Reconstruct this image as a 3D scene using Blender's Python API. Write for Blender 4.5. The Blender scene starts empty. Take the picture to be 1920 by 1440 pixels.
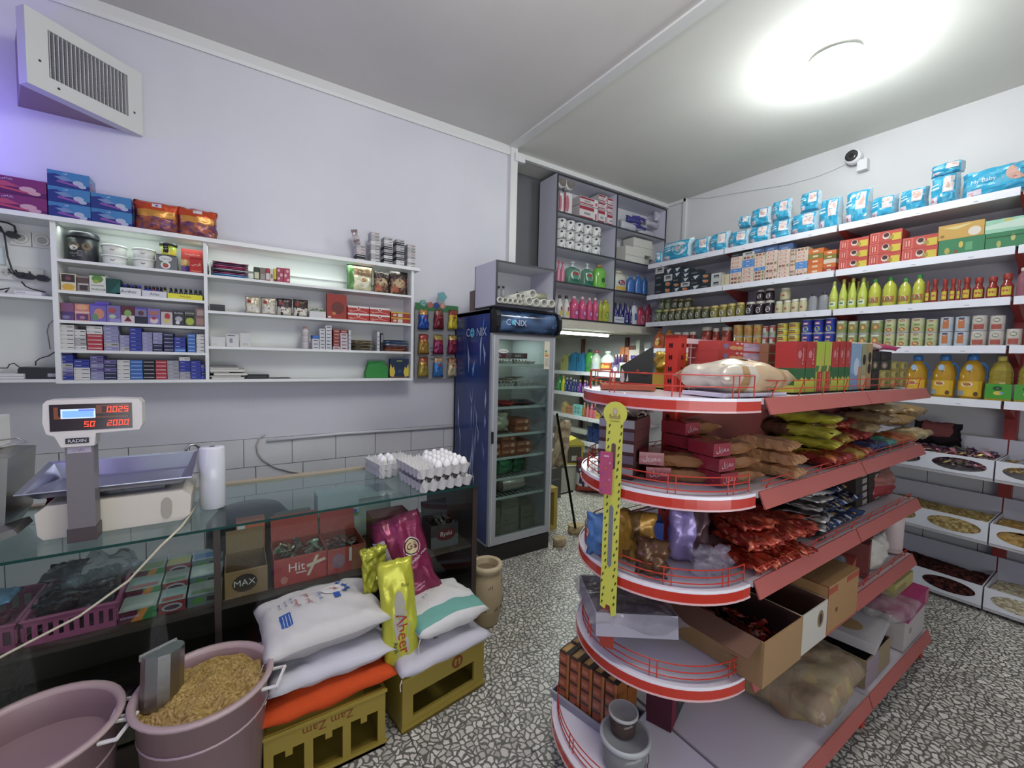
import bpy, math, random
from mathutils import Vector, Matrix, noise
PI = math.pi
S = bpy.context.scene
COL = S.collection.objects
random.seed(7)
# ---------------- camera, world, light, exposure ----------------
F, YAW, PIT, ROL, H = 794.5, 0.5822, 0.0600, -0.0232, 1.6
fw = Vector((math.sin(YAW)*math.cos(PIT), math.cos(YAW)*math.cos(PIT), -math.sin(PIT)))
r0 = Vector((math.cos(YAW), -math.sin(YAW), 0)); d0 = fw.cross(r0)
RT = math.cos(ROL)*r0+math.sin(ROL)*d0; DN = -math.sin(ROL)*r0+math.cos(ROL)*d0
cd = bpy.data.cameras.new('camera'); cam = bpy.data.objects.new('camera', cd); COL.link(cam)
cd.sensor_width = 36; cd.lens = F/1920*36; cd.clip_start = 0.02; cd.clip_end = 60
mw = Matrix((RT, -DN, -fw)).transposed().to_4x4(); mw.translation = Vector((0, 0, H)); cam.matrix_world = mw
S.camera = cam
S.view_settings.view_transform = 'Standard'; S.view_settings.look = 'None'
S.view_settings.gamma = 1; S.view_settings.use_curve_mapping = False
S.view_settings.exposure = 0.0
W = bpy.data.worlds.new('world'); S.world = W; W.use_nodes = True
W.node_tree.nodes['Background'].inputs[0].default_value = (0.80, 0.86, 1.0, 1)
W.node_tree.nodes['Background'].inputs[1].default_value = 0.42

def light(name, kind, loc, power, col, size=0.1, rot=None, sy=None, spread=None):
    l = bpy.data.lights.new(name, kind); l.energy = power; l.color = col
    if kind == 'AREA':
        l.size = size
        if sy: l.shape = 'RECTANGLE'; l.size_y = sy
        if spread: l.spread = spread
    else: l.shadow_soft_size = size
    o = bpy.data.objects.new(name, l); o.location = loc
    if rot: o.rotation_euler = rot
    COL.link(o); return o
light('ceiling_lamp_light', 'POINT', (3.28, 1.33, 3.30), 36, (0.93, 0.98, 1.0), 0.14)
light('high_fill_light', 'POINT', (0.75, 0.7, 3.2), 75, (1.0, 0.985, 0.95), 0.3)  # unseen fill, added high up to brighten the shelf wall and ceiling
light('upward_fill_light', 'AREA', (0.6, -1.5, 1.0), 46, (0.97, 0.97, 1.0), 3.2, (2.35, 0, 0), 1.2)  # unseen fill tilted upward, added to lift the ceiling; no shopfront is built
light('violet_tint_light', 'AREA', (-1.25, 0.9, 1.9), 6, (0.42, 0.22, 1.0), 0.5, (0, -PI/2, 0))  # violet light added out of view to tint the gondola; no sign there
light('blue_trap_light', 'POINT', (-1.22, 3.1, 2.72), 6.5, (0.16, 0.06, 1.0), 0.06)
light('tube_light', 'AREA', (3.9, 4.2, 1.93), 24, (0.9, 1.0, 0.93), 1.0, (0, 0, 0), 0.05)
light('shelf_strip_light', 'AREA', (0.15, 3.30, 2.255), 1.6, (0.86, 1.0, 0.93), 1.9, (0.25, 0, 0), 0.03)

def sx(px, y, z):
    a = RT-(px-960)/F*fw; return -(a.y*y+a.z*(z-H))/a.x
def sy(px, x, z):
    a = RT-(px-960)/F*fw; return -(a.x*x+a.z*(z-H))/a.y
def sz(py, x, y):
    a = DN-(py-720)/F*fw; return H-(a.x*x+a.y*y)/a.z
def P(px, py, x=None, y=None, z=None):
    d = RT*((px-960)/F)+DN*((py-720)/F)+fw
    t = x/d.x if x is not None else y/d.y if y is not None else (z-H)/d.z
    return Vector((0, 0, H))+d*t
# ---------------- colour and materials ----------------
_hx = {}
def hx(c):
    if isinstance(c, tuple): return c
    if c not in _hx:
        v = [int(c[i:i+2], 16)/255 for i in (0, 2, 4)] if len(c) == 6 else [int(k, 16)/15 for k in c]
        l = .3*v[0]+.59*v[1]+.11*v[2]; v = [x*.9+l*.1 for x in v]
        _hx[c] = tuple(x/12.92 if x <= .04045 else ((x+.055)/1.055)**2.4 for x in v)+(1.0,)
    return _hx[c]
_m = {}
def node_mat(name):
    m = bpy.data.materials.new(name); m.use_nodes = True; return m, m.node_tree, m.node_tree.nodes['Principled BSDF']
def mat(kind):
    if kind in _m: return _m[kind]
    m, t, p = node_mat(kind); N = t.nodes; L = t.links
    at = N.new('ShaderNodeAttribute'); at.attribute_name = 'Col'
    par = dict(paper=(.62, 0, .3), plastic=(.38, 0, .5), gloss=(.16, 0, .5), foil=(.3, .3, .5), metal=(.3, 1, .5), cloth=(.92, 0, .1), paint=(.45, 0, .4), film=(.12, 0, .6), emit=(.5, 0, 0), glass=(.02, 0, .5), grain=(.9, 0, .1), clear=(.1, 0, .5), oil=(.08, 0, .5))[kind]
    p.inputs['Roughness'].default_value = par[0]; p.inputs['Metallic'].default_value = par[1]; p.inputs['Specular IOR Level'].default_value = par[2]
    L.new(at.outputs['Color'], p.inputs['Base Color'])
    if kind in ('paper', 'cloth', 'foil', 'grain', 'metal', 'film', 'paint'):
        no = N.new('ShaderNodeTexNoise'); no.inputs['Scale'].default_value = dict(paper=90, cloth=420, foil=26, grain=300, metal=60, film=14, paint=22)[kind]
        tc = N.new('ShaderNodeTexCoord'); L.new(tc.outputs['Object'], no.inputs['Vector'])
        bu = N.new('ShaderNodeBump'); bu.inputs['Strength'].default_value = dict(paper=.05, cloth=.35, foil=.55, grain=.6, metal=.08, film=.8, paint=.05)[kind]
        bu.inputs['Distance'].default_value = .004 if kind != 'film' else .03
        L.new(no.outputs['Fac'], bu.inputs['Height']); L.new(bu.outputs['Normal'], p.inputs['Normal'])
    if kind == 'film': p.inputs['Alpha'].default_value = .3
    if kind == 'clear': p.inputs['Alpha'].default_value = .55
    if kind == 'oil': p.inputs['Alpha'].default_value = .9
    if kind == 'emit':
        L.new(at.outputs['Color'], p.inputs['Emission Color']); p.inputs['Emission Strength'].default_value = 1.0
    if kind == 'glass':
        fr0 = N.new('ShaderNodeLayerWeight'); fr0.inputs[0].default_value = .5
        p5 = N.new('ShaderNodeMath'); p5.operation = 'POWER'; L.new(fr0.outputs['Facing'], p5.inputs[0]); p5.inputs[1].default_value = 4.5
        fr = N.new('ShaderNodeMath'); fr.operation = 'MULTIPLY_ADD'; L.new(p5.outputs[0], fr.inputs[0]); fr.inputs[1].default_value = .8; fr.inputs[2].default_value = .04
        tr = N.new('ShaderNodeBsdfTransparent'); gl = N.new('ShaderNodeBsdfGlossy'); gl.inputs['Roughness'].default_value = .03
        L.new(at.outputs['Color'], tr.inputs[0]); mx = N.new('ShaderNodeMixShader')
        L.new(fr.outputs[0], mx.inputs[0]); L.new(tr.outputs[0], mx.inputs[1]); L.new(gl.outputs[0], mx.inputs[2])
        L.new(mx.outputs[0], N['Material Output'].inputs[0])
    _m[kind] = m; return m
def surf(name, base, rough=.6, dirt=None, dscale=3.0, damt=.5, bump=0.0, bscale=40):
    """painted surface: base colour with a soft blotchy second colour"""
    m, t, p = node_mat(name); N = t.nodes; L = t.links
    g = N.new('ShaderNodeNewGeometry'); no = N.new('ShaderNodeTexNoise'); no.inputs['Scale'].default_value = dscale; no.inputs['Detail'].default_value = 6
    L.new(g.outputs['Position'], no.inputs['Vector'])
    cr = N.new('ShaderNodeValToRGB'); cr.color_ramp.elements[0].position = .38; cr.color_ramp.elements[1].position = .72
    cr.color_ramp.elements[0].color = hx(base); a = hx(base); b = hx(dirt or base)
    cr.color_ramp.elements[1].color = tuple(a[i]*(1-damt)+b[i]*damt for i in range(3))+(1,)
    L.new(no.outputs['Fac'], cr.inputs[0]); L.new(cr.outputs[0], p.inputs['Base Color'])
    p.inputs['Roughness'].default_value = rough
    if bump:
        n2 = N.new('ShaderNodeTexNoise'); n2.inputs['Scale'].default_value = bscale; L.new(g.outputs['Position'], n2.inputs['Vector'])
        bu = N.new('ShaderNodeBump'); bu.inputs['Strength'].default_value = bump; bu.inputs['Distance'].default_value = .003
        L.new(n2.outputs['Fac'], bu.inputs['Height']); L.new(bu.outputs['Normal'], p.inputs['Normal'])
    return m
def terrazzo():
    m, t, p = node_mat('terrazzo'); N = t.nodes; L = t.links
    g = N.new('ShaderNodeNewGeometry')
    nz = N.new('ShaderNodeTexNoise'); nz.inputs['Scale'].default_value = 22; L.new(g.outputs['Position'], nz.inputs['Vector'])
    va = N.new('ShaderNodeVectorMath'); va.operation = 'SCALE'; va.inputs['Scale'].default_value = .05; L.new(nz.outputs['Color'], va.inputs[0])
    vb = N.new('ShaderNodeVectorMath'); vb.operation = 'ADD'; L.new(g.outputs['Position'], vb.inputs[0]); L.new(va.outputs[0], vb.inputs[1])
    e = N.new('ShaderNodeTexVoronoi'); e.feature = 'DISTANCE_TO_EDGE'; e.voronoi_dimensions = '2D'; e.inputs['Scale'].default_value = 37
    c = N.new('ShaderNodeTexVoronoi'); c.feature = 'F1'; c.voronoi_dimensions = '2D'; c.inputs['Scale'].default_value = 37
    L.new(vb.outputs[0], e.inputs['Vector']); L.new(vb.outputs[0], c.inputs['Vector'])
    r = N.new('ShaderNodeValToRGB'); r.color_ramp.elements[0].position = .10; r.color_ramp.elements[1].position = .20
    L.new(e.outputs['Distance'], r.inputs[0])
    cr = N.new('ShaderNodeValToRGB'); sep = N.new('ShaderNodeSeparateColor'); L.new(c.outputs['Color'], sep.inputs[0])
    el = cr.color_ramp.elements; el[0].color = hx('a8a498'); el[1].color = hx('dedad0'); x = el.new(.35); x.color = hx('c4c0b4')
    L.new(sep.outputs[0], cr.inputs[0])
    mx = N.new('ShaderNodeMix'); mx.data_type = 'RGBA'; L.new(r.outputs[0], mx.inputs[0]); mx.inputs[6].default_value = hx('62625b'); L.new(cr.outputs[0], mx.inputs[7])
    L.new(mx.outputs[2], p.inputs['Base Color']); p.inputs['Roughness'].default_value = .38
    return m
# ---------------- mesh builder ----------------
_tc = {}
def textgeo(s):
    if s not in _tc:
        c = bpy.data.curves.new('t', 'FONT'); c.body = s; c.resolution_u = 2
        o = bpy.data.objects.new('t', c); COL.link(o)
        me = bpy.data.meshes.new_from_object(o.evaluated_get(bpy.context.evaluated_depsgraph_get()))
        vs = [(v.co.x, v.co.y) for v in me.vertices]; fs = [tuple(p.vertices) for p in me.polygons]
        bpy.data.objects.remove(o); bpy.data.meshes.remove(me); bpy.data.curves.remove(c)
        xs = [v[0] for v in vs]; ys = [v[1] for v in vs]; x0, x1, y0, y1 = min(xs), max(xs), min(ys), max(ys)
        _tc[s] = ([((x-(x0+x1)/2)/(y1-y0), (y-(y0+y1)/2)/(y1-y0)) for x, y in vs], fs, (x1-x0)/(y1-y0))
    return _tc[s]
def V3(*a): return Vector(a)
class B:
    def __init__(s): s.v = []; s.f = []; s.c = []; s.T = None
    def add(s, vs, fs, col):
        n = len(s.v); T = s.T
        s.v += [tuple(T@Vector(v)) for v in vs] if T else [tuple(v) for v in vs]
        s.f += [tuple(i+n for i in f) for f in fs]
        s.c += [hx(c) for c in col] if isinstance(col, list) else [hx(col)]*len(fs)
        return s
    def box(s, x0, y0, z0, x1, y1, z1, col, top=None, front=None):
        cs = [hx(col)]*6
        if top: cs[5] = hx(top)
        if front: cs[1] = hx(front)
        return s.add([(x0, y0, z0), (x1, y0, z0), (x1, y1, z0), (x0, y1, z0), (x0, y0, z1), (x1, y0, z1), (x1, y1, z1), (x0, y1, z1)],
              [(3, 2, 1, 0), (0, 1, 5, 4), (1, 2, 6, 5), (2, 3, 7, 6), (3, 0, 4, 7), (4, 5, 6, 7)], cs)
    def open_box(s, w, d, h, t, col, inner=None):
        """box without a lid, walls t thick, origin at base centre"""
        a, b, c, e = w/2, d/2, w/2-t, d/2-t
        o = [(-a, -b), (a, -b), (a, b), (-a, b)]; i = [(-c, -e), (c, -e), (c, e), (-c, e)]
        vs = [(x, y, 0) for x, y in o]+[(x, y, h) for x, y in o]+[(x, y, h) for x, y in i]+[(x, y, t) for x, y in i]
        fs = [(3, 2, 1, 0)]; cs = [col]
        for k in range(4):
            j = (k+1) % 4
            fs += [(k, j, 4+j, 4+k), (4+k, 4+j, 8+j, 8+k), (8+k, 8+j, 12+j, 12+k)]; cs += [col, col, inner or col]
        fs.append((12, 13, 14, 15)); cs.append(inner or col)
        return s.add(vs, fs, cs)
    def lathe(s, prof, seg=16, cx=0, cy=0, sxy=(1, 1)):
        vs = []; fs = []; cs = []; k = len(prof)
        for p in prof:
            for i in range(seg):
                a = 2*PI*i/seg; vs.append((cx+p[0]*math.cos(a)*sxy[0], cy+p[0]*math.sin(a)*sxy[1], p[1]))
        for j in range(k-1):
            for i in range(seg):
                n = (i+1) % seg; fs.append((j*seg+i, j*seg+n, (j+1)*seg+n, (j+1)*seg+i)); cs.append(prof[j][2])
        fs.append(tuple(range(seg-1, -1, -1))); cs.append(prof[0][2])
        fs.append(tuple((k-1)*seg+i for i in range(seg))); cs.append(prof[-1][2])
        return s.add(vs, fs, cs)
    def tube(s, pts, r, col, seg=6):
        pts = [Vector(p) for p in pts]; vs = []; fs = []; up = None
        for k, p in enumerate(pts):
            d = (pts[min(k+1, len(pts)-1)]-pts[max(k-1, 0)]).normalized()
            if up is None: up = d.orthogonal().normalized()
            up = (up-d*up.dot(d)).normalized(); q = d.cross(up)
            for i in range(seg):
                a = 2*PI*i/seg; vs.append(p+up*(r*math.cos(a))+q*(r*math.sin(a)))
        for k in range(len(pts)-1):
            for i in range(seg):
                n = (i+1) % seg; fs.append((k*seg+i, k*seg+n, (k+1)*seg+n, (k+1)*seg+i))
        fs += [tuple(range(seg-1, -1, -1)), tuple((len(pts)-1)*seg+i for i in range(seg))]
        return s.add(vs, fs, col)
    def ext(s, poly, ax, a0, a1, col, cap=None):
        """2D outline extruded along an axis"""
        def m(p, a): return (a, p[0], p[1]) if ax == 'x' else (p[0], a, p[1]) if ax == 'y' else (p[0], p[1], a)
        n = len(poly); vs = [m(p, a0) for p in poly]+[m(p, a1) for p in poly]
        fs = [(i, (i+1) % n, n+(i+1) % n, n+i) for i in range(n)]+[tuple(range(n-1, -1, -1)), tuple(range(n, 2*n))]
        return s.add(vs, fs, [col]*n+[cap or col]*2)
    def grid(s, nu, nv, fn, cf, wrapu=False):
        vs = [fn(i/nu, j/nv) for j in range(nv+1) for i in range(nu+(0 if wrapu else 1))]; w = nu if wrapu else nu+1
        fs = []; cs = []
        for j in range(nv):
            for i in range(nu):
                n = (i+1) % w; fs.append((j*w+i, j*w+n, (j+1)*w+n, (j+1)*w+i)); cs.append(cf((i+.5)/nu, (j+.5)/nv) if callable(cf) else cf)
        return s.add(vs, fs, cs)
    def txt(s, t, O, U, Vv, h, col, w=None, fn=None):
        vs, fs, asp = textgeo(t); U = Vector(U).normalized(); Vv = Vector(Vv).normalized()
        k = h if not w or asp*h <= w else w/asp
        if fn: return s.add([fn(x*k, y*k) for x, y in vs], fs, col)
        O = Vector(O); return s.add([O+U*(x*k)+Vv*(y*k) for x, y in vs], fs, col)
    def art(s, O, U, Vv, pr, e=.0006):
        O = Vector(O); U = Vector(U); Vv = Vector(Vv); n = U.cross(Vv).normalized()
        for i, p in enumerate(pr):
            o = O+n*(e*(1+.6*i)); k = p[0]
            if k == 'r': a, b, c, d = p[1:5]; s.add([o+U*a+Vv*b, o+U*c+Vv*b, o+U*c+Vv*d, o+U*a+Vv*d], [(0, 1, 2, 3)], p[5])
            elif k == 'e':
                s.add([o+U*(p[1]+p[3]*math.cos(q*PI/6))+Vv*(p[2]+p[4]*math.sin(q*PI/6)) for q in range(12)], [tuple(range(12))], p[5])
            elif k == 'p': s.add([o+U*a+Vv*b for a, b in p[1]], [tuple(range(len(p[1])))], p[2])
            elif k == 't': s.txt(p[4], o+U*p[1]+Vv*p[2], U, Vv, p[3]*Vv.length, p[5], (p[6] if len(p) > 6 else .9)*U.length)
        return s
    def build(s, name, m, parent=None, smooth=False, loc=None, rz=0):
        me = bpy.data.meshes.new(name); me.from_pydata(s.v, [], s.f)
        ca = me.color_attributes.new('Col', 'FLOAT_COLOR', 'CORNER'); buf = []
        for f, c in zip(s.f, s.c): buf += c*len(f)
        ca.data.foreach_set('color', buf)
        me.materials.append(mat(m) if isinstance(m, str) else m)
        if smooth: me.polygons.foreach_set('use_smooth', [len(f) < 5 for f in s.f])
        o = bpy.data.objects.new(name, me); COL.link(o)
        if parent: o.parent = parent
        if loc: o.location = loc
        o.rotation_euler.z = rz
        return o
def tag(o, label=None, cat=None, group=None, kind=None):
    if label: o['label'] = label
    if cat: o['category'] = cat
    if group: o['group'] = group
    if kind: o['kind'] = kind
    return o
def thing(name, label, cat, loc=(0, 0, 0), rz=0, group=None):
    o = bpy.data.objects.new(name, None); COL.link(o); o.empty_display_size = .05
    o.location = loc; o.rotation_euler = (0, 0, rz); return tag(o, label, cat, group)
def copy_tree(o, parent=None):
    c = o.copy(); COL.link(c)
    if parent: c.parent = parent
    for ch in list(o.children): copy_tree(ch, c)
    return c
class Proto:
    """first placement uses the thing itself, later ones are copies of it and its parts"""
    def __init__(s, o): s.o = o; s.used = False
    def put(s, loc, rz=0, label=None, group=None, scale=None, rx=0, ry=0):
        o = copy_tree(s.o) if s.used else s.o; s.used = True
        o.location = loc; o.rotation_euler = (rx, ry, rz)
        if scale: o.scale = scale if isinstance(scale, (tuple, list)) else (scale,)*3
        tag(o, label, None, group); return o
OR = 'first second third fourth fifth sixth seventh eighth ninth tenth eleventh twelfth thirteenth fourteenth fifteenth sixteenth seventeenth eighteenth nineteenth twentieth'.split()
def od(i): return OR[i] if i < 20 else 'twenty-'+OR[i-20]
def struct(b, name, m, parent=None, smooth=False):
    o = b.build(name, m, parent, smooth)
    if not parent: o['kind'] = 'structure'
    return o
def shade(c, k):
    r = hx(c); return tuple(min(1, x*k) for x in r[:3])+(1.0,)
def mix(a, b, t):
    a = hx(a); b = hx(b); return tuple(a[i]*(1-t)+b[i]*t for i in range(3))+(1.0,)
def nz(x, y, z=0.0): return noise.noise(Vector((x, y, z)))
def bagmesh(b, w, h, t, cf, seed=0, wr=.012, nu=10, nv=12, pw=.55, pinch=.05, flare=0.0, lie=False):
    """closed pouch: pillow with sealed, wrinkled ends; base at z=0 (standing) or lying flat"""
    idx = {}; vs = []; fs = []; cs = []
    def key(s, i, j): return (0 if i in (0, nu) or j in (0, nv) else s, i, j)
    for s in (-1, 1):
        for j in range(nv+1):
            for i in range(nu+1):
                k = key(s, i, j)
                if k in idx: continue
                u, v = i/nu, j/nv; pr = (math.sin(PI*u)**pw)*(math.sin(PI*v)**pw) if 0 < i < nu and 0 < j < nv else 0
                e = math.sin(PI*v)
                x = (u-.5)*w*(1-pinch*(e if pr else e)-0*flare)*(1-flare*(v)) + wr*.6*nz(u*4+seed, v*5, s*2+seed)
                y = s*t/2*pr + wr*nz(u*5+seed, v*6+seed, s*3.1)*(1 if pr else .9)
                z = v*h + wr*.5*nz(u*6, v*3, seed+7)
                if lie: x, y, z = x, z-h/2, y*(1 if y > -t*.3 else .8)+t*.42
                idx[k] = len(vs); vs.append((x, y, z))
        for j in range(nv):
            for i in range(nu):
                q = [idx[key(s, i, j)], idx[key(s, i+1, j)], idx[key(s, i+1, j+1)], idx[key(s, i, j+1)]]
                fs.append(tuple(q if s < 0 else q[::-1])); cs.append(cf((i+.5)/nu, (j+.5)/nv, s) if callable(cf) else cf)
    if lie:   # front side (s=-1) must be on top
        vs = [(x, y, t*.84-z) for x, y, z in vs]; fs = [f[::-1] for f in fs]
    return b.add(vs, fs, cs)
def packmesh(b, w, d, h, base, front=(), top=(), side=(), z0=0, x0=0, y0=0, topc=None):
    b.box(x0-w/2, y0-d/2, z0, x0+w/2, y0+d/2, z0+h, base, top=topc)
    if front: b.art((x0-w/2, y0-d/2, z0), (w, 0, 0), (0, 0, h), front)
    if top: b.art((x0-w/2, y0-d/2, z0+h), (w, 0, 0), (0, d, 0), top)
    if side:
        b.art((x0+w/2, y0-d/2, z0), (0, d, 0), (0, 0, h), side); b.art((x0-w/2, y0+d/2, z0), (0, -d, 0), (0, 0, h), side)
    return b
# ---------------- the room ----------------
ZC, YW, XW = 3.573, 3.45, 4.60
m_wall = surf('wall_paint', 'cfd0d6', .55, 'c2c4cc', 1.2, .8, .12, 60)
m_wall2 = surf('wall_paint_white', 'd6d6d4', .6, 'c9c9c8', 1.4, .6)
m_ceil = surf('ceiling_paint', 'd0cdc9', .7, 'c4c3bc', .9, .9)
m_ceil2 = surf('ceiling_paint_pale', 'cfd0c6', .7, 'd8d9d0', 1.1, .8)
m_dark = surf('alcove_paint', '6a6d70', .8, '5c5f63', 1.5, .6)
m_tile = surf('wall_tile', 'd2d4d6', .3, 'c6c8ca', 2.2, .6)
m_grout = surf('grout', '55565a', .9)
m_cream = surf('cream_board', 'c9c5b4', .6, 'b5b0a0', 3, .6)
m_terr = terrazzo()
floor = struct(B().box(-1.9, -1.7, -.08, XW, 5.7, -.004, '4a4a46'), 'floor', m_grout)
ft = None
for i in range(16):
    for j in range(18):
        x, y = -1.8+i*.4, -1.5+j*.4
        if x > 4.35 or (x < -.2 and y > 3.2) or (y > 3.4 and x < 2.1) or y < -.5: continue
        if ft is None: ft = B().box(-.1985, -.1985, -.03, .1985, .1985, 0, 'bbb').build('floor_tile', m_terr); ft.parent = floor; o = ft
        else: o = ft.copy(); COL.link(o)
        o.location = (x+.2, y+.2, nz(x*3, y*3)*.0006); o['kind'] = 'structure'
struct(B().box(-1.9, YW, 0, 2.19, 3.6, ZC, 'ccc'), 'wall_left', m_wall)
wl = bpy.data.objects['wall_left']
wr_ = struct(B().box(XW, -1.7, 0, XW+.15, 5.7, ZC, 'ccc'), 'wall_right', m_wall2)
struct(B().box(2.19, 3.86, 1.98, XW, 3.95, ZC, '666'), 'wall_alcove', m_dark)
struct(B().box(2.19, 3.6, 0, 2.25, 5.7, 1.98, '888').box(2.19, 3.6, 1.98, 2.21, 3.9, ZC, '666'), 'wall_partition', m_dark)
struct(B().box(2.19, 5.6, 0, XW, 5.7, 1.98, 'bbb'), 'wall_back', surf('back_paint', 'c6ccc0', .7))
struct(B().box(2.25, 3.50, 1.945, 4.45, 3.86, 2.03, 'ccc').box(2.25, 3.86, 1.96, XW, 5.6, 2.03, 'ccc'), 'ceiling_mezzanine', m_cream)
struct(B().box(-1.9, -1.7, ZC, 2.2, 3.6, ZC+.1, 'aaa'), 'ceiling', m_ceil)
struct(B().box(2.2, -1.7, ZC, XW+.15, 3.95, ZC+.1, 'aaa'), 'ceiling_shop', m_ceil2)
struct(B().box(-1.95, 1.2, 0, -1.85, 3.6, ZC, 'ccc'), 'wall_side', m_wall)
tm = surf('trim_paint', 'd4d5d2', .4)
struct(B().box(2.165, -1.7, ZC-.014, 2.25, YW, ZC, 'ccc'), 'trim_1', tm)
struct(B().ext([(YW, ZC), (YW, ZC-.075), (YW-.012, ZC-.08), (YW-.022, ZC-.06), (YW-.022, ZC)], 'x', -1.9, 2.19, 'ccc'), 'trim_2', tm)
struct(B().box(2.18, YW-.035, 0, 2.255, YW+.02, ZC, 'ccc').box(2.22, YW-.05, ZC-.13, 2.33, YW, ZC-.06, 'ccc'), 'trim_3', tm)
struct(B().box(2.25, 3.49, ZC-.045, XW, 3.53, ZC, 'ccc').box(XW-.03, 3.24, ZC-.035, XW, 3.53, ZC, 'ccc'), 'trim_4', tm)
struct(B().box(XW-.03, 3.235, 2.76, XW, 3.27, ZC, 'ccc'), 'trim_5', tm)
# tiled dado: each tile its own piece
tp = B().box(-.1478, 0, -.0978, .1478, .008, .0978, 'ccc').build('wall_tile', m_tile); first = True
def wall_tile(par, x, y, z, rz, sc=1):
    global first
    o = tp if first else tp.copy()
    if not first: COL.link(o)
    first = False; o.parent = par; o.location = (x, y, z); o.rotation_euler.z = rz; o.scale = (sc, 1, 1); o['kind'] = 'structure'
for r in range(5):
    for i in range(12):
        x = -1.44+(.142-.0)+i*.3+(0 if r % 2 == 0 else -.23)
        if x+.15 < 2.16: wall_tile(wl, x+.15-.15, YW-.008, .898-.2*r, 0)
for r in range(5):
    for i in range(13):
        y = -.25+i*.3+(0 if r % 2 == 0 else .15)
        if y < 3.4: wall_tile(wr_, XW-.008, y, .93-.2*r, -PI/2)
gb = struct(B().box(-1.85, YW-.003, 0, 2.18, YW, .998, '777'), 'trim_6', m_grout)
struct(B().box(XW-.003, -1, 0, XW, 3.45, 1.03, '777'), 'trim_7', m_grout)
# ceiling lamp
L0 = P(1565, 112, z=ZC-.02)
lt = thing('ceiling_lamp', 'round white ceiling lamp with four glowing bulbs on the pale ceiling', 'lamp', (L0.x, L0.y, ZC))
B().lathe([(.13, -.012, 'e8e8e8'), (.15, -.02, 'e8e8e8'), (.14, -.045, 'ddd'), (.05, -.05, 'ddd'), (.02, -.09, 'ccc')], 24).build('ceiling_plate', 'plastic', lt, True)
for k in range(4):
    a = k*PI/2+.5; dx, dy = math.cos(a), math.sin(a)
    B().tube([(0, 0, -.05), (dx*.07, dy*.07, -.075)], .018, 'eee', 8).build('lamp_socket', 'plastic', lt)
    b = B(); b.T = Matrix.Translation((dx*.07, dy*.07, -.078)) @ Vector((dx, dy, -.35)).to_track_quat('Z', 'Y').to_matrix().to_4x4()
    e = (30.0, 32.0, 33.0, 1.0)
    b.lathe([(.014, 0, 'ddd'), (.02, .03, e), (.033, .06, e), (.036, .085, e), (.026, .112, e), (.006, .122, e)], 12).build('bulb', 'emit', lt, True)
bpy.data.objects['ceiling_lamp_light'].location = (L0.x, L0.y, ZC-.24)
# camera on the wall with its cable
c0 = P(1601, 295, x=XW-.06)
ca = thing('security_camera', 'round white security camera with dark lens high on the white wall', 'camera', tuple(c0))
b = B(); b.T = Matrix.Rotation(-PI/2, 4, 'Y') @ Matrix.Identity(4)
b.lathe([(.05, -.06, 'ddd'), (.06, -.02, 'e4e4e4'), (.062, .02, 'e4e4e4'), (.052, .05, 'e4e4e4')], 20).build('camera_body', 'plastic', ca, True)
b = B(); b.T = Matrix.Rotation(-PI/2, 4, 'Y'); b.lathe([(.045, .051, '333'), (.047, .056, '3a3a3c'), (.02, .058, '222')], 20).build('lens', 'gloss', ca, True)
B().box(-.01, -.1, -.13, .05, -.03, -.04, 'ddd').build('mounting_bracket', 'plastic', ca)
pp = [P(*q, x=XW-.006) for q in [(1290, 372), (1330, 371), (1380, 362), (1430, 354), (1478, 346), (1500, 340), (1522, 334), (1535, 330), (1560, 320), (1590, 306)]]
tag(B().tube(pp, .0045, 'c4c6c8', 5).build('camera_cable', 'plastic'), 'thin grey cable running along the white wall to the security camera', 'cable')
# air vent box, its free end swung out from the wall
zt, zb = 3.235, 2.89
Rr = P(262, 140, y=YW-.03); zt = Rr.z; zb = sz(250, Rr.x, YW-.03)
A = P(50, 15, z=zt)
u = (Vector((Rr.x, Rr.y, 0))-Vector((A.x, A.y, 0))); Lv = u.length; u.normalize()
vt = thing('air_vent', 'white slatted air vent box jutting out high on the wall', 'vent', (A.x, A.y, zb), math.atan2(u.y, u.x))
hV = zt-zb; n_ = Vector((-u.y, u.x, 0))
# duct wedge, in local coordinates: front edge along +x, wall behind
xw0 = sx(30, YW, 3.1)
ql = Vector((xw0-A.x, YW-A.y, 0)); lq = (ql.dot(u), ql.dot(n_)); er = (Lv, (YW-Rr.y)*u.x)
q2 = Vector((Rr.x-A.x-.10, YW-A.y, 0)); lr = (q2.dot(u), q2.dot(n_))
B().ext([(0, .062), (Lv-.09, .062), lr, lq], 'z', .0, hV, '8c747c').build('duct', 'paint', vt)
fr = .075
b = B(); b.box(-.01, 0, -.012, Lv+.01, .060, fr-.012, 'c9ccc8').box(-.01, 0, hV-fr+.03, Lv+.01, .060, hV+.012, 'c9ccc8').box(-.01, 0, fr-.012, fr, .060, hV-fr+.03, 'c9ccc8').box(Lv-fr+.01, 0, fr-.012, Lv+.01, .060, hV-fr+.03, 'c9ccc8')
b.build('vent_frame', 'paint', vt)
B().box(fr, .05, fr-.012, Lv-fr, .052, hV-.04, '2a282e').build('back_panel', 'paint', vt)
n = 20; sl = None
for k in range(n):
    x = fr+(Lv-2*fr+.01)*(k+.5)/n
    o = B().box(-.0018, -.004, fr-.01, .0018, .02, hV-.045, 'bcbcc0').build('slat', 'paint', vt) if sl is None else sl.copy()
    if sl is None: sl = o
    else: COL.link(o)
    o.location = (x, .01, 0); o.rotation_euler.z = .0
b = B()
for k in range(22):
    z = fr+(hV-.04-fr)*(k+.5)/22-.005; b.box(fr, .02, z-.0012, Lv-fr, .045, z+.0012, '85828a')
tag(b.build('cross_slats', 'paint', vt), kind='stuff')
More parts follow.
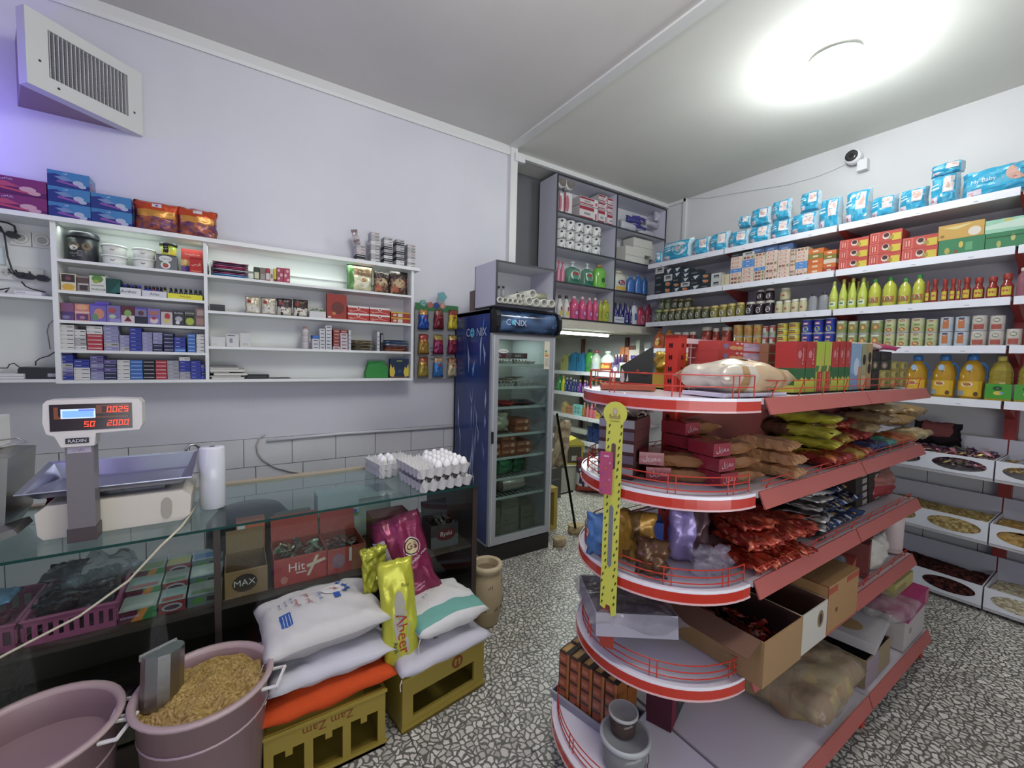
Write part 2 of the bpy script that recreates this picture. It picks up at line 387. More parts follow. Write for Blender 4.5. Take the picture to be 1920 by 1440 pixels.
for q in [(.04, .12), (.04+.07, .028), (Lv-.035, .1)]:
    b = B(); b.T = Matrix.Translation((q[0], -.002, q[1])) @ Matrix.Rotation(PI/2, 4, 'X'); b.lathe([(.006, 0, '555'), (.003, .003, '555')], 8).build('screw', 'metal', vt)
# blue insect lamp beside the vent, just beyond the frame
b = thing('insect_lamp', 'blue glowing tube lamp fixed on the wall beside the air vent', 'lamp', (-1.3, YW, 2.75))
B().box(-.12, -.08, -.02, .12, 0, .22, '999').build('lamp_housing', 'plastic', b)
B().tube([(0, -.1, 0), (0, -.1, .2)], .012, (.3, .1, 8.0, 1.0), 8).build('tube', 'emit', b)
# pipe along the wall
zp = .998
tag(B().tube([P(500, 826, y=YW-.02), P(640, 813, y=YW-.02), P(862, 799, y=YW-.02)], .012, 'd2d3d6', 8).add([], [], []).build('cable_conduit', 'plastic', None, True), 'thin pale conduit pipe along the top of the wall tiles', 'pipe')
cc = [P(*q, y=YW-.018) for q in [(497, 815), (486, 822), (481, 835), (483, 850), (492, 862), (515, 876), (545, 884), (575, 888), (600, 890)]]
tag(B().tube(cc, .006, 'b9b3ae', 6).build('cable', 'plastic', None, True), 'beige cable curving down the wall from the end of the conduit', 'cable')
# ---------------- wall shelf unit ----------------
YF = 3.25
m_shelf = 'paint'
wh = 'dfe3e0'
un = thing('shelf_unit', 'long white wall shelf unit with open compartments above the counter', 'shelf unit', (0, 0, 0))
xT1 = 1.215
B().box(-1.75, YF-.02, 2.268, xT1+.02, YW, 2.293, wh).build('top_board', m_shelf, un)
B().box(-.778, YF+.001, 1.408, 1.175, YW, 1.426, wh).build('bottom_board', m_shelf, un)
B().box(-1.75, YW-.012, 1.42, 1.19, YW, 2.27, 'd6dad6').build('back_panel', m_shelf, un)
for x, w, z in ((-.80, .022, 1.408), (-.145, .018, 1.426), (1.175, .02, 1.408)):
    B().box(x, YF, z, x+w, YW-.012, 2.268, wh).build('divider', m_shelf, un)
LZ = [2.078, 1.912, 1.752, 1.592, 1.427]
RZ = [2.075, 1.855, 1.634, 1.427]
for z in LZ[:4]: B().box(-.778, YF+.002, z-.016, -.145, YW-.012, z, wh).build('shelf_board', m_shelf, un)
for z in RZ[:3]: B().box(-.127, YF+.002, z-.016, 1.175, YW-.012, z, wh).build('shelf_board', m_shelf, un)
for z in (1.872, 1.432): B().box(-1.75, YF+.002, z-.016, -.80, YW-.012, z, wh).build('shelf_board', m_shelf, un)
tag(B().box(-.12, YW-.03, 2.15, 1.17, YW-.012, 2.17, 'd9ddda').build('cable_duct', 'paint', un))
# ---------------- boxed cupboards ----------------
def cab_box(par, x0, x1, y0, y1, z0, z1, t, dz, dx, face, edge, back=True):
    """carcass with edge-banded front"""
    B().box(x0, y0, z0, x0+t, y1, z1, face).build('side_panel', 'paint', par)
    B().box(x1-t, y0, z0, x1, y1, z1, face).build('side_panel', 'paint', par)
    for z in [z0]+dz+[z1-t]:
        B().box(x0+t, y0, z, x1-t, y1, z+t, face).build('shelf_board', 'paint', par)
        B().box(x0, y0-.004, z, x1, y0, z+t, edge).build('edge_strip', 'plastic', par)
    for x in [x0, x1-t]+dx:
        if x not in (x0, x1-t): B().box(x, y0, z0+t, x+t, y1, z1-t, face).build('divider', 'paint', par)
        B().box(x, y0-.005, z0, x+t, y0, z1, edge).build('edge_strip', 'plastic', par)
    if back: B().box(x0, y1-.008, z0, x1, y1, z1, 'd8d9dc').build('back_panel', 'paint', par)
tc = thing('tall_cupboard', 'tall open cupboard with eight compartments and black edges under the ceiling', 'cupboard')
CZ = [2.045, 2.405, 2.76, 3.12]
cab_box(tc, 2.80, 4.565, 3.50, 3.80, 2.03, 3.51, .018, CZ[1:], [3.675], 'c6c8d4', '2e3036')
# ---------------- drinks fridge ----------------
FX0, FX1, FY, FD = 1.625, 2.235, 2.75, .64
fg = thing('display_fridge', 'tall glass-door display fridge with blue side and curved blue header', 'fridge', (0, 0, 0))
g1 = '9fa4a8'
def icec(u, v):
    k = .5+.5*nz(u*2+3, v*2.2); c = mix('0b1440', '2c4f9c', max(0, min(1, k*1.1-.1)))
    return c
B().box(FX0, FY+.035, .13, FX0+.02, FY+FD, 1.97, g1).box(FX1-.02, FY+.035, .13, FX1, FY+FD, 1.97, g1).box(FX0, FY+FD-.02, .13, FX1, FY+FD, 1.97, '848a86').box(FX0, FY+.035, 1.80, FX1, FY+FD, 1.975, g1).box(FX0+.02, FY+.035, .13, FX1-.02, FY+FD, .16, '777').build('fridge_body', 'paint', fg)
sp = B(); sp.grid(26, 60, lambda u, v: (FX0-.004, FY+FD-.03-u*(FD-.06), .15+v*1.79), icec)
for k in range(26):
    rr = random.Random(40+k); y0_ = FY+.06+.5*rr.random(); z0_ = .22+1.4*rr.random(); ln = .12+.3*rr.random(); dx_ = .12*(rr.random()-.5); wd = .006+.012*rr.random()
    sp.add([(FX0-.0055, y0_, z0_), (FX0-.0055, y0_-wd, z0_+ln*.5), (FX0-.0055, y0_+dx_, z0_+ln), (FX0-.0055, y0_+wd*.6, z0_+ln*.45)], [(0, 3, 2, 1)], mix('6c84b4', 'b4c4dc', rr.random()))
for tx, px_, hh in (('C', -.12, .1), ('N', .06, .1), ('I', .105, .1), ('X', .155, .1)):
    sp.txt(tx, (FX0-.006, FY+.26-px_, 1.80), (0, -1, 0), (0, 0, 1), hh*.75, '0b0d14'); sp.txt(tx, (FX0-.0075, FY+.262-px_, 1.803), (0, -1, 0), (0, 0, 1), hh*.66, 'b9c2d8')
sp.art((FX0-.006, FY+.36, 1.76), (0, -.09, 0), (0, 0, .09), [('e', .55, .45, .42, .42, '63c3de'), ('r', .5, .1, .6, .8, '2c6c92'), ('r', .2, .4, .9, .5, '2c6c92')])
sp.build('side_graphic', 'gloss', fg)
hd = B()
def hsec(v): a = (v-.5)*2.0; return (FY+.02-.075*math.cos(a*1.1)+.03, 1.885+.088*math.sin(a*1.25))
hd.grid(40, 12, lambda u, v: (FX0+.035+u*(FX1-FX0-.05), hsec(v)[0]-.0, hsec(v)[1]), lambda u, v: mix('0c1836', '5c7fae', max(0, min(1, .45+nz(u*4, v*3, 4)*.9+(.5 if abs(nz(u*3-v*2, v, 8)) < .03 else 0)))))
hd.txt('C', (FX0+.12, FY-.032, 1.875), (1, 0, 0), (0, 0, 1), .045, 'c8d2e6').txt('NIX', (FX0+.235, FY-.032, 1.875), (1, 0, 0), (0, 0, 1), .045, 'c8d2e6').art((FX0+.148, FY-.032, 1.855), (.04, 0, 0), (0, 0, .04), [('e', .5, .5, .48, .48, '63c3de')])
hd.build('header_graphic', 'gloss', fg, True)
B().ext([(FY+.04, 1.79), (FY-.03, 1.80), (FY-.058, 1.84), (FY-.06, 1.92), (FY-.035, 1.965), (FY+.04, 1.985)], 'x', FX0, FX0+.036, '14161c').ext([(FY+.04, 1.79), (FY-.03, 1.80), (FY-.058, 1.84), (FY-.06, 1.92), (FY-.035, 1.965), (FY+.04, 1.985)], 'x', FX1-.016, FX1+.012, '14161c').box(FX0, FY-.02, 1.79, FX1, FY+.04, 1.80, '14161c').box(FX0, FY+.0, 1.97, FX1, FY+.05, 1.985, '14161c').build('header_cap', 'plastic', fg)
dr = B(); a, b_, c, d = FX0, FX1-.004, .142, 1.79
dr.box(a, FY, c, a+.06, FY+.035, d, g1).box(b_-.055, FY, c, b_, FY+.035, d, g1).box(a+.06, FY, c, b_-.055, FY+.035, c+.055, g1).box(a+.06, FY, d-.045, b_-.055, FY+.035, d, g1)
dr.box(a+.014, FY-.006, c+.014, a+.02, FY, d-.014, 'c6c9cc').box(b_-.02, FY-.006, c+.014, b_-.014, FY, d-.014, 'c6c9cc')
dro = dr.build('door', 'paint', fg)
B().box(a+.06, FY+.012, c+.055, b_-.055, FY+.016, d-.045, (.82, .88, .86, 1)).build('door_glass', 'glass', dro)
B().box(a+.005, FY-.012, .95, a+.022, FY, 1.04, '22252a').build('handle', 'plastic', dro)
b = B().box(b_-.115, FY-.003, 1.52, b_-.06, FY-.001, 1.745, 'd8d4c0'); b.art((b_-.115, FY-.003, 1.52), (.055, 0, 0), (0, 0, .225), [('r', .1, .62, .55, .68, '5fa05a'), ('r', .1, .54, .65, .6, 'c8c23c'), ('r', .1, .46, .8, .52, 'd97f2e'), ('r', .1, .1, .85, .4, 'bfbba8')]); b.build('energy_sticker', 'paper', dro)
b = B().ext([(a+.10+.035*math.cos(t*PI/8)*1.3, 1.655+.016*math.sin(t*PI/8)) for t in range(16)], 'y', FY-.002, FY+.0, 'd9dcd8'); b.txt('ICONIX', (a+.10, FY-.003, 1.655), (1, 0, 0), (0, 0, 1), .014, '3c4048'); b.build('brand_sticker', 'paper', dro)
B().box(FX0+.01, FY+.01, 0, FX1-.01, FY+FD, .13, '1b1a1b').build('kick_plate', 'plastic', fg)
sh = [1.545, 1.365, 1.205, .985, .80, .635, .48]
for i, z in enumerate(sh):
    b = B().box(FX0+.022, FY+.06, z-.006, FX1-.022, FY+.066, z+.014, 'b9c4c0')
    for k in range(14): b.box(FX0+.04+k*.041, FY+.06, z-.003, FX0+.044+k*.041, FY+FD-.04, z+.003, 'b9c4c0')
    b.box(FX0+.022, FY+.3, z-.006, FX1-.022, FY+.306, z, 'b9c4c0'); b.build('wire_shelf', 'paint', fg)
light('fridge_light', 'AREA', (1.93, 3.1, 1.78), 2.6, (.9, 1, .93), .4)
# fridge contents
def eggtray(b, nx=5, ny=5, p=.047, h=.045, col='b9b7b4'):
    b.grid(nx*4, ny*4, lambda u, v: ((u-.5)*nx*p, (v-.5)*ny*p, h*.55+h*.45*math.cos(2*PI*u*nx)*math.cos(2*PI*v*ny) if 0 < u < 1 and 0 < v < 1 else h*.62), col)
    for s in (-1, 1):
        b.grid(nx*4, 2, lambda u, v: ((u-.5)*nx*p, s*(ny*p/2-.020*(1-v)*(1-abs(math.sin(PI*u*nx)))-.004*(1-v)), h*(.62*v+.10*(1-v)*(1-abs(math.sin(PI*u*6)))+.06*v*abs(math.sin(PI*u*6)))), col)
        b.grid(ny*4, 2, lambda u, v: (s*(nx*p/2-.020*(1-v)*(1-abs(math.sin(PI*u*ny)))-.004*(1-v)), (u-.5)*ny*p, h*(.62*v+.10*(1-v)*(1-abs(math.sin(PI*u*6)))+.06*v*abs(math.sin(PI*u*6)))), col)
    return b
et = Proto(tag(eggtray(B(), 6, 5).build('egg_tray', 'paper', None, True), None, 'egg tray'))
for i, (x, z, w) in enumerate(((1.80, 1.553, 'with cartons lying on it on the top fridge shelf'), (2.02, 1.553, 'beside the hinge on the top fridge shelf'), (1.82, 1.373, 'under loose papers on the second fridge shelf'), (2.05, 1.373, 'bare beside the hinge on the second fridge shelf'))):
    et.put((x+.0, 2.98, z), 0, 'pale moulded egg tray '+w, 'egg trays in the fridge', (.72, .9, .9))
def pk(name, w, d, h, base, loc, rz, label, cat, group=None, front=(), top=(), side=(), m='paper', topc=None, tilt=None):
    o = packmesh(B(), w, d, h, base, front, top, side, topc=topc).build(name, m, None)
    o.location = loc; o.rotation_euler = tilt if tilt else (0, 0, rz)
    return tag(o, label, cat, group)
for i, (x, z, w, c) in enumerate(((1.77, 1.60, .12, '8a4550'), (1.96, 1.60, .16, '5e4a50'))):
    pk('carton', w, .16, .045, c, (x, 2.96, z), .05, ['dull red flat carton on an egg tray in the fridge', 'dark wide flat carton on an egg tray in the fridge'][i], 'carton', 'cartons on the top fridge shelf', [('r', .2, .3, .6, .7, 'a8a49c')])
for i in range(4):
    pk('folded_paper', .15, .10, .006, ['9a9286', '8a7a70', 'b2aa9c', '77706a'][i], (1.84+.045*i, 2.94+.01*i, 1.418+.008*i), .3*i-.4, ['tan', 'brown', 'pale', 'grey'][i]+' folded paper sheet on the second fridge shelf', 'paper', 'papers on the second fridge shelf')
def poly_bag(name, w, h, t, col, loc, rz, label, cat, group=None, seed=1, m='foil', lie=False, wr=.02, tilt=None, nu=12, nv=14, pw=.5, sm=True, flare=0, pinch=.05):
    o = bagmesh(B(), w, h, t, col, seed, wr, nu, nv, pw, pinch, flare, lie).build(name, m, None, sm)
    o.location = loc; o.rotation_euler = tilt if tilt else (0, 0, rz)
    return tag(o, label, cat, group)
poly_bag('food_packet', .16, .2, .05, '9c2f2c', (1.84, 2.94, 1.215), .2, 'red shiny food packet lying on the third fridge shelf', 'packet', 'packets on the third fridge shelf', 3, lie=True)
poly_bag('food_packet', .2, .2, .05, '3a3236', (2.03, 2.95, 1.215), -.2, 'black food packet lying on the third fridge shelf near the hinge', 'packet', 'packets on the third fridge shelf', 4, lie=True)
poly_bag('food_packet', .13, .16, .08, 'a2a69c', (1.72, 2.95, 1.215), 0, 'pale crumpled bag on the third fridge shelf near the handle', 'packet', 'packets on the third fridge shelf', 5)
poly_bag('vegetable_bag', .2, .17, .13, 'b9bda6', (1.80, 2.93, .995), 0, 'plump whitish bag on the fourth fridge shelf beside brown cartons', 'bag', 'bags on the fourth fridge shelf', 6)
poly_bag('vegetable_bag', .12, .12, .1, 'a9ac98', (1.70, 2.90, .995), 0, 'small whitish bag on the fourth fridge shelf against the door edge', 'bag', 'bags on the fourth fridge shelf', 7)
cp = Proto(tag(packmesh(B(), .14, .2, .052, '9a5e42', [('r', .05, .1, .95, .35, '7c4632'), ('e', .75, .6, .12, .3, 'c9a98c'), ('r', .1, .5, .5, .7, 'bd8a6c')], topc='7d4b34').build('brown_carton', 'paper', None), None, 'carton'))
for k, (x, z, t) in enumerate(((1.99, .995, 'lower carton on the fourth fridge shelf'), (1.995, 1.05, 'upper carton on the fourth fridge shelf'), (1.71, .81, 'bottom carton by the handle on the fifth fridge shelf'), (1.71, .865, 'top carton by the handle on the fifth fridge shelf'), (1.86, .81, 'bottom carton in the middle of the fifth fridge shelf'), (1.86, .865, 'middle carton in the middle of the fifth fridge shelf'), (1.86, .92, 'top carton in the middle of the fifth fridge shelf'), (2.01, .81, 'bottom carton by the hinge on the fifth fridge shelf'), (2.01, .865, 'top carton by the hinge on the fifth fridge shelf'))):
    cp.put((x, 2.95, z), .03*(k % 3-1), 'brown food '+t, 'brown cartons in the fridge')
for k in range(3): poly_bag('green_bag', .17, .14, .09, ['3f8f62', '4ba070', '2f7a54'][k], (1.74+.14*k, 2.94, .645), .2*k, ['dark', 'bright', 'deep'][k]+' green plastic bag on the sixth fridge shelf, '+['by the handle', 'in the middle', 'by the hinge'][k], 'bag', 'green bags in the fridge', 20+k)
b = B(); b.T = Matrix.Rotation(PI/2, 4, 'Y'); b.lathe([(.05, -.11, 'a9a99c'), (.055, -.1, 'b3b3a6'), (.055, .1, 'b3b3a6'), (.05, .11, 'a9a99c')], 14); o = tag(b.build('wrapped_roll', 'foil', None, True, (1.95, 2.94, .545)), 'pale wrapped roll lying on the lowest wire shelf of the fridge', 'roll')
poly_bag('food_bag', .16, .12, .1, '43423e', (1.75, 2.95, .49), 0, 'dark bag on the lowest wire shelf of the fridge', 'bag', None, 31)
for k, (x, z, w, h) in enumerate(((1.72, .165, .15, .22), (1.89, .165, .18, .15), (1.89, .317, .17, .12), (2.07, .165, .15, .2))):
    pk('storage_box', w, .2, h, ['5e6250', '67695a', '6a6c5c', '5c604f'][k], (x, 2.96, z), .02*k, 'dull cardboard box on the fridge floor, '+['by the handle', 'lower one in the middle', 'upper one in the middle', 'by the hinge'][k], 'box', 'boxes on the fridge floor', [('r', .1, .45, .9, .5, '4a4c40'), ('e', .3, .7, .04, .05, '33352e')])
# cupboard standing on the fridge
fb = thing('open_cupboard', 'grey open-fronted cupboard with dark edges standing on the fridge', 'cupboard')
fz = 1.99; fzt = sz(487, 1.61, 2.68)
cab_box(fb, 1.602, 2.15, 2.68, 3.0, fz, fzt, .014, [], [], 'c2c3cf', '3a3c40')
# rolls in it: short hollow rolls lying towards the viewer
def rollp(name, r, L, col, inner):
    b = B(); b.T = Matrix.Rotation(PI/2, 4, 'X')
    b.lathe([(r*.7, L/2-.03, inner), (r*.78, L/2, col), (r, L/2, col), (r, -L/2, col), (r*.8, -L/2, col)], 16)
    return Proto(tag(b.build(name, 'plastic', None, True), None, 'roll'))
rp = rollp('plastic_roll', .0215, .28, 'd3d4c8', '9b9c90')
for k in range(5): rp.put((1.632+k*.0445, 2.80, fz+.036), 0, f'narrow pale roll in the cupboard on the fridge, {od(k)} from the grey side wall', 'rolls in the cupboard on the fridge')
for k in range(2): rp.put((1.79+k*.043, 2.80, fz+.078), 0, f'narrow pale roll resting on others in the cupboard, {["nearer the grey side wall", "nearer the wide rolls"][k]}', 'rolls in the cupboard on the fridge')
rq = rollp('plastic_roll', .032, .28, 'cfd0c4', 'a3a498')
for k, (x, z) in enumerate(((1.888, .048), (1.955, .044), (2.03, .046), (1.918, .106), (2.105, .05))):
    rq.put((x, 2.79, fz+z), 0, 'wide pale roll in the cupboard on the fridge, '+['touching the narrow rolls', 'second of the wide ones', 'third of the wide ones', 'lying on top of two others', 'at the far corner'][k], 'wide rolls in the cupboard on the fridge')
b = B(); b.T = Matrix.Rotation(1.35, 4, 'Z')@Matrix.Rotation(PI/2, 4, 'X'); b.lathe([(.009, -.14, '6b4a3c'), (.024, -.14, 'a8ab8c'), (.024, .14, 'a8ab8c'), (.009, .14, '6b4a3c')], 14)
tag(b.build('green_roll', 'plastic', None, True, (2.03, 2.80, fz+.118)), 'greenish roll lying across the wide rolls in the cupboard', 'roll')
def bottle(name, label, cat, prof, capn, capprof, m='gloss', seg=12, lab=None, sxy=(1, 1)):
    t = thing(name, label, cat)
    B().lathe(prof, seg, sxy=sxy).build('bottle_body', m, t, True)
    if capprof: B().lathe(capprof, seg, sxy=sxy).build(capn, 'plastic', t, True)
    if lab: lab(t)
    return t
sb = Proto(bottle('small_bottle', None, 'bottle', [(.014, 0, 'c9cfd2'), (.016, .004, 'c9cfd2'), (.016, .05, 'b9c4ca'), (.007, .062, 'b9c4ca')], 'cap', [(.008, .062, '444'), (.008, .075, '444')], 'clear', 10))
for k, (x, y, z) in enumerate(((1.66, 2.93, .06), (1.70, 2.93, .06), (1.74, 2.93, .06), (1.80, 2.96, .10), (1.83, 2.94, .10))):
    sb.put((x, y, fz+z), 0, 'small clear bottle behind the rolls in the cupboard, '+od(k)+' from the grey side wall', 'small bottles in the cupboard', 1.2)
poly_bag('orange_packet', .07, .06, .03, 'd98a62', (1.655, 2.87, fz+.085), 0, 'crumpled orange packet on the narrow rolls in the cupboard', 'packet', None, 41)
for s_ in range(1): B().box(1.605, 2.70, fz+.014, 2.13, 2.96, fz+.0145, 'ccc').build('shelf_liner', 'paper', fb)
# patterned carton on the fridge next to the cupboard
b = B(); packmesh(b, .10, .13, .17, '7a6a62', [('r', 0, 0, 1, 1, '6d5a52')]+[('e', .82, .1+.14*k, .12, .06, 'b29a72') for k in range(7)]+[('r', .35, 0, .6, 1, '4a4042')])
tag(b.build('coffee_carton', 'paper', None, False, (1.70, 3.12, 1.978), -.1), 'brown carton with a column of gold rings on the fridge top', 'carton')
# ---------------- glass counter ----------------
CX1, CY0, CY1, CZT = 1.125, 2.03, 2.69, .90
ct = thing('glass_counter', 'long glass-topped shop counter with dark end panel', 'counter')
B().box(-1.75, CY0-.01, CZT-.010, CX1-.005, CY1-.02, CZT, (.80, .91, .90, 1)).build('glass_top', 'glass', ct)
B().box(-1.75, CY0-.0115, CZT-.010, CX1-.005, CY0-.0102, CZT, '17423c').build('glass_edge', 'gloss', ct)
B().box(-1.75, CY0, .11, -.077, CY0+.005, CZT-.012, (.88, .94, .93, 1)).build('front_glass', 'glass', ct)
B().box(-.054, CY0, .11, CX1-.03, CY0+.005, CZT-.012, (.88, .94, .93, 1)).build('front_glass', 'glass', ct)
B().box(-.077, CY0-.004, .0, -.054, CY0+.02, CZT-.012, '3a322c').build('mullion', 'plastic', ct)
B().box(CX1-.03, CY0, 0, CX1, CY1, CZT-.011, '3c322c').build('end_panel', 'plastic', ct)
B().box(-1.75, CY0, 0, CX1-.03, CY0+.03, .11, '4a3f38').build('plinth', 'plastic', ct)
B().box(-1.75, CY1-.03, CZT-.014, CX1, CY1+.01, CZT+.006, 'b5a48a').build('rear_rail', 'paint', ct)
B().box(-1.75, CY0+.01, .545, CX1-.03, CY1-.05, .562, '4a3c32').build('inner_shelf', 'paint', ct)
B().box(-1.75, CY0+.01, .10, CX1-.03, CY1-.02, .11, '6a5a4c').build('floor_board', 'paint', ct)
B().box(-1.75, CY1-.03, .02, CX1-.03, CY1-.015, .545, '74655a').build('rear_board', 'paint', ct)
B().box(-.077, CY1-.05, .56, -.054, CY1-.02, CZT-.014, '5a5a58').build('rear_post', 'plastic', ct)
# ---------------- scale ----------------
sc = thing('weighing_scale', 'cream shop scale with steel pan and red digits on a pole', 'scale', (-.385, 2.33, CZT+.001))
b = B(); b.ext([(-.215, .02), (-.2, 0), (.2, 0), (.225, .02), (.23, .10), (.2, .125), (-.19, .125), (-.22, .10)], 'y', -.15, .17, 'cfc8b8'); b.build('scale_base', 'plastic', sc)
B().ext([(.15+.018*math.cos(t*PI/6), .05+.034*math.sin(t*PI/6)+(.02 if t < 6 else 0)) for t in range(12)], 'y', -.1535, -.149, 'a39c8e').build('recess', 'plastic', sc)
B().box(-.14, -.09, .125, .14, .11, .145, '555a60').build('pan_support', 'metal', sc)
b = B(); W2, D2 = .235, .165
rim = [(-W2-.03, -D2), (W2, -D2), (W2+.005, D2+.02), (-W2-.03, D2+.02)]
def ring(z, k, dy=0): return [(x*k, y*k+dy, z) for x, y in rim]
zs = [ring(.15, .80), ring(.155, .84), ring(.175, .93), ring(.178, 1.0)]
for i in range(2): 
    zs[2][2+i] = (zs[2][2+i][0], zs[2][2+i][1], .215); zs[3][2+i] = (zs[3][2+i][0], zs[3][2+i][1], .22)
vs = [p for r in zs for p in r]; fs = [(0, 1, 2, 3)]
for k in range(3):
    for i in range(4): fs.append((k*4+i, k*4+(i+1) % 4, k*4+4+(i+1) % 4, k*4+4+i))
b.add(vs, fs, 'b9bcd0'); o = b.build('pan', 'metal', sc); md = o.modifiers.new('th', 'SOLIDIFY'); md.thickness = .004
b = B(); b.T = Matrix.Translation((-.16, .16, .17)); b.lathe([(.05, 0, 'c8cbd8'), (.048, .03, 'c8cbd8'), (.03, .055, 'c8cbd8'), (.008, .066, 'c8cbd8')], 14); b.build('scoop_bowl', 'metal', sc, True)
B().box(-.118, -.225, 0, -.045, -.16, .365, '6f6a6c', front='716d70').build('pole', 'paint', sc)
B().box(-.121, -.228, 0, -.042, -.157, .05, '4b4042').build('pole_foot', 'paint', sc)
b = B(); b.ext([(-.125, .35), (-.04, .35), (-.035, .395), (.085, .40), (.094, .42), (.094, .50), (.085, .515), (0, .52), (-.155, .517), (-.165, .505), (-.168, .44), (-.16, .40), (-.14, .39)], 'y', -.235, -.165, 'cfccc4'); b.build('display_head', 'plastic', sc)
b = B(); O = (-.150, -.237, .408); b.box(-.150, -.2365, .408, .066, -.234, .502, '2a1a24')
b.art(O, (.216, 0, 0), (0, 0, .094), [('r', .05, .45, .1, .9, '8a4a2c'), ('r', .1, .45, .52, .55, '8a4a2c'), ('r', .55, .62, .96, .95, '7a4028'), ('r', .62, .66, .95, .9, '330a10'), ('r', .55, .45, .95, .52, '6a3a26')])
b.build('display_panel', 'gloss', sc)
b = B(); b.art(O, (.216, 0, 0), (0, 0, .094), [('r', .13, .46, .54, .82, (.45, .55, .72, 1)), ('r', .15, .5, .52, .76, (.16, .32, .58, 1)), ('r', .34, .74, .53, .8, (.1, .15, .6, 1))], .0012); b.build('lcd', 'emit', sc)
rd = (1.9, .12, .06, 1)
b = B()
def seg7(b, ch, x, z, w, h):
    M_ = {'0': 'abcdef', '2': 'abged', '5': 'afgcd', 'S': 'afgcd', '.': ''}[ch]; t = h*.10
    def q(x0, z0, x1, z1): b.add([(x0+z0*.12, -.2395, z+z0), (x1+z0*.12, -.2395, z+z0), (x1+z1*.12, -.2395, z+z1), (x0+z1*.12, -.2395, z+z1)], [(0, 1, 2, 3)], rd)
    for s in M_:
        if s == 'a': q(x, h-t, x+w, h)
        if s == 'g': q(x, h/2-t/2, x+w, h/2+t/2)
        if s == 'd': q(x, 0, x+w, t)
        if s == 'b': q(x+w-t, h/2, x+w, h)
        if s == 'c': q(x+w-t, 0, x+w, h/2)
        if s == 'e': q(x, 0, x+t, h/2)
        if s == 'f': q(x, h/2, x+t, h)
for i, ch in enumerate('0025'): seg7(b, ch, -.003+i*.0155, .471, .011, .019)
b.box(.011, -.2397, .471, .0135, -.2392, .474, rd); b.build('digits', 'emit', sc); b = B()
for i, ch in enumerate('2000'): seg7(b, ch, -.003+i*.0155, .421, .011, .019)
b.build('digits', 'emit', sc); b = B()
for i, ch in enumerate('50'): seg7(b, ch, -.064+i*.0155, .420, .011, .019)
b.build('digits', 'emit', sc)
b = B(); b.box(-.113, -.2375, .362, -.053, -.235, .381, '26242c'); b.txt('RADIN', (-.083, -.2385, .3715), (1, 0, 0), (0, 0, 1), .011, 'd8d8de'); b.box(-.112, -.2262, .325, -.05, -.2255, .347, 'a8a0ae'); b.txt('\uFE95\uFE91\uFE8E\uFEA7', (-.082, -.227, .336), (1, 0, 0), (0, 0, 1), .013, '6a5a80'); b.build('name_plate', 'gloss', sc)
tag(B().tube([P(375, 945, z=.905)-Vector((0, -.12, 0)), (-.165, 2.19, .907), (-.18, 2.08, .907), (-.2, CY0-.013, .902), (-.235, CY0-.02, .87), (-.33, CY0-.022, .76), (-.46, CY0-.024, .67), (-.63, CY0-.026, .60), (-.85, CY0-.03, .50)], .0045, 'c8c0a4', 6).build('electric_cable', 'plastic', None, True), 'cream power cord hanging from the scale across the counter glass', 'cord')
# roll of bags
o = thing('bag_roll', 'upright roll of clear plastic bags on the counter beside the scale', 'roll', (-.085, 2.30, CZT+.001))
B().lathe([(.046, 0, 'c9cdd2'), (.049, .004, 'cdd0d6'), (.049, .27, 'd6d9de'), (.044, .275, 'e2e4e8'), (.014, .276, 'e2e4e8')], 24).build('roll_body', 'gloss', o, True)
B().lathe([(.012, .2765, '444'), (.006, .277, '333')], 12).build('core', 'paper', o)
# steel slicer at the end of the counter
o = thing('meat_slicer', 'steel food machine with a white lid at the near end of the counter', 'machine', (-.83, 2.36, CZT+.001))
B().ext([(-.25, .0), (.10, .0), (.135, .06), (.15, .30), (-.25, .34)], 'y', -.12, .14, 'a4a39c').build('machine_body', 'metal', o)
B().ext([(-.25, 0), (.06, 0), (.20, .055), (.19, .075), (.04, .03), (-.25, .03)], 'y', -.24, -.10, 'a8a6a0').build('drip_tray', 'metal', o)
B().box(-.25, -.05, .315, .075, .16, .43, 'd8d8d4').build('lid', 'plastic', o)
B().tube([(-.1, .0, .30), (.10, .0, .325), (.16, .02, .335), (.13, .03, .35), (.0, .03, .34)], .004, 'ccc', 6).build('guard_wire', 'metal', o)
b = B(); b.T = Matrix.Translation((.04, -.121, .22)) @ Matrix.Rotation(PI/2, 4, 'X'); b.lathe([(.018, 0, 'ddd'), (.02, .01, 'eee'), (.012, .022, 'eee')], 12); b.build('knob', 'metal', o, True)
poly_bag('cleaning_cloth', .12, .1, .05, '5a1f30', (-.60, 2.50, CZT+.002), .4, 'dark maroon cloth crumpled on the counter behind the steel machine', 'cloth', None, 55, 'cloth', wr=.04)
# tap on the wall
tp_ = P(357, 845, y=YW-.14)
o = thing('water_tap', 'curved chrome tap on the tiled wall behind the scale', 'tap', (tp_.x, YW, tp_.z-.03))
B().tube([(.05, -.01, -.2), (.05, -.06, -.06), (.048, -.08, .0), (.04, -.09, .04), (.02, -.10, .062), (-.005, -.11, .06), (-.022, -.115, .04), (-.03, -.118, .0)], .009, 'c6c9cc', 10).build('spout', 'metal', o, True)
B().lathe([(.012, -.02, 'ccc'), (.013, .0, 'ddd')], 10, -.03, -.118).build('nozzle', 'metal', o, True)
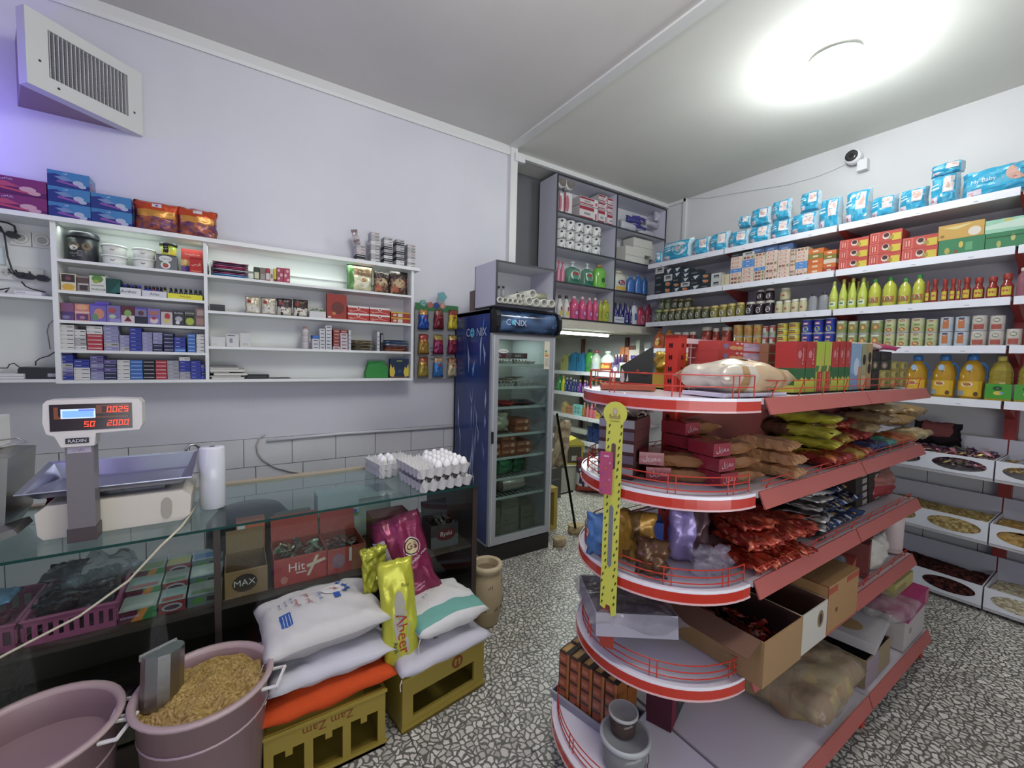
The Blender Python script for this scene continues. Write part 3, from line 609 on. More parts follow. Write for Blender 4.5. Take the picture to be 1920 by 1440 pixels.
# eggs on the counter
e0 = Vector((.93, 2.17, CZT+.002))
et2 = Proto(tag(eggtray(B(), 6, 6, .0505, .078, 'cdccca').build('counter_egg_tray', 'paper', None, True), None, 'egg tray'))
def sag(v): return v
et2.put(e0, .06, 'lower grey egg tray of the stack at the counter end', 'egg trays stacked on the counter')
et2.put(e0+Vector((-.012, .008, .070)), .06, 'upper grey egg tray of the stack, half filled with eggs', 'egg trays stacked on the counter')
for k in range(2): et2.put((.79, 2.50, CZT+.002+.035*k), .1, ['lower', 'upper'][k]+' grey egg tray just behind the tall egg stack', 'egg trays stacked on the counter', (.8, .8, .85))
eg = Proto(tag(B().lathe([(.004, 0, 'f0efec'), (.014, .005, 'f0efec'), (.021, .018, 'f2f1ee'), (.0205, .028, 'f2f1ee'), (.016, .042, 'f0efec'), (.009, .051, 'f0efec'), (.003, .054, 'f0efec')], 12).build('egg', 'plastic', None, True), None, 'egg'))
n = 0
for i in range(6):
    for j in range(6):
        if i < 2 or (j > 1 and i < 4 and False) or (i == 2 and j > 3): continue
        x, y = (i-2.5)*.0505, (j-2.5)*.0505; a = .06
        eg.put((e0.x-.015+x*math.cos(a)-y*math.sin(a), e0.y+.01+x*math.sin(a)+y*math.cos(a), e0.z+.070+.032), 0, f'white egg in the top tray, {od(j)} row from the front, {od(i-2)} from empty cups', 'white eggs in the top tray')
for k in range(4): eg.put((.72+.045*(k % 2), 2.44+.05*(k//2), CZT+.002+.035+.03), 0, f'white egg in the rear tray, {od(k)} counted from the tray corner by the scale', 'white eggs in the rear tray')
poly_bag('orange_bag', .12, .10, .05, 'c9753c', (1.08, 2.42, CZT+.002), 0, 'crumpled orange plastic bag behind the egg trays', 'bag', None, 60)
from mathutils.bvhtree import BVHTree
RED = 'c23222'; BRICK = 'a9544c'
# ---------------- shelving along the white wall ----------------
rk = thing('metal_shelving', 'white metal shelving on red posts along the white wall', 'shelving', (4.15, 0, 0))
RWZ = [2.75, 2.385, 2.065, 1.755, 1.395]
SE = [-.43, .537, 1.51, 2.475, 3.44]
pm = 'dcdfe6'
sbp = {}
def shelfpart(y0, y1, z, par):
    k = round(y1-y0, 3)
    if k not in sbp:
        L = y1-y0-.014
        b = B().box(.018, -L/2, -.022, .43, L/2, 0, 'c9c8cc').box(0, -L/2, -.048, .018, L/2, .004, pm)
        for q in (-.3, 0, .3): b.box(-.0008, q*L-.012, -.036, 0, q*L+.012, -.032, '8a8c92')
        sbp[k] = b.build('shelf', 'paint', par); o = sbp[k]
    else: o = sbp[k].copy(); COL.link(o); o.parent = par
    o.location = (0, (y0+y1)/2, z)
for z in RWZ:
    for i in range(4): shelfpart(SE[i], SE[i+1]-(.02 if i == 3 else 0), z, rk)
for y in SE[:4]: B().box(.36, y-.03, 0, .44, y+.03, 2.80, '9c3430').build('post', 'paint', rk)
brp = None
for z in RWZ:
    for y in SE[1:4]:
        if brp is None: brp = B().ext([(.04, -.022), (.42, -.022), (.42, -.16), (.34, -.13)], 'y', -.018, .018, 'a03a34').build('bracket', 'paint', rk); o = brp
        else: o = brp.copy(); COL.link(o)
        o.location = (0, y, z)
rb = thing('rear_shelving', 'white shelving on brown posts in the low room past the fridge', 'shelving', (4.15, 0, 0))
RBZ = [1.435, 1.125, .79, .44]
for z in RBZ:
    for a, b_ in ((3.46, 4.36), (4.37, 5.2)): shelfpart(a, b_, z, rb)
for y in (4.06, 4.95): B().box(.40, y-.025, 0, .44, y+.025, 1.93, '7a4a40').build('post', 'paint', rb)
# troughs with oval windows
def trough(y0, y1, z0, h, n, label):
    t = thing('display_trough', label, 'trough', (4.1, y0, z0), 0, 'white troughs with oval windows')
    L = y1-y0-.008; b = B(); cw = L/n; X0 = 0
    for i in range(n):
        a, c = i*cw, (i+1)*cw; cy, cz = (a+c)/2, h/2; N = 24
        inn = [(X0, cy+cw*.41*math.cos(2*PI*k/N), cz+h*.36*math.sin(2*PI*k/N)) for k in range(N)]
        out = []
        for k in range(N):
            ca_, sa_ = math.cos(2*PI*k/N), math.sin(2*PI*k/N); m = max(abs(ca_), abs(sa_)); out.append((X0, cy+cw/2*ca_/m, cz+h/2*sa_/m))
        b.add(inn+out, [(k, N+k, N+(k+1) % N, (k+1) % N) for k in range(N)], 'd3d6de')
    o = b.build('front_board', 'paint', t); md = o.modifiers.new('th', 'SOLIDIFY'); md.thickness = .006
    B().box(.0, 0, -.02, .44, L, 0, 'b9b8bc').build('trough_floor', 'paint', t)
    B().box(.40, 0, 0, .41, L, h+.10, 'c4c4d0').build('back_board', 'paint', t)
    for y in (0, L-.006): B().box(.006, y, 0, .40, y+.006, h*.98, 'cfd1d8').build('end_board', 'paint', t)
    return t
TRZ = [(.895, .12), (.475, .13), (.045, .133)]
TY = [(-.43, .541), (.541, 1.51), (1.51, 2.47)]
for k, (z, h) in enumerate(TRZ):
    for j, (a, b_) in enumerate(TY):
        trough(a, b_, z, h, 3, f'white {["top", "middle", "bottom"][k]} trough with oval windows, {["beyond the red post", "beside the red post", "behind the red gondola"][j]}')
def heap(name, label, cat, y0, y1, z0, h, cols, bump=.012, seed=1, m='grain', nu=60, nv=24):
    b = B(); rnd = random.Random(seed)
    def cf(u, v): return cols[int(rnd.random()*len(cols))]
    L = y1-y0
    b.grid(nu, nv, lambda u, v: (4.115+.375*v, y0+.012+(L-.03)*u, z0+h*.72+bump*nz(u*L*30, v*12, seed)+.02*math.sin(PI*v)+.025*nz(u*3, v*2, seed+3)), cf)
    b.grid(nu, 8, lambda u, v: (4.112+.004*nz(u*L*40, v*5), y0+.012+(L-.03)*u, z0+.005+h*.72*v), cf)
    return tag(b.build(name, m), label, cat, None, 'stuff')
heap('coffee_beans', 'dark brown dried goods heaped in the bottom trough', 'dried goods', .541, 1.51, .045, .133, ['3a1d1c', '4c2624', '2c1616', '5c322c'])
heap('sugar_crystals', 'pale crushed goods in the bottom trough beyond the red post', 'dried goods', -.43, .541, .045, .10, ['b9ad8c', 'cdc3a4', 'a89a78', 'd6ceb6'], seed=2)
heap('dried_beans', 'tan dried beans heaped in the middle trough', 'beans', .541, 1.51, .475, .13, ['a08a52', 'b59c62', '8c7643', 'c4ad74'], seed=3)
heap('dried_peas', 'ochre dried peas in the middle trough beyond the red post', 'peas', -.43, .541, .475, .12, ['b08a48', 'c09a58', '9a763a', 'a8925e'], seed=4)
# wrapped sweets and pasta in the top troughs
def scatter(name, label, cat, xs, ys, z, n, size, cols, seed, m='foil', dz=.05, kind='stuff'):
    b = B(); rnd = random.Random(seed)
    for _ in range(n):
        s = size*rnd.uniform(.7, 1.3); x = rnd.uniform(*xs); y = rnd.uniform(*ys)
        b.T = Matrix.Translation((x, y, z+dz*rnd.random())) @ Matrix.Rotation(rnd.uniform(0, 6.3), 4, 'Z') @ Matrix.Rotation(rnd.uniform(-.6, .6), 4, 'X') @ Matrix.Rotation(rnd.uniform(-.6, .6), 4, 'Y')
        c = rnd.choice(cols)
        b.add([(-s, -s*.1, 0), (-s*1.5, -s*.35, s*.1), (-s*1.5, s*.35, 0), (-s*.9, s*.4, s*.2), (0, s*.45, -s*.1), (s*.9, s*.4, 0), (s*1.5, s*.35, s*.1), (s*1.5, -s*.35, 0), (s*.9, -s*.4, .2*s), (0, -s*.45, 0), (0, 0, s*.42), (0, 0, -s*.4)],
              [(0, 1, 2), (9, 0, 10), (0, 3, 10), (3, 4, 10), (4, 5, 10), (5, 8, 10), (8, 9, 10), (5, 6, 7, 8), (0, 9, 11), (3, 0, 11), (4, 3, 11), (5, 4, 11), (8, 5, 11), (9, 8, 11)], [c]*8+[shade(c, .8)]*6)
    return tag(b.build(name, m), label, cat, None, kind)
scatter('wrapped_sweets', 'mixed wrapped sweets filling the top trough beside the red post', 'sweets', (4.12, 4.48), (.56, 1.49), .93, 900, .017, ['c77f8c', 'b9a45c', '5c3a6a', 'c9b2b4', '8c2f44', '3c2430', 'd69a9c', '6f8a5c', '4a2a5a'], 5, dz=.10)
scatter('wrapped_sweets', 'mixed wrapped sweets in the top trough behind the red gondola', 'sweets', (4.12, 4.48), (1.53, 2.45), .93, 250, .022, ['c97a4c', 'b9a45c', '8c2f44', 'c9b2b4'], 6, dz=.08)
scatter('dried_shells', 'tan shell-shaped snacks in the top trough beyond the red post', 'snacks', (4.12, 4.48), (-.42, .52), .925, 420, .02, ['b0945c', 'c4a970', '94783f'], 7, 'grain', dz=.075)
# ---------------- red gondola ----------------
GX0, GX1, GY, GR = 1.44, 3.2, 1.03, .33
gd = thing('gondola_shelving', 'red and white island shelving unit with rounded end shelves', 'shelving', (0, 0, 0))
GZ = [1.487, 1.175, .87, .548]
mods = [(GX0, GX0+.88), (GX0+.88, GX1)]
def halfdisc(r, z, th, par, name='end_shelf', cx=GX0-.02):
    n = 28; pts = [(cx-r*math.sin(PI*k/n), GY-r*math.cos(PI*k/n)) for k in range(n+1)]
    B().ext(pts[::-1], 'z', z-.012, z, 'ddd9e4').build(name, 'gloss', par)
    b = B()   # red band with white beading
    for (ra, rb_, za, zb_, c) in ((r+.001, r+.004, z-.006, z+.004, 'e4e4ea'), (r+.002, r+.002, z-.036, z-.006, RED), (r+.004, r+.004, z-.042, z-.036, 'd9b0b0')):
        P0 = [(cx-ra*math.sin(PI*k/n), GY-ra*math.cos(PI*k/n)) for k in range(n+1)]
        vs = [(x, y, za) for x, y in P0]+[(x, y, zb_) for x, y in P0]
        b.add(vs, [(k, k+1, n+2+k, n+1+k) for k in range(n)], c)
    b.box(cx-.002, GY-r-.004, z-.042, cx+.004, GY-r, z+.004, 'c9c9d8')
    o = b.build('edge_band', 'gloss', par); md = o.modifiers.new('t', 'SOLIDIFY'); md.thickness = .004
def rail(r, z, par, hs=(.018, .045, .075), cx=GX0-.02, arc=(0, PI), posts=(.12, .62, 1.1, 1.6, 2.2, 2.7)):
    b = B(); n = 22
    for h in hs: b.tube([(cx-r*math.sin(arc[0]+(arc[1]-arc[0])*k/n), GY-r*math.cos(arc[0]+(arc[1]-arc[0])*k/n), z+h) for k in range(n+1)], .0022, RED, 5)
    for a in posts:
        for d in (-.012/r, .012/r): b.tube([(cx-r*math.sin(a+d), GY-r*math.cos(a+d), z), (cx-r*math.sin(a+d), GY-r*math.cos(a+d), z+hs[-1])], .0022, RED, 5)
    for a in (arc[0], arc[1]): b.tube([(cx-r*math.sin(a), GY-r*math.cos(a), z), (cx-r*math.sin(a), GY-r*math.cos(a), z+hs[-1])], .0022, RED, 5)
    b.build('wire_rail', 'paint', par)
for i, z in enumerate(GZ):
    halfdisc(GR, z, .04, gd); rail(GR-.018, z+.003, gd, ((.035, .072) if i == 0 else (.012, .034, .058)), posts=(.28, .9, 1.62, 2.2, 2.75) if i != 3 else (.12, 1.0, 1.9, 2.7))
    for s in (-1, 1):
        for m_ in mods:
            a, c = m_[0]+.006, m_[1]-.006
            y0, y1 = (GY-GR, GY-.02) if s < 0 else (GY+.02, GY+GR)
            B().box(a, y0, z-.018, c, y1, z-.004, 'cfc8cc').build('shelf', 'paint', gd)
            ye = GY+s*GR
            B().ext([(ye, z+.004), (ye+s*.004, z+.004), (ye+s*.028, z-.048), (ye+s*.022, z-.05)], 'x', a, c, BRICK).build('price_rail', 'paint', gd)
            B().box(a, min(ye, ye-s*.02), z-.004, c, max(ye, ye-s*.02), z+.001, 'd9c9cc').build('shelf_lip', 'paint', gd)
        b = B()
        for h in ((.03, .058) if i == 0 else (.012, .03)): b.tube([(GX0+.05, GY+s*(GR-.012), z+h), (GX1-.05, GY+s*(GR-.012), z+h)], .002, RED, 5)
        for k in range(9): b.tube([(GX0+.08+k*.2, GY+s*(GR-.012), z), (GX0+.12+k*.2, GY+s*(GR-.012), z+(.058 if i == 0 else .03))], .002, RED, 5)
        b.build('wire_rail', 'paint', gd)
    for x in (GX0, GX0+.88, GX1-.02):
        B().ext([(GY-.02, z-.018), (GY-GR+.06, z-.018), (GY-.02, z-.11)], 'x', x-.004, x+.004, '9c3a30').build('bracket', 'paint', gd)
# posts with H-shaped slots
for x in (GX0, GX0+.88, GX1-.03):
    po = B().box(x-.022, GY-.022, .0, x+.030, GY+.035, 1.70, RED).build('post', 'paint', gd)
    if x == GX0:
        b = B()
        for k in range(15):
            z = 1.665-k*.046
            for dy in (-.0,):
                for (q0, q1, w0, w1) in ((-.004, .002, -.009, .009), (.002, .006, -.003, .003), (.006, .012, -.009, .009)):
                    b.box(x-.0228, GY+.006+q0, z+w0, x-.0221, GY+.006+q1, z+w1, '240a0a')
                b.box(x+.0, GY-.0228, z-.009, x+.004, GY-.0221, z+.009, '4a1410').box(x+.004, GY-.0228, z-.003, x+.008, GY-.0221, z+.003, '4a1410').box(x+.008, GY-.0228, z-.009, x+.012, GY-.0221, z+.009, '4a1410')
        b.build('post_slots', 'paper', po)
        B().box(x-.026, GY-.026, 1.70, x+.034, GY+.039, 1.706, '7a2018').build('post_cap', 'plastic', po)
B().box(GX0+.03, GY-.012, .16, GX1-.03, GY+.012, 1.46, '7c3c38').build('centre_panel', 'paint', gd)
b = B()   # wire mesh above the top shelf
for k in range(42): b.tube([(GX0+.05+k*.0415, GY, 1.49), (GX0+.05+k*.0415, GY, 1.68)], .0016, 'd9d4da', 4)
for k in range(5): b.tube([(GX0+.03, GY, 1.50+k*.04), (GX1-.03, GY, 1.50+k*.04)], .0016, 'd9d4da', 4)
tag(b.build('mesh_panel', 'paint', gd), kind='stuff')
B().box(GX0+.03, GY-.01, 1.675, GX1-.03, GY+.02, 1.695, 'd2b8bc').build('top_bar', 'paint', gd)
# base
BZ, BR = .155, .42
halfdisc(BR, BZ, .04, gd, 'base_end_shelf'); rail(BR-.018, BZ+.003, gd, (.012, .034, .058), arc=(.55, PI), posts=(1.0, 1.75, 2.5))
for s in (-1, 1):
    for a, c in mods:
        ye = GY+s*BR; B().box(a, min(GY, ye), BZ-.02, c-.01, max(GY, ye), BZ-.004, 'cfc8d0').build('base_shelf', 'paint', gd)
        B().ext([(ye, BZ+.004), (ye+s*.004, BZ+.004), (ye+s*.022, BZ-.05), (ye+s*.016, BZ-.052)], 'x', a, c-.012, BRICK).build('price_rail', 'paint', gd)
    for x in (GX0+.88, GX1-.03): B().box(x-.02, GY+s*(BR-.03)-.02, 0, x+.02, GY+s*(BR-.03)+.02, BZ-.02, RED).build('foot', 'paint', gd)
B().lathe([(BR*.0+.30, .0, '5a2a28'), (.30, .11, '5a2a28')], 24, GX0-.02, GY).build('base_plinth', 'paint', gd)
# ---------------- perforated hanging strips ----------------
def strip(loc, w, h, col, label, rz, loops, extra=None):
    t = thing('hanging_strip', label, 'display strip', loc, rz)
    out = []; R_ = w*.72
    for k in range(13): a = -PI*.22+(PI*1.44)*k/12; out.append((R_*math.cos(a), h-R_+R_*math.sin(a)))
    poly = [(-w/2, .03), (-w/2+w*.2, 0.0), (w/2, .012)]+out[0:0]
    poly = [(-w/2, .02), (-w*.2, .012), (-w*.12, .03), (w*.12, .026), (w*.2, -.01), (w/2, .0), (w/2, h-R_*1.75)]+out+[(-w/2, h-R_*1.75)]
    B().ext(poly, 'y', -.001, .001, col).build('strip_board', 'plastic', t)
    if extra: extra(t, w, h, R_)
    return t
def yel(t, w, h, R_):
    b = B(); dk = '4a4a20'
    b.art((-w*.14, -.001, .16), (w*.26, 0, 0), (0, 0, .22), [('p', [(0, .05), (.5, 0), (1, .05), (1, .95), (.5, 1), (0, .95)], '6f7478')])
    b.art((-w*.14, -.001, .50), (w*.26, 0, 0), (0, 0, .09), [('p', [(0, .05), (.5, 0), (1, .05), (1, .95), (.5, 1), (0, .95)], '5c4a40')])
    rnd = random.Random(3)
    for k in range(26):
        for s in (-1, 1):
            z = .03+k*.0245; x = s*w*.33+rnd.uniform(-.006, .006); b.art((x-.004, -.0012, z), (.008, 0, 0), (0, 0, .012), [('p', [(0, 0), (.6, .1), (1, .9), (.4, 1)], dk)])
    b.build('punch_holes', 'paper', t)
    b = B(); b.art((-R_*.5, -.001, h-R_*1.55), (R_, 0, 0), (0, 0, R_*1.1), [('e', .5, .62, .2, .3, 'a9945c'), ('e', .5, .66, .14, .22, 'b9aca0'), ('r', .05, .12, .95, .3, '9a8a4a'), ('p', [(.05, .3), (.12, .5), (.2, .3)], '8c7640'), ('p', [(.8, .3), (.88, .5), (.95, .3)], '8c7640'), ('r', .1, -.12, .9, -.07, '8a8a34')]); b.build('printed_emblem', 'paper', t)
strip((1.064, .985, .735), .056, .73, 'c3c444', 'yellow perforated hanging strip with round head at the gondola end', -1.08, 2, yel)
tag(B().box(-.024, 0, 0, .024, .003, .24, 'a83c2c').build('red_bracket', 'paint', None, False, (1.075, .995, .60), -1.08), 'red metal plate hanging below the yellow perforated strip', 'plate')
tp_k = thing('hanging_card', 'pink patterned card hanging across the yellow perforated strip', 'card', (1.045, .995, 1.15), -1.08)
B().box(-.024, -.001, 0, .019, .001, .145, 'b0486a').build('card_face', 'paper', tp_k)
b = B(); b.art((-.024, -.0012, 0), (.043, 0, 0), (0, 0, .145), [('r', .3, .88, .7, .92, 'd0a0b0')]+[('e', .2+.3*(k % 3), .1+.13*k, .1, .03, ['8c4c8c', 'b8643c', 'c4708c'][k % 3]) for k in range(6)]); b.build('card_print', 'paper', tp_k)
tag(B().tube([(1.09, .985, 1.44), (1.10, .99, 1.47), (1.112, .99, 1.492), (1.12, 1.0, 1.485)], .0035, 'd8d8d8', 6).build('plastic_hook', 'plastic', None, True), 'white plastic hook holding the yellow strip on the top rail', 'hook')
# ---------------- floor goods by the counter ----------------
def bucket(cx, cy, label):
    t = thing('plastic_bucket', label, 'bucket', (cx, cy, 0)); c = '94787c'
    B().lathe([(.145, 0, c), (.15, .01, c), (.183, .485, c), (.195, .487, 'a8908f'), (.2, .495, 'b39b9b'), (.197, .503, 'a8908f'), (.183, .504, 'a8908f'), (.176, .49, c), (.165, .35, '866c72'), (.14, .02, c)], 36).build('bucket_body', 'plastic', t, True)
    B().lathe([(.177, .39, c), (.180, .392, 'b39aa0'), (.18, .40, c)], 36).build('bead', 'plastic', t, True)
    return t
bk1 = bucket(-.495, 1.70, 'empty mauve plastic bucket in front of the counter')
bk2 = bucket(-.092, 1.685, 'mauve plastic bucket full of crushed grain with a metal scoop')
for t, s in ((bk1, 1), (bk2, 1), (bk2, -1)):
    a = -.35 if s > 0 else PI-.1
    q = [Vector((.19*math.cos(a+d), .19*math.sin(a+d), .475)) for d in (-.25, .25)]; o_ = Vector((math.cos(a), math.sin(a), 0))*.045
    B().tube([q[0], q[0]+o_+Vector((0, 0, .005)), q[1]+o_+Vector((0, 0, .005)), q[1]], .006, 'd9d6d2', 6).build('bucket_handle', 'plastic', t)
rnd = random.Random(4)
gc = ['a98c4e', 'b3955a', '9c7e44', 'b89c62', 'a08448', '8c713c']
b = B(); b.grid(90, 36, lambda u, v: (-.092+.175*v*math.cos(2*PI*u), 1.685+.175*v*math.sin(2*PI*u), .462+.035*(1-v)+.022*nz(v*math.cos(2*PI*u)*3, v*math.sin(2*PI*u)*3)+.005*nz(v*60*math.cos(2*PI*u), v*60*math.sin(2*PI*u), 4)), lambda u, v: rnd.choice(gc), True)
tag(b.build('crushed_grain', 'grain'), 'golden crushed grain heaped in the mauve bucket', 'grain', None, 'stuff')
scp = thing('metal_scoop', 'square metal scoop stuck upright in the bucket of grain', 'scoop', (-.215, 1.715, .455))
hp = [(-.045+.09*k/8*1.0, -.05*math.sin(PI*(k/8)**.8)) for k in range(9)]+[(.045, .012), (-.045, .012)]
M0 = Matrix.Rotation(.7, 4, 'Z') @ Matrix.Rotation(.12, 4, 'Y') @ Matrix.Rotation(-.1, 4, 'X')
b = B(); b.T = M0
b.ext([(x*1.1, y*1.2) for x, y in [(-.045, .015), (-.05, -.01), (-.035, -.035), (-.01, -.048), (.02, -.045), (.045, -.03), (.055, -.01), (.055, .015)]], 'z', 0, .165, '9c9c98'); b.build('scoop_body', 'metal', scp)
b = B(); b.T = M0; b.box(-.052, .0175, .150, .062, .022, .170, 'd6dadc'); b.build('rim_strip', 'metal', scp)
# yellow crates
def crate(cx, cy, rz, label, kind):
    t = thing('plastic_crate', label, 'crate', (cx, cy, 0), rz); c = '94802c'; w, d, h = .43, .31, .25
    if kind == 0:   # side with three notched openings
        xs = [-.215, -.175, -.075, -.045, .045, .075, .175, .215]
        b = B().box(-w/2, -d/2, .165, w/2, -d/2+.012, h, c).box(-w/2, -d/2, 0, w/2, -d/2+.012, .03, c)
        for a_, b2 in ((-.215, -.185), (-.085, -.055), (.05, .08), (.185, .215)): b.box(a_, -d/2, .03, b2, -d/2+.012, .165, c)
        for m_ in (-.135, 0, .13): b.box(m_-.012, -d/2, .14, m_+.012, -d/2+.012, .165, c)
        b.build('crate_front', 'plastic', t)
        b = B(); b.txt('Zam Zam', (0, -d/2-.001, .205), (-1, 0, 0), (0, 0, -1), .032, '7a3a20', .3); b.build('crate_lettering', 'paper', t)
    else:
        b = B().box(-w/2, -d/2, .155, w/2, -d/2+.012, h, c).box(-w/2, -d/2, 0, w/2, -d/2+.012, .06, c).box(-w/2, -d/2, .06, -w/2+.05, -d/2+.012, .155, c).box(w/2-.06, -d/2, .06, w/2, -d/2+.012, .155, c)
        b.build('crate_front', 'plastic', t)
        b = B(); b.art((.03, -d/2-.0005, .168), (.06, 0, 0), (0, 0, .06), [('e', .5, .5, .5, .5, '7e3a22'), ('e', .35, .5, .14, .3, '94802c'), ('e', .65, .5, .14, .3, '94802c'), ('e', .5, .4, .1, .2, '7e3a22')]); b.build('crate_emblem', 'paper', t)
    b = B()
    for x in (-w/2, w/2-.012): b.box(x, -d/2+.012, .0, x+.012, d/2, h, shade(c, .9))
    b.box(-w/2, d/2-.012, 0, w/2, d/2, h, c).box(-w/2, -d/2, 0, w/2, d/2, .012, shade(c, .8)).box(-w/2-.006, -d/2-.006, h-.016, w/2+.006, -d/2, h-.004, shade(c, 1.1)).box(-w/2-.006, -d/2-.006, .02, w/2+.006, -d/2, .032, c)
    b.build('crate_shell', 'plastic', t); return t
crate(.285, 1.80, .0, 'dirty yellow crate with three openings under the orange sack', 0)
crate(.765, 1.835, .14, 'dirty yellow crate with round red emblem under two white sacks', 1)
# sacks
def bvh_of(b): return BVHTree.FromPolygons([Vector(v) for v in b.v], b.f)
def drape(b, tree, items, e=.0012, axis='z'):
    """flat print laid on a soft surface: items are lists of local 2D points, moved onto the surface"""
    for vs, fs, col in items:
        out = []
        for x, y in vs:
            if axis == 'z': h = tree.ray_cast(Vector((x, y, 2)), Vector((0, 0, -1)))
            else: h = tree.ray_cast(Vector((x, -2, y)), Vector((0, 1, 0)))
            if h[0] is None: out.append(Vector((x, y, 0)) if axis == 'z' else Vector((x, 0, y)))
            else: out.append(h[0]+(Vector((0, 0, e)) if axis == 'z' else Vector((0, -e, 0))))
        b.add(out, fs, col)
def titem(s, cx, cy, h, col, rot=0, w=None):
    vs, fs, asp = textgeo(s); k = h if not w or asp*h <= w else w/asp; c, s_ = math.cos(rot), math.sin(rot)
    return ([(cx+(x*c-y*s_)*k, cy+(x*s_+y*c)*k) for x, y in vs], fs, col)
def shape(pts, col): return (pts, [tuple(range(len(pts)))], col)
def rect(x0, y0, x1, y1, col, rot=0, n=6):
    vs = []; fs = []
    for j in range(n+1):
        for i in range(n+1): vs.append((x0+(x1-x0)*i/n, y0+(y1-y0)*j/n))
    for j in range(n):
        for i in range(n): a = j*(n+1)+i; fs.append((a, a+1, a+n+2, a+n+1))
    cx, cy = (x0+x1)/2, (y0+y1)/2; c, s_ = math.cos(rot), math.sin(rot)
    return ([(cx+(x-cx)*c-(y-cy)*s_, cy+(x-cx)*s_+(y-cy)*c) for x, y in vs], fs, col)
def star(cx, cy, r, col): return ([(cx, cy)]+[(cx+(r if k % 2 == 0 else r*.42)*math.cos(PI/2+k*PI/5), cy+(r if k % 2 == 0 else r*.42)*math.sin(PI/2+k*PI/5)) for k in range(10)], [(0, 1+k, 1+(k+1) % 10) for k in range(10)], col)
def disc(cx, cy, r, col, ry=None): return ([(cx, cy)]+[(cx+r*math.cos(k*PI/10), cy+(ry or r)*math.sin(k*PI/10)) for k in range(20)], [(0, 1+k, 1+(k+1) % 20) for k in range(20)], col)
def sack(w, d, t, cf, loc, rz, label, items=(), seed=1, tilt=(0, 0), name='sack', wr=.014, m='cloth'):
    b = B(); bagmesh(b, w, d, t, cf, seed, wr, 22, 18, .42, .04, lie=True)
    o = thing(name, label, 'sack', loc); o.rotation_euler = (tilt[0], tilt[1], rz)
    b.build('sack_body', m, o, True)
    # stitched seam tufts at the corners
    B().tube([(-w/2, -d/2, t*.4), (-w/2-.012, -d/2-.01, t*.3), (-w/2-.012, -d/2-.014, t*.1)], .0015, 'd8d4c8', 4).build('seam_string', 'cloth', o)
    if items:
        tr = bvh_of(b)
        for i, it in enumerate(items): p = B(); drape(p, tr, [it], .0012+.0003*i); p.build('print', 'paper', o)
    return o
blue = '2c56a4'
sack(.52, .35, .115, lambda u, v, s: 'c9481e', (.285, 1.80, .25), .02, 'bright orange sack lying on the yellow crate', seed=3)
sack(.47, .36, .125, lambda u, v, s: 'c4c3cc' if s < 0 or v > .05 else 'b9b8bf', (.31, 1.835, .328), .04, 'plain white woven sack between the orange and printed sacks', seed=4)
sack(.47, .38, .19, lambda u, v, s: 'c6c4c0' if s < 0 else 'a9a6a8', (.30, 1.875, .42), .05, 'white sack printed with blue stars and red script, topmost of its pile',
     [rect(-.165, -.10, -.125, -.02, blue)]+[rect(-.155+.011*k, -.098, -.153+.011*k, -.03, 'cfcdc9', 0, 3) for k in range(3)]
     + [titem('\uFEED\uFE91 \uFE8E\uFEB3\uFED4', -.155+.022*k, .06, .017, blue, PI/2) for k in range(3)]
     + [titem('\uFEAF\uFEAE\uFEA9 \uFEAA\uFEE8\uFED7', -.055, .03, .034, 'b84a3c', PI/2), titem('\uFEF2\uFE8E\uFEE4\uFEB3', -.095, .02, .032, 'b84a3c', PI/2)]
     + [titem('\uFEED\uFEE7 \uFE8E\uFEF4\uFEB3', -.008, .03, .028, '4a6ab0', PI/2), disc(.055, .055, .05, 'dedcd8'), titem('\uFEEE\uFEE0\uFE8D\uFEA9', .055, .055, .034, 'c83c28', PI/2, .085), rect(.045, -.03, .07, .008, blue)]
     + [star(.105, .075, .022, blue), star(.085, .108, .015, blue), star(.112, .038, .019, blue), star(.095, .01, .016, blue), star(.10, .125, .012, blue)], seed=5)
sack(.45, .36, .12, lambda u, v, s: 'c0bec6', (.755, 1.79, .252), .10, 'white woven sack lying on the crate nearer the fridge', [titem('k', -.02, -.08, .03, '333', -.2)], seed=6)
sack(.36, .34, .16, lambda u, v, s: ('6aa396' if .06 < v < .30 and s < 0 else 'cfcecb'), (.80, 1.81, .352), .10, 'white sack with a sea-green band, atop the crate nearer the fridge',
     [titem('\uFEEA\uFEBB\uFE8E\uFEA7', .02, .09, .03, '8a8a90', .6), titem('\uFEAD\uFE8E\uFE92', .10, .02, .025, '9a9aa0', 1.1), titem('\uFEE1\uFEAE', -.06, .02, .025, '9a9aa0', .3)], seed=8)
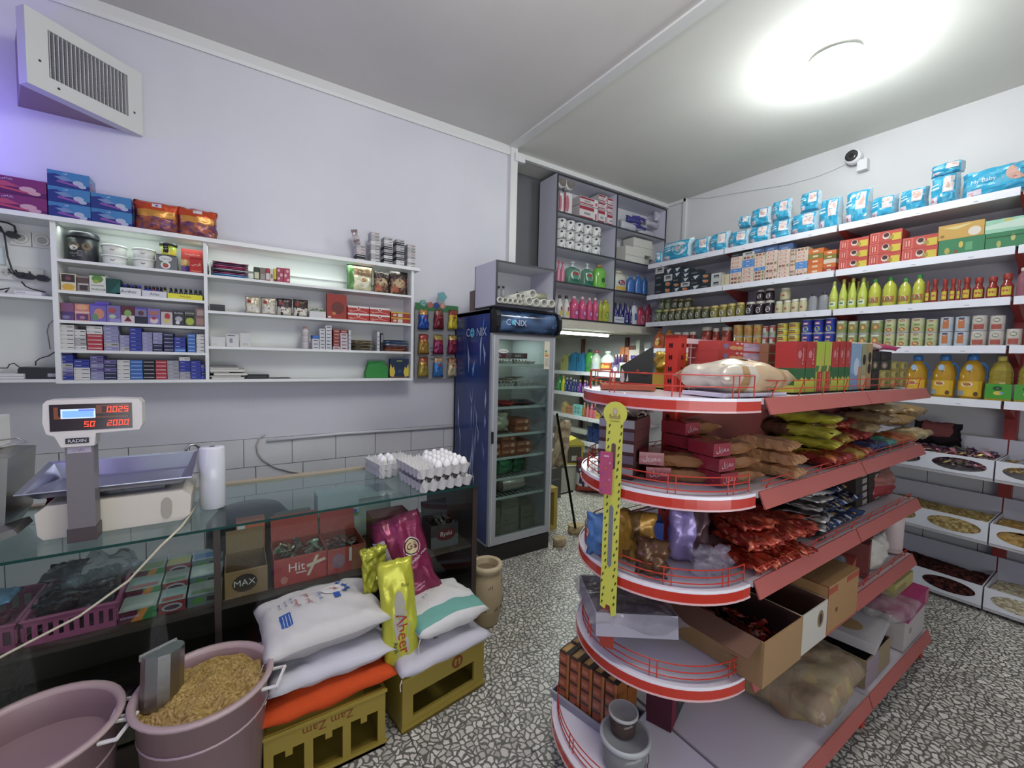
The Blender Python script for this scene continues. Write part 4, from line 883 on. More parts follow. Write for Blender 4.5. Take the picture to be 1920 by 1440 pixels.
# rice bags leaning on the counter
def leanbag(w, h, t, cf, loc, rot, label, items, seed, m='foil', wr=.03, flare=.0, extra=None):
    b = B(); bagmesh(b, w, h, t, cf, seed, wr, 16, 22, .45, .04, flare)
    o = thing('rice_bag', label, 'bag', loc); o.rotation_euler = rot
    b.build('bag_body', m, o, True); tr = bvh_of(b)
    for i, it in enumerate(items): p = B(); drape(p, tr, [it], .0015+.0012*min(i, 6), 'y'); p.build('print', 'paper', o)
    return o
leanbag(.24, .43, .13, lambda u, v, s: '86254c' if v < .93 else '6c1e3c', (.735, 1.90, .41), (-.18, -.28, -.25), 'shiny maroon rice bag leaning against the counter glass',
     [disc(.045, .275, .04, 'dcd8cc', .043), disc(.045, .275, .035, '3a2c2c', .038), disc(.045, .275, .03, 'c9b98c', .033), titem('GS', .045, .278, .028, '5a1a20'), titem('Best Indian rice', .045, .215, .014, 'e6dcdc', .35, .13), rect(-.12, .25, -.06, .345, 'b9b0b4', .1), titem('Product of', .03, .09, .009, 'd8c0c8', .2), titem('basmati', .035, .075, .008, 'd8c0c8', .2)]
     + [disc(-.02+.012*(k % 3), .17+.012*(k//3), .0045, 'b8924c') for k in range(8)], 11)
def ycf(u, v, s): return 'bdbf34' if v > .1 else 'a89a38'
leanbag(.155, .47, .075, ycf, (.59, 1.69, .255), (-.16, -.05, -.1), 'yellow rice bag with a clear window standing between the sack piles',
     [([(x*.030*(1+.15*math.sin(z*9)), .19+z*.155) for x, z in [(math.cos(k*PI/12), math.sin(k*PI/12)) for k in range(24)]]+[(0, .19)], [(24, k, (k+1) % 24) for k in range(24)], 'a5a298'), titem('Abeer', .005, .17, .046, 'a83424', -PI/2+.05, .18), titem('Aash', -.028, .12, .018, '3a3a3c', -PI/2+.05, .06), titem('Rice', .03, .365, .014, '6a6a20', -.1)], 12, wr=.012)
leanbag(.11, .2, .03, lambda u, v, s: 'a4a62c', (.515, 1.86, .545), (-.1, 0, .1), 'folded yellow bag end behind the tall yellow rice bag', [titem('\uFEEE\uFEE0\uFE8D', .0, .13, .01, '5a5a18')], 13)
# pot by the crate
o = thing('clay_pot', 'tan round pot with brown marks on the floor beside the crates', 'pot', (1.262, 2.15, 0))
B().lathe([(.07, 0, 'a08e6c'), (.075, .01, 'a08e6c'), (.098, .10, 'a99774'), (.102, .2, 'ab9976'), (.09, .29, 'a99774'), (.078, .32, 'b3a17e'), (.092, .335, 'b9a884'), (.098, .355, 'c0b08c'), (.09, .37, 'c0b08c'), (.07, .365, '9a8866'), (.066, .33, '7a6a50')], 28).build('pot_body', 'paint', o, True)
b = B(); rn = random.Random(8)
for k in range(8):
    a = -2.9+k*.36; z = .12+.05*rn.random()+(.10 if k % 3 == 0 else 0); r_ = .1035 if z < .22 else .094
    for q in range(3): b.box(-.001, -.012+.01*q, -.012, 0, -.008+.01*q, .014-.006*q, '5c4a38'); 
    n_v = 24; T_ = Matrix.Translation((r_*math.cos(a), r_*math.sin(a), z)) @ Matrix.Rotation(a+PI, 4, 'Z')
    b.v[-n_v:] = [tuple(T_@Vector(v)) for v in b.v[-n_v:]]
b.build('painted_marks', 'paper', o)
# ---------------- goods on the left wall unit ----------------
def LPK(name, label, cat, x0, x1, yt, z, base, front=(), d=.12, group=None, yf=YF+.02, m='paper', top=None, side=()):
    a, c = sx(x0, yf, z), sx(x1, yf, z); xc = (a+c)/2; h = sz(yt, xc, yf)-z
    o = packmesh(B(), c-a-.001, d, h, base, front, side=side, topc=top).build(name, m, None, False, (xc, yf+d/2, z+.0005))
    return tag(o, label, cat, group)
ZT = 2.2935
# tissue boxes on top
def tissue(base, sw, hl, txt_, accent):
    b = B(); pr = [('r', 0, 0, 1, .28, sw), ('p', [(0, .28), (0, .72), (.2, .80), (.45, .6), (.7, .38), (1, .22), (1, 0), (0, 0)], sw), ('p', [(.15, .62), (.4, .7), (.62, .45), (.35, .4)], hl), ('p', [(.2, .3), (.75, .12), (.8, .2), (.25, .42)], accent), ('e', .72, .38, .13, .16, mix(hl, 'ddd', .4)), ('e', .82, .2, .1, .12, mix(hl, 'eee', .3)), ('t', .42, .84, .14, txt_, 'c9d6ea')]
    packmesh(b, .215, .12, .082, base, pr, side=[('r', 0, 0, 1, .5, sw), ('e', .5, .5, .3, .2, accent)]); return Proto(tag(b.build('tissue_box', 'gloss'), None, 'tissue box'))
tb = tissue('3c7ab0', '25357e', '6a86b0', '\uFEEA\uFEF4\uFEE0\uFB90\uFEDF', '8a4fa0')
def colx(x0, x1, z=ZT, yf=YF+.02): return (sx(x0, yf, z)+sx(x1, yf, z))/2, sx(x1, yf, z)-sx(x0, yf, z)
for x0, x1, n, w in ((91, 171, 3, 'taller pile'), (171.5, 248, 2, 'lower pile')):
    xc, ww = colx(x0, x1)
    for k in range(n): tb.put((xc, YF+.08, ZT+k*.0825), 0, f'blue tissue box with wave picture, {od(k)} up in the {w} on the wall unit', 'blue tissue boxes on the wall unit', (ww/.217, 1, 1))
tpur = tissue('7a2a6a', '5a1a5e', 'b04468', '\uFEBD\uFEFB\uFEAE\uFB90\uFEB0', 'b8405c')
xc, ww = colx(-42, 89.5)
for k in range(2): tpur.put((xc, YF+.08, ZT+k*.088), 0, f'purple and crimson tissue box, {["lower", "upper"][k]} of two at the near end of the wall unit', 'purple tissue boxes on the wall unit', (ww/.217, 1, 1.06))
def snackf(top, mid, low, seed):
    def f(u, v, s):
        if v > .68: return top
        if v > .5 and abs(u-.5) < .42: return mid
        k = nz(u*5+seed, v*5); return low[0] if k < -.12 else low[1] if k < .15 else low[2]
    return f
for k, (x0, x1) in enumerate(((250, 333), (333, 405))):
    xc, ww = colx(x0, x1)
    b = B(); bagmesh(b, ww*1.06, .185, .09, snackf('c8451c', 'c98a34', ('8a4a3c', '6a3a5c', 'a8563a'), k*5), 70+k, .014, 14, 14, .4, .02)
    o = b.build('snack_bag', 'foil', None, True, (xc, YF+.09, ZT)); tr = bvh_of(b); p = B(); drape(p, tr, [rect(-.02, .15, .025, .172, 'c9c4c4'), shape([(-.008, .155), (.014, .155), (.003, .168)], '5a2a7a')], .002, 'y'); p.build('printed_label', 'paper', o)
    tag(o, 'orange snack bag with picture window, '+['touching the blue tissue boxes', 'at the far side of its twin'][k], 'bag', 'orange snack bags on the wall unit')
# cigarette packs on top at the far end
def cig(c, c2='3a3a40', txt_=None):
    return Proto(tag(packmesh(B(), .055, .085, .022, c, [('r', .06, .42, .94, .62, c2), ('r', .12, .46, .5, .58, mix(c, 'fff', .4))]).build('cigarette_pack', 'paper'), None, 'cigarette pack'))
CIG = {}
def cigp(k):
    if k not in CIG: CIG[k] = cig(*CC[k][:2])
    return CIG[k]
CC = {'w': ('cfcfcc', '55555a', 'white'), 'r': ('b03a44', 'cfc4c4', 'red'), 'l': ('8f90b4', '7274a0', 'lavender'), 'b': ('3a46a0', '252c7a', 'deep blue'), 'n': ('2c3050', '8a8ca8', 'navy'), 'k': ('24252c', 'b4b4ba', 'black'), 'c': ('3c6cb4', '9ab4dc', 'bright blue'), 's': ('9a9ca4', '6a6c76', 'silver'), 'p': ('6a6296', '3c3a74', 'violet'), 'm': ('b9b4b4', '7a4a48', 'grey patterned'), 'd': ('a8a8a8', '44464c', 'grey')}
def cigcol(x0, x1, z, seq, where, grp, ci, anchor):
    yf = YF+.02; a, c = sx(x0, yf, z), sx(x1, yf, z)
    for k, ch in enumerate(seq):
        cigp(ch).put(((a+c)/2+.0015*nz(ci*3.3, k*2.1), yf+.045+.004*nz(k*5.1, ci), z+.0005+k*.0225), .03*nz(ci, k*3.7), f'{CC[ch][2]} cigarette pack on {where}, {od(ci)} column from {anchor}, {od(k)} up', grp, (min(1.15, (c-a-.001)/.055), 1, 1))
for ci, (x0, x1, seq) in enumerate(((664, 690, 'kkmmd'), (690, 717, 'wddwddwddm'), (717, 739, 'dkwkdkdwd'), (739, 762, 'wwkdkddkd'), (762, 781, 'wdwdmddm'))):
    cigcol(x0, x1, ZT, seq, 'the unit top', 'cigarette packs on the unit top', ci, 'the wrapped figurine')
for ci, (x0, x1, seq) in enumerate(((113.5, 140, 'wwwwww'), (140.5, 162, 'wddww'), (162.5, 194, 'rrrrww'), (195, 223, 'ldlllll'), (224, 243, 'dlll'), (243.5, 266, 'bbbbbb'), (267, 286, 'lllll'), (287, 305, 'nnlll'), (307, 326, 'nnnnn'), (327, 348, 'cbbb'), (352, 367, 'ccccc'), (368.5, 384, 'wwwww'))):
    cigcol(x0, x1, LZ[3], seq, 'the second lowest shelf', 'cigarette packs on the second lowest shelf', ci, 'the sockets')
for ci, (x0, x1, seq) in enumerate(((110.5, 138, 'bpldbbn'), (138.5, 169, 'wwwbb'), (170, 195, 'llplpp'), (195.5, 219, 'nnpnp'), (220, 244, 'wwwww'), (244.5, 268, 'ccccc'), (268.5, 291, 'kkkkk'), (292, 313, 'rrrrr'), (314, 336, 'sssss'), (336.5, 357, 'ssbbbw'), (357.5, 377, 'bbbbb'), (377.5, 385, 'bnbp'))):
    cigcol(x0, x1, LZ[4], seq, 'the lowest shelf', 'cigarette packs on the lowest shelf', ci, 'the sockets')
xf = sx(672, YF+.06, ZT+.12)
o = thing('figurine', 'small wrapped figurine standing on the cigarette packs on the unit top', 'figurine', (xf, YF+.07, ZT+.113))
poly_ = bagmesh(B(), .045, .12, .035, lambda u, v, s: ['b9b2b0', '8a7a78', 'cfc8c6'][int(v*5) % 3], 77, .014, 8, 10, .5).build('wrapped_body', 'foil', o)
poly_.rotation_euler = (0, -.25, 0)
B().tube([(-.05, 0, .06), (-.01, 0, .065), (.02, 0, .09)], .002, 'b9a9a8', 4).build('twist_tie', 'plastic', o)
# shelf A: tubs
def tub(r, h, c, lid, r2=None):
    t = thing('plastic_tub', None, 'tub'); r2 = r2 or r*.9
    B().lathe([(r2*.96, 0, c), (r2, .004, c), (r, h*.9, c)], 26).build('tub_body', 'plastic', t, True)
    B().lathe([(r*1.05, h*.82, lid), (r*1.07, h*.86, lid), (r*1.07, h*.95, lid), (r*1.0, h, lid), (r*.9, h*.985, lid)], 26).build('lid', 'plastic', t, True)
    return t
def atp(x0, x1, z, y=YF+.02, r=None): a, c = sx(x0, y, z), sx(x1, y, z); return (a+c)/2, (c-a)
xc, w = atp(116, 180, LZ[0]); r = w/2*.96; h = sz(436, xc, YF+.08)-LZ[0]
t = tub(r, min(h, .165), '23262c', '2c2f36', r*.97); t.location = (xc, YF+.105, LZ[0]); tag(t, 'black tub of chocolate drink with white lettering beside the white tubs')
b = B(); b.T = Matrix.Translation((0, 0, 0))
def wraptxt(b, s, r, ang, z, h, col, w=None):
    vs, fs, asp = textgeo(s); k = h if not w or asp*h <= w else w/asp
    b.add([(r*math.cos(ang+x*k/r), r*math.sin(ang+x*k/r), z+y*k) for x, y in vs], fs, col)
def wrapdisc(b, r, ang, z, rx, rz_, col): b.add([(r*math.cos(ang+rx*math.cos(k*PI/8)/r), r*math.sin(ang+rx*math.cos(k*PI/8)/r), z+rz_*math.sin(k*PI/8)) for k in range(16)], [tuple(range(16))], col)
A0 = -PI/2-.35
wraptxt(b, '\uFE95\uFEAD\uFE8E\uFEE4\uFECB', r*1.01, A0-.2, .125, .014, 'c9cacc', .06)
wrapdisc(b, r*1.012, A0-.1, .085, .028, .018, '8a7256'); wrapdisc(b, r*1.014, A0-.08, .075, .02, .014, 'd2cfc8'); wrapdisc(b, r*1.012, A0+.75, .085, .02, .022, '6e5c46')
wraptxt(b, '\uFED2\uFEF4\uFEE0\uFEBA\uFED7', r*1.01, A0-.1, .045, .012, 'c9cacc', .06); wraptxt(b, '\uFEEA\uFEE8\uFEF4', r*1.01, A0-.1, .028, .008, 'b9bac0', .05)
for k in range(5): b.box(-.012, -r-.002, .03+.007*k, .012, -r-.0015, .032+.007*k, '9a9ba0')
b.build('tub_print', 'paper', t)
for i, (x0, x1) in enumerate(((183, 236), (243, 291))):
    xc, w = atp(x0, x1, LZ[0])
    for k in range(2):
        t = tub(w/2*.93, .058, 'ced1cc', 'd6d9d4'); t.location = (xc, YF+.09, LZ[0]+.0585*k); tag(t, f'white round tub, {["lower", "upper"][k]} of two, {["next to the black tub", "next to the grey square tub"][i]}', None, 'white tubs on the top shelf')
        wd = B(); wrapdisc(wd, w/2*.93*.955, -PI/2, .03, .01, .007, ['6a4a48', '8a6a3c'][k]); wd.build('tub_mark', 'paper', t)
LPK('square_tub', 'grey square tub with round red fruit badge under a green jar', 'tub', 293, 332, 478, LZ[0], '67696c', [('e', .45, .74, .32, .2, 'cfd2d0'), ('t', .45, .74, .12, 'Caaraz', '3a3c40', .5), ('e', .45, .32, .24, .24, 'd9dad6'), ('e', .45, .3, .15, .15, 'a83c3c'), ('e', .4, .42, .1, .05, '4a8a3c'), ('r', 0, .94, 1, 1, '3a3c40')], .09, None, YF+.03, 'plastic')
xc, w = atp(297, 331, LZ[0]+.11); zz = sz(477.5, xc, YF+.03)+.001
t = thing('green_jar', 'small lime-green jar with black lid on the grey square tub', 'jar', (xc, YF+.075, zz)); r = w/2*.92
B().lathe([(r*.85, 0, 'c9c23c'), (r*.9, .004, 'd2c440'), (r*.97, .03, 'a9bd3a'), (r, .055, '8fae3c')], 18).build('jar_body', 'gloss', t, True)
B().lathe([(r*1.12, .055, '26282a'), (r*1.14, .068, '26282a'), (r*1.1, .07, '2e3032')], 18).build('lid', 'plastic', t, True)
b = B(); b.art((-.022, -r*1.0-.001, .012), (.024, 0, 0), (0, 0, .042), [('r', 0, 0, 1, 1, '1e2022'), ('t', .5, .5, .3, '\uFEB2', 'd0d0c8'), ('r', .2, .8, .8, .85, 'aaa')]); b.build('jar_label', 'paper', t)
LPK('saffron_card', 'red and yellow card with purple flower beside the grey tub', 'card', 340, 381, 468, LZ[0], 'c9a25a', [('r', 0, .55, 1, 1, 'b03a34'), ('t', .5, .78, .08, 'Youngdish Full', 'd8a89c'), ('r', 0, 0, .4, .3, '6a4a8a'), ('e', .3, .2, .14, .12, '4a3a7a'), ('e', .2, .45, .1, .12, 'd6b078'), ('r', .4, .45, .7, .55, 'd6a05a')], .02, None, YF+.075)
LPK('small_red_box', 'small bright red box with gold script leaning on the yellow card', 'box', 356, 380, 483, LZ[0], 'bb2c2c', [('t', .5, .55, .4, '\uFEB1\uFEAE\uFED7', 'dcd0b0', .7), ('r', .1, .1, .9, .13, 'd0a070'), ('r', 0, .9, 1, .96, '8a1c1c')], .04, None, YF+.02)
# shelf B
z = LZ[1]
LPK('tobacco_box', 'white box with dark picture and yellow foot, nearest the sockets', 'box', 114, 143, 513, z, 'cfc8b4', [('r', .06, .5, .94, .95, '3c3234'), ('e', .5, .72, .2, .12, '7a4a5a'), ('e', .5, .22, .42, .18, 'd0a13e'), ('r', 0, .0, 1, .08, 'd8b060')], .1)
LPK('tobacco_box', 'narrow dark box with grey band on the second shelf', 'box', 145, 167, 518, z, '8f867e', [('r', 0, .55, 1, .9, '5a4a48'), ('r', .2, .1, .9, .42, '463c3e'), ('r', .1, .45, 1, .52, 'c4c2bc')], .1)
LPK('green_box', 'white box with green leaf picture on the second shelf', 'box', 168, 199, 514, z, 'cdd0c4', [('e', .5, .74, .36, .2, '5a8a44'), ('e', .4, .6, .2, .1, '8fa444'), ('r', 0, .9, 1, 1, '4a6a44'), ('t', .55, .18, .14, 'WACOR', '2a2e2a'), ('r', .1, .36, .9, .42, '9a9c90')], .1)
LPK('dark_green_box', 'dark green folded carton behind the white display trays', 'box', 200, 226, 523, z, '1e4a44', [('p', [(.25, .1), (1, .1), (1, .9)], '28605a')], .08)
btl = {}
def minib(c, cap): 
    if (c, cap) not in btl:
        t = thing('mini_bottle', None, 'bottle'); B().lathe([(.0085, 0, c), (.009, .003, c), (.009, .032, c), (.0045, .040, c)], 8).build('bottle_body', 'gloss', t, True); B().lathe([(.0055, .040, cap), (.0055, .054, cap), (.003, .055, cap)], 8).build('cap', 'plastic', t, True); btl[(c, cap)] = Proto(t)
    return btl[(c, cap)]
for i, (x0, x1, yt, c, nm, tx, bc) in enumerate(((218, 265, 540, 'cfd0d2', 'white', 'Amber', ['5a6a3c', '4a5234', '26307a', '20264a', '242838', '2e3234']), (266, 313, 546, 'c9cace', 'pale grey', 'Atlas', ['2838a0', '3040b0', 'a03c4a', '3c34a0', '2c2840', 'b09a5a']), (314, 380, 552, 'd6d433', 'bright yellow', 'Tinly glue', ['3c403c']*7))):
    a, q = sx(x0, YF+.02, z), sx(x1, YF+.02, z); w = q-a-.002; h = max(.028, sz(yt, (a+q)/2, YF+.02)-z)
    t = thing('display_tray', nm+' cardboard tray of small bottles on the second shelf', 'tray', ((a+q)/2, YF+.075, z+.0005))
    B().open_box(w, .11, h, .002, c).build('tray_body', 'paper', t)
    b = B(); b.txt(tx, (0, -.0558, h*.5), (1, 0, 0), (0, 0, 1), h*.42, '3a3a3c' if i < 2 else '8a3a1c', w*.8); b.build('tray_lettering', 'paper', t)
    n = len(bc)
    for r_ in range(2):
        for k in range(n):
            minib(bc[(k+r_) % n], ['3238b0', '222', '222'][i] if k % 2 else '1e2028').put(((a+q)/2-w/2+.012+(w-.024)*k/(n-1), YF+.045+.03*r_+.01, z+.004), 0, f'small dark bottle in the {nm} tray, {od(k)} in its {["front", "rear"][r_]} row from the sockets', f'small bottles in the {nm} tray', (1, 1, 1.15))
# shelf C boxes
z = LZ[2]
CB = [(109.5, 139.6, 568, '3c2c28', [('r', 0, .5, 1, 1, '6e4030'), ('r', .05, .3, .95, .48, '241e22'), ('e', .5, .18, .25, .1, '6a7284')], 'brown over black'),
      (140.5, 169, 570, 'c0763c', [('e', .5, .8, .4, .16, 'd29a48'), ('r', .1, .05, .9, .4, '3c2424'), ('e', .5, .2, .2, .1, '9a6a5a'), ('r', .0, .45, 1, .55, 'cfae8a')], 'orange with dark picture'),
      (169.5, 200, 570, '6a60ac', [('e', .55, .45, .32, .3, 'c4805a'), ('e', .3, .25, .2, .2, '5a8a4c'), ('r', 0, .9, 1, 1, '4c3cb4')], 'violet with orange fruit'),
      (200.5, 227, 573, '7468a4', [('e', .4, .7, .3, .16, 'a04c4c'), ('e', .4, .35, .25, .12, 'a8bc9a'), ('r', .2, 0, 1, .22, '8c88b8')], 'lilac with red fruit'),
      (227.5, 253, 574, '5c2c34', [('r', 0, 0, 1, .45, 'c4bcbc'), ('e', .5, .58, .28, .2, '7ca45a'), ('p', [(.2, .1), (.5, .4), (.8, .1)], '7a1c24')], 'maroon and white with green apple'),
      (253.5, 276, 577, '7c7898', [('r', 0, 0, 1, .45, '2e2e3c'), ('e', .5, .66, .25, .15, '5c3a44'), ('r', 0, .9, 1, 1, '5a4ac0')], 'grey violet over black'),
      (277, 301, 579, '7a70b0', [('r', .15, .6, .85, .85, 'a86a5c'), ('e', .5, .25, .35, .2, 'cbb8b4'), ('e', .5, .4, .2, .1, 'a03c4c')], 'violet with red berries'),
      (302, 324, 583, 'bcb4b4', [('e', .55, .62, .25, .22, 'b03a3c'), ('e', .5, .3, .2, .16, 'c8ba4c'), ('r', 0, .92, 1, 1, '6a3a44')], 'white with red and yellow fruit'),
      (325, 346, 583, '3c3c44', [('t', .5, .84, .13, 'SUGA', 'cfcfd4'), ('e', .5, .45, .34, .18, 'a4a8ac'), ('e', .4, .2, .2, .12, 'c9ccd0')], 'black and silver'),
      (346.5, 366, 584, '4c5448', [('t', .5, .86, .12, 'ROOMA', 'cfcfd4'), ('e', .5, .32, .4, .26, '9cb440'), ('r', .1, .56, .9, .7, '26281e')], 'black and leaf-green'),
      (366.5, 384, 578, '7c625c', [('r', .1, .1, .9, .45, '9c7c70'), ('r', .2, .6, .9, .9, 'a8948c')], 'tan brown')]
for i, (x0, x1, yt, c, pr, nm) in enumerate(CB):
    LPK('flavour_box', f'{nm} small box on the middle shelf, {od(i)} from the sockets', 'box', x0, x1, yt, z, c, pr, .09, 'small boxes on the middle shelf', m='gloss')
LPK('flavour_box', 'violet small box lying on top of the violet boxes', 'box', 178, 205, 566, sz(571, sx(190, YF+.02, z), YF+.03)+.001, '5c50b8', [], .05, 'small boxes on the middle shelf', YF+.03, 'gloss')
# bay right of the divider, upper shelf
z = RZ[0]
def pouches(x0, x1, z, n, cols, label, grp, th=.011):
    yf = YF+.02; a, q = sx(x0, yf, z), sx(x1, yf, z)
    for k in range(n): poly_bag('flat_pouch', q-a-.006, .13, th, cols[k % len(cols)], ((a+q)/2+.002*nz(k, 1.3), yf+.075, z+.001+k*th*.98), 0, label+f', {od(k)} up in the pile', 'pouch', grp, 90+k, 'foil', True, .004, nu=8, nv=6, pw=.25)
pouches(396, 468, z, 9, ['5c9ae0', '7cc4dc', 'b8487c', '3c3c48', 'dcdae0', '9c345c', 'd0608c', '50506c', 'a0385c'], 'shiny flat pouch on the upper shelf past the divider', 'flat pouches in the white rack')
LPK('pouch_rack', 'white wire end plate holding the pile of shiny pouches', 'rack', 392.5, 395.5, 489, z, 'd4d6d6', [], .14, None, YF+.015, 'plastic')
for i, (x0, x1, yt, c, pr, nm) in enumerate(((476, 487, 501, '3c4a34', [('r', .1, .1, .9, .6, 'c4c4a4')], 'green'), (487.5, 498, 502, '7c746c', [('r', .1, .1, .9, .5, '9a948c')], 'grey'), (498.5, 506, 503, 'a83c48', [('r', .0, .1, 1, .6, 'c9c4c0')], 'crimson'), (506.5, 513, 504, 'c9c4b4', [('e', .5, .4, .3, .2, '8a6a5a')], 'cream'), (513.5, 518.5, 504, 'c4b83c', [('r', 0, 0, 1, .2, '7a3a34')], 'yellow'), (519, 531.5, 502, 'a8485c', [('e', .3, .8, .2, .1, 'd4b0b4'), ('e', .7, .5, .2, .12, 'd4b0b4'), ('e', .3, .25, .2, .1, 'd4b0b4')], 'rose patterned'), (532, 544, 503.5, 'b04c60', [('e', .6, .8, .2, .1, 'd4b0b4'), ('e', .3, .5, .2, .12, 'd4b0b4'), ('e', .7, .2, .2, .1, 'd4b0b4')], 'darker rose patterned'))):
    LPK('tiny_box', f'{nm} upright matchbox-like carton on the upper shelf', 'box', x0, x1, yt, z, c, pr, .06, 'tiny cartons on the upper shelf', YF+.02)
def LBAG(name, label, cat, x0, x1, yt, z, cf, t=.05, seed=1, m='foil', yf=YF+.03, items=(), group=None, wr=.012):
    a, q = sx(x0, yf, z), sx(x1, yf, z); xc = (a+q)/2; h = sz(yt, xc, yf)-z
    b = B(); bagmesh(b, q-a, h, t, cf, seed, wr, 12, 12, .4, .03); o = b.build(name, m, None, True, (xc, yf+t*.6, z+.001))
    if items:
        tr = bvh_of(b); p = B(); W_ = q-a; drape(p, tr, [it(W_, h) for it in items], .0015, 'y'); p.build('print', 'paper', o)
    return tag(o, label, cat, group)
LBAG('noodle_bag', 'crumpled cream and green noodle bag on the upper shelf', 'bag', 652, 701, 497, z, lambda u, v, s: '5a8a4c' if u < .22 else 'c9c8a4' if v < .55 else '8a7050', .06, 101, items=[lambda w, h: disc(w*.1, h*.35, h*.22, 'd8d6c0'), lambda w, h: disc(w*.12, h*.42, h*.09, 'c08a4c')])
for k, (x0, x1) in enumerate(((702, 733), (732, 766))):
    LBAG('noodle_bag', ['black and tan noodle bag next to the cream one', 'black noodle bag with red side lettering at the shelf end'][k], 'bag', x0, x1, 509, z, lambda u, v, s: '3a2c28' if v > .7 or u > .8 else '8a6c4c' if nz(u*6, v*6) > 0 else '5a3c34', .045, 103+k, items=[lambda w, h: disc(0, h*.5, h*.2, 'b9a47c'), lambda w, h: rect(-w*.35, h*.1, -w*.05, h*.35, 'b05c44')]+([lambda w, h: titem('BIKA', w*.4, h*.5, h*.14, 'c04038', -PI/2)] if k else []))
# second shelf of that bay
z = RZ[1]
LPK('black_wallet', 'black flat case lying at the divider on the second shelf', 'case', 393, 422, 571, z, '26282e', [('r', .05, .7, .95, .8, '3e4046')], .1, None, YF+.02, 'plastic')
for k, (x0, x1, c) in enumerate(((460, 489, 'b8b096'), (490, 518, 'b0a894'), (519, 548, '3c2e2c'), (550, 578, '40312c'))):
    LBAG('spice_packet', f'{["tan", "tan", "dark brown", "dark brown"][k]} packet with bowl picture, {["nearest the divider", "second from the divider", "next to the tan ones", "next to the white tray"][k]}', 'packet', x0, x1, 556+k*2, z, (lambda c: lambda u, v, s: c if v > .5 else 'b9b4a4' if nz(u*4, v*4) > -.2 else c)(c), .02, 110+k, items=[lambda w, h: disc(0, h*.32, w*.3, 'd2d0c4', h*.14), lambda w, h: rect(-w*.35, h*.62, -w*.12, h*.8, 'a03c34'), lambda w, h: disc(0, h*.33, w*.14, '8a6a4c', h*.06)], group='bowl-print packets', wr=.006)
a, q = sx(580, YF+.02, z), sx(611, YF+.02, z)
t = thing('white_tray', 'white open tray holding green wrapped sweets on the second shelf', 'tray', ((a+q)/2, YF+.075, z)); B().open_box(q-a-.002, .11, .045, .0025, 'c9cac8').build('tray_body', 'paper', t); B().box(-(q-a)/2, .05, 0, (q-a)/2, .053, .08, 'c9cac8').build('tray_back', 'paper', t)
scatter('green_sweets', 'green wrapped sweets in the white tray', 'sweets', (a+.012, q-.012), (YF+.035, YF+.11), z+.043, 26, .008, ['6ab04c', '4a9a3c', '8cc46a'], 9, dz=.02)
LPK('red_carton', 'tall red carton with brown round emblem leaning on the wall', 'carton', 613, 650, 552, z, '9c3c34', [('e', .55, .45, .28, .2, '5a3430'), ('e', .55, .45, .33, .25, '6a3a34'), ('e', .35, .22, .1, .06, 'c07c4c'), ('r', .05, .04, .2, .1, 'd8d0c8')], .04, None, YF+.03)
rb_ = Proto(tag(packmesh(B(), .12, .12, .052, 'b33c36', [('r', 0, .75, 1, 1, 'd6d2ce'), ('e', .5, .72, .09, .2, 'cfc8c4'), ('e', .5, .72, .05, .12, '8a3430'), ('p', [(.1, .2), (.5, .45), (.9, .2), (.9, .12), (.5, .36), (.1, .12)], 'd49a8c'), ('r', .05, .3, .2, .36, 'd8c0a0')]).build('red_white_box', 'paper'), None, 'box'))
for k, (x0, x1, n) in enumerate(((652, 692, 2), (693, 731, 2))):
    for j in range(n): xc, ww = colx(x0, x1, z); rb_.put((xc, YF+.082, z+.0005+j*.0525), 0, f'red and white flat box, {["lower", "upper"][j]}, {["beside the tall red carton", "beside the yellow-topped boxes"][k]}', 'red and white boxes', (ww/.121, 1, 1))
yb_ = Proto(tag(packmesh(B(), .105, .12, .04, 'a8402c', [('r', 0, .78, 1, 1, 'c9a83c'), ('r', .35, .1, .6, .7, 'cfc4b8'), ('e', .2, .4, .1, .22, 'd6b0a0'), ('e', .8, .4, .1, .18, 'a05030')]).build('yellow_red_box', 'paper'), None, 'box'))
for j in range(2): xc, ww = colx(733, 769, z); yb_.put((xc, YF+.08, z+.0005+j*.043), 0, f'red box with yellow top band, {["lower", "upper"][j]} of two at the shelf end', 'red and yellow boxes', (ww/.106, 1, 1.05))
# third shelf
z = RZ[2]
for x0, x1, yt, nm, pr in ((396, 423, 632, 'wide white box nearest the divider', [('r', .1, .2, .4, .25, 'a0a0a4')]), (424.5, 448, 626.5, 'white box with a printed code patch', [('r', .25, .3, .5, .65, '8a8c94'), ('r', .1, .85, .7, .92, '5a5c64')]), (450, 470, 625, 'clear plastic box with a pale tag', [('r', .2, .1, .8, .3, 'b8bab0')])):
    LPK('white_box', nm+' on the third shelf', 'box', x0, x1, yt, z, 'c8cac8', pr, .07, None, YF+.03)
cu = B(); cl_ = [(.02, 0, 'c9c4c0')]
for k in range(9): cl_ += [(.026, .008+.014*k, ['a8a0a0', 'b8b4b4', 'c8c2be'][k % 3]), (.022, .014+.014*k, 'b4aeb0')]
xc, ww = colx(565, 583, z); tag(cu.lathe(cl_+[(.018, .14, '9c7c70'), (.01, .155, 'a88c84')], 14).build('cup_stack', 'plastic', None, True, (xc, YF+.06, z)), 'stack of small clear cups on the third shelf beside the cigarette packs', 'cups')
def smallc(c, c2): return Proto(tag(packmesh(B(), .045, .085, .024, c, [('r', .15, .3, .85, .62, c2), ('r', .0, .85, 1, 1, mix(c, '888', .4))]).build('small_pack', 'paper'), None, 'pack'))
SP = {'w': (smallc('cfd0d2', '6a6c74'), 'white'), 'b': (smallc('2c62b0', '4a82d0'), 'blue'), 'r': (smallc('8c3430', 'b88c84'), 'dark red'), 'g': (smallc('c4c4c8', '8c4440'), 'silver')}
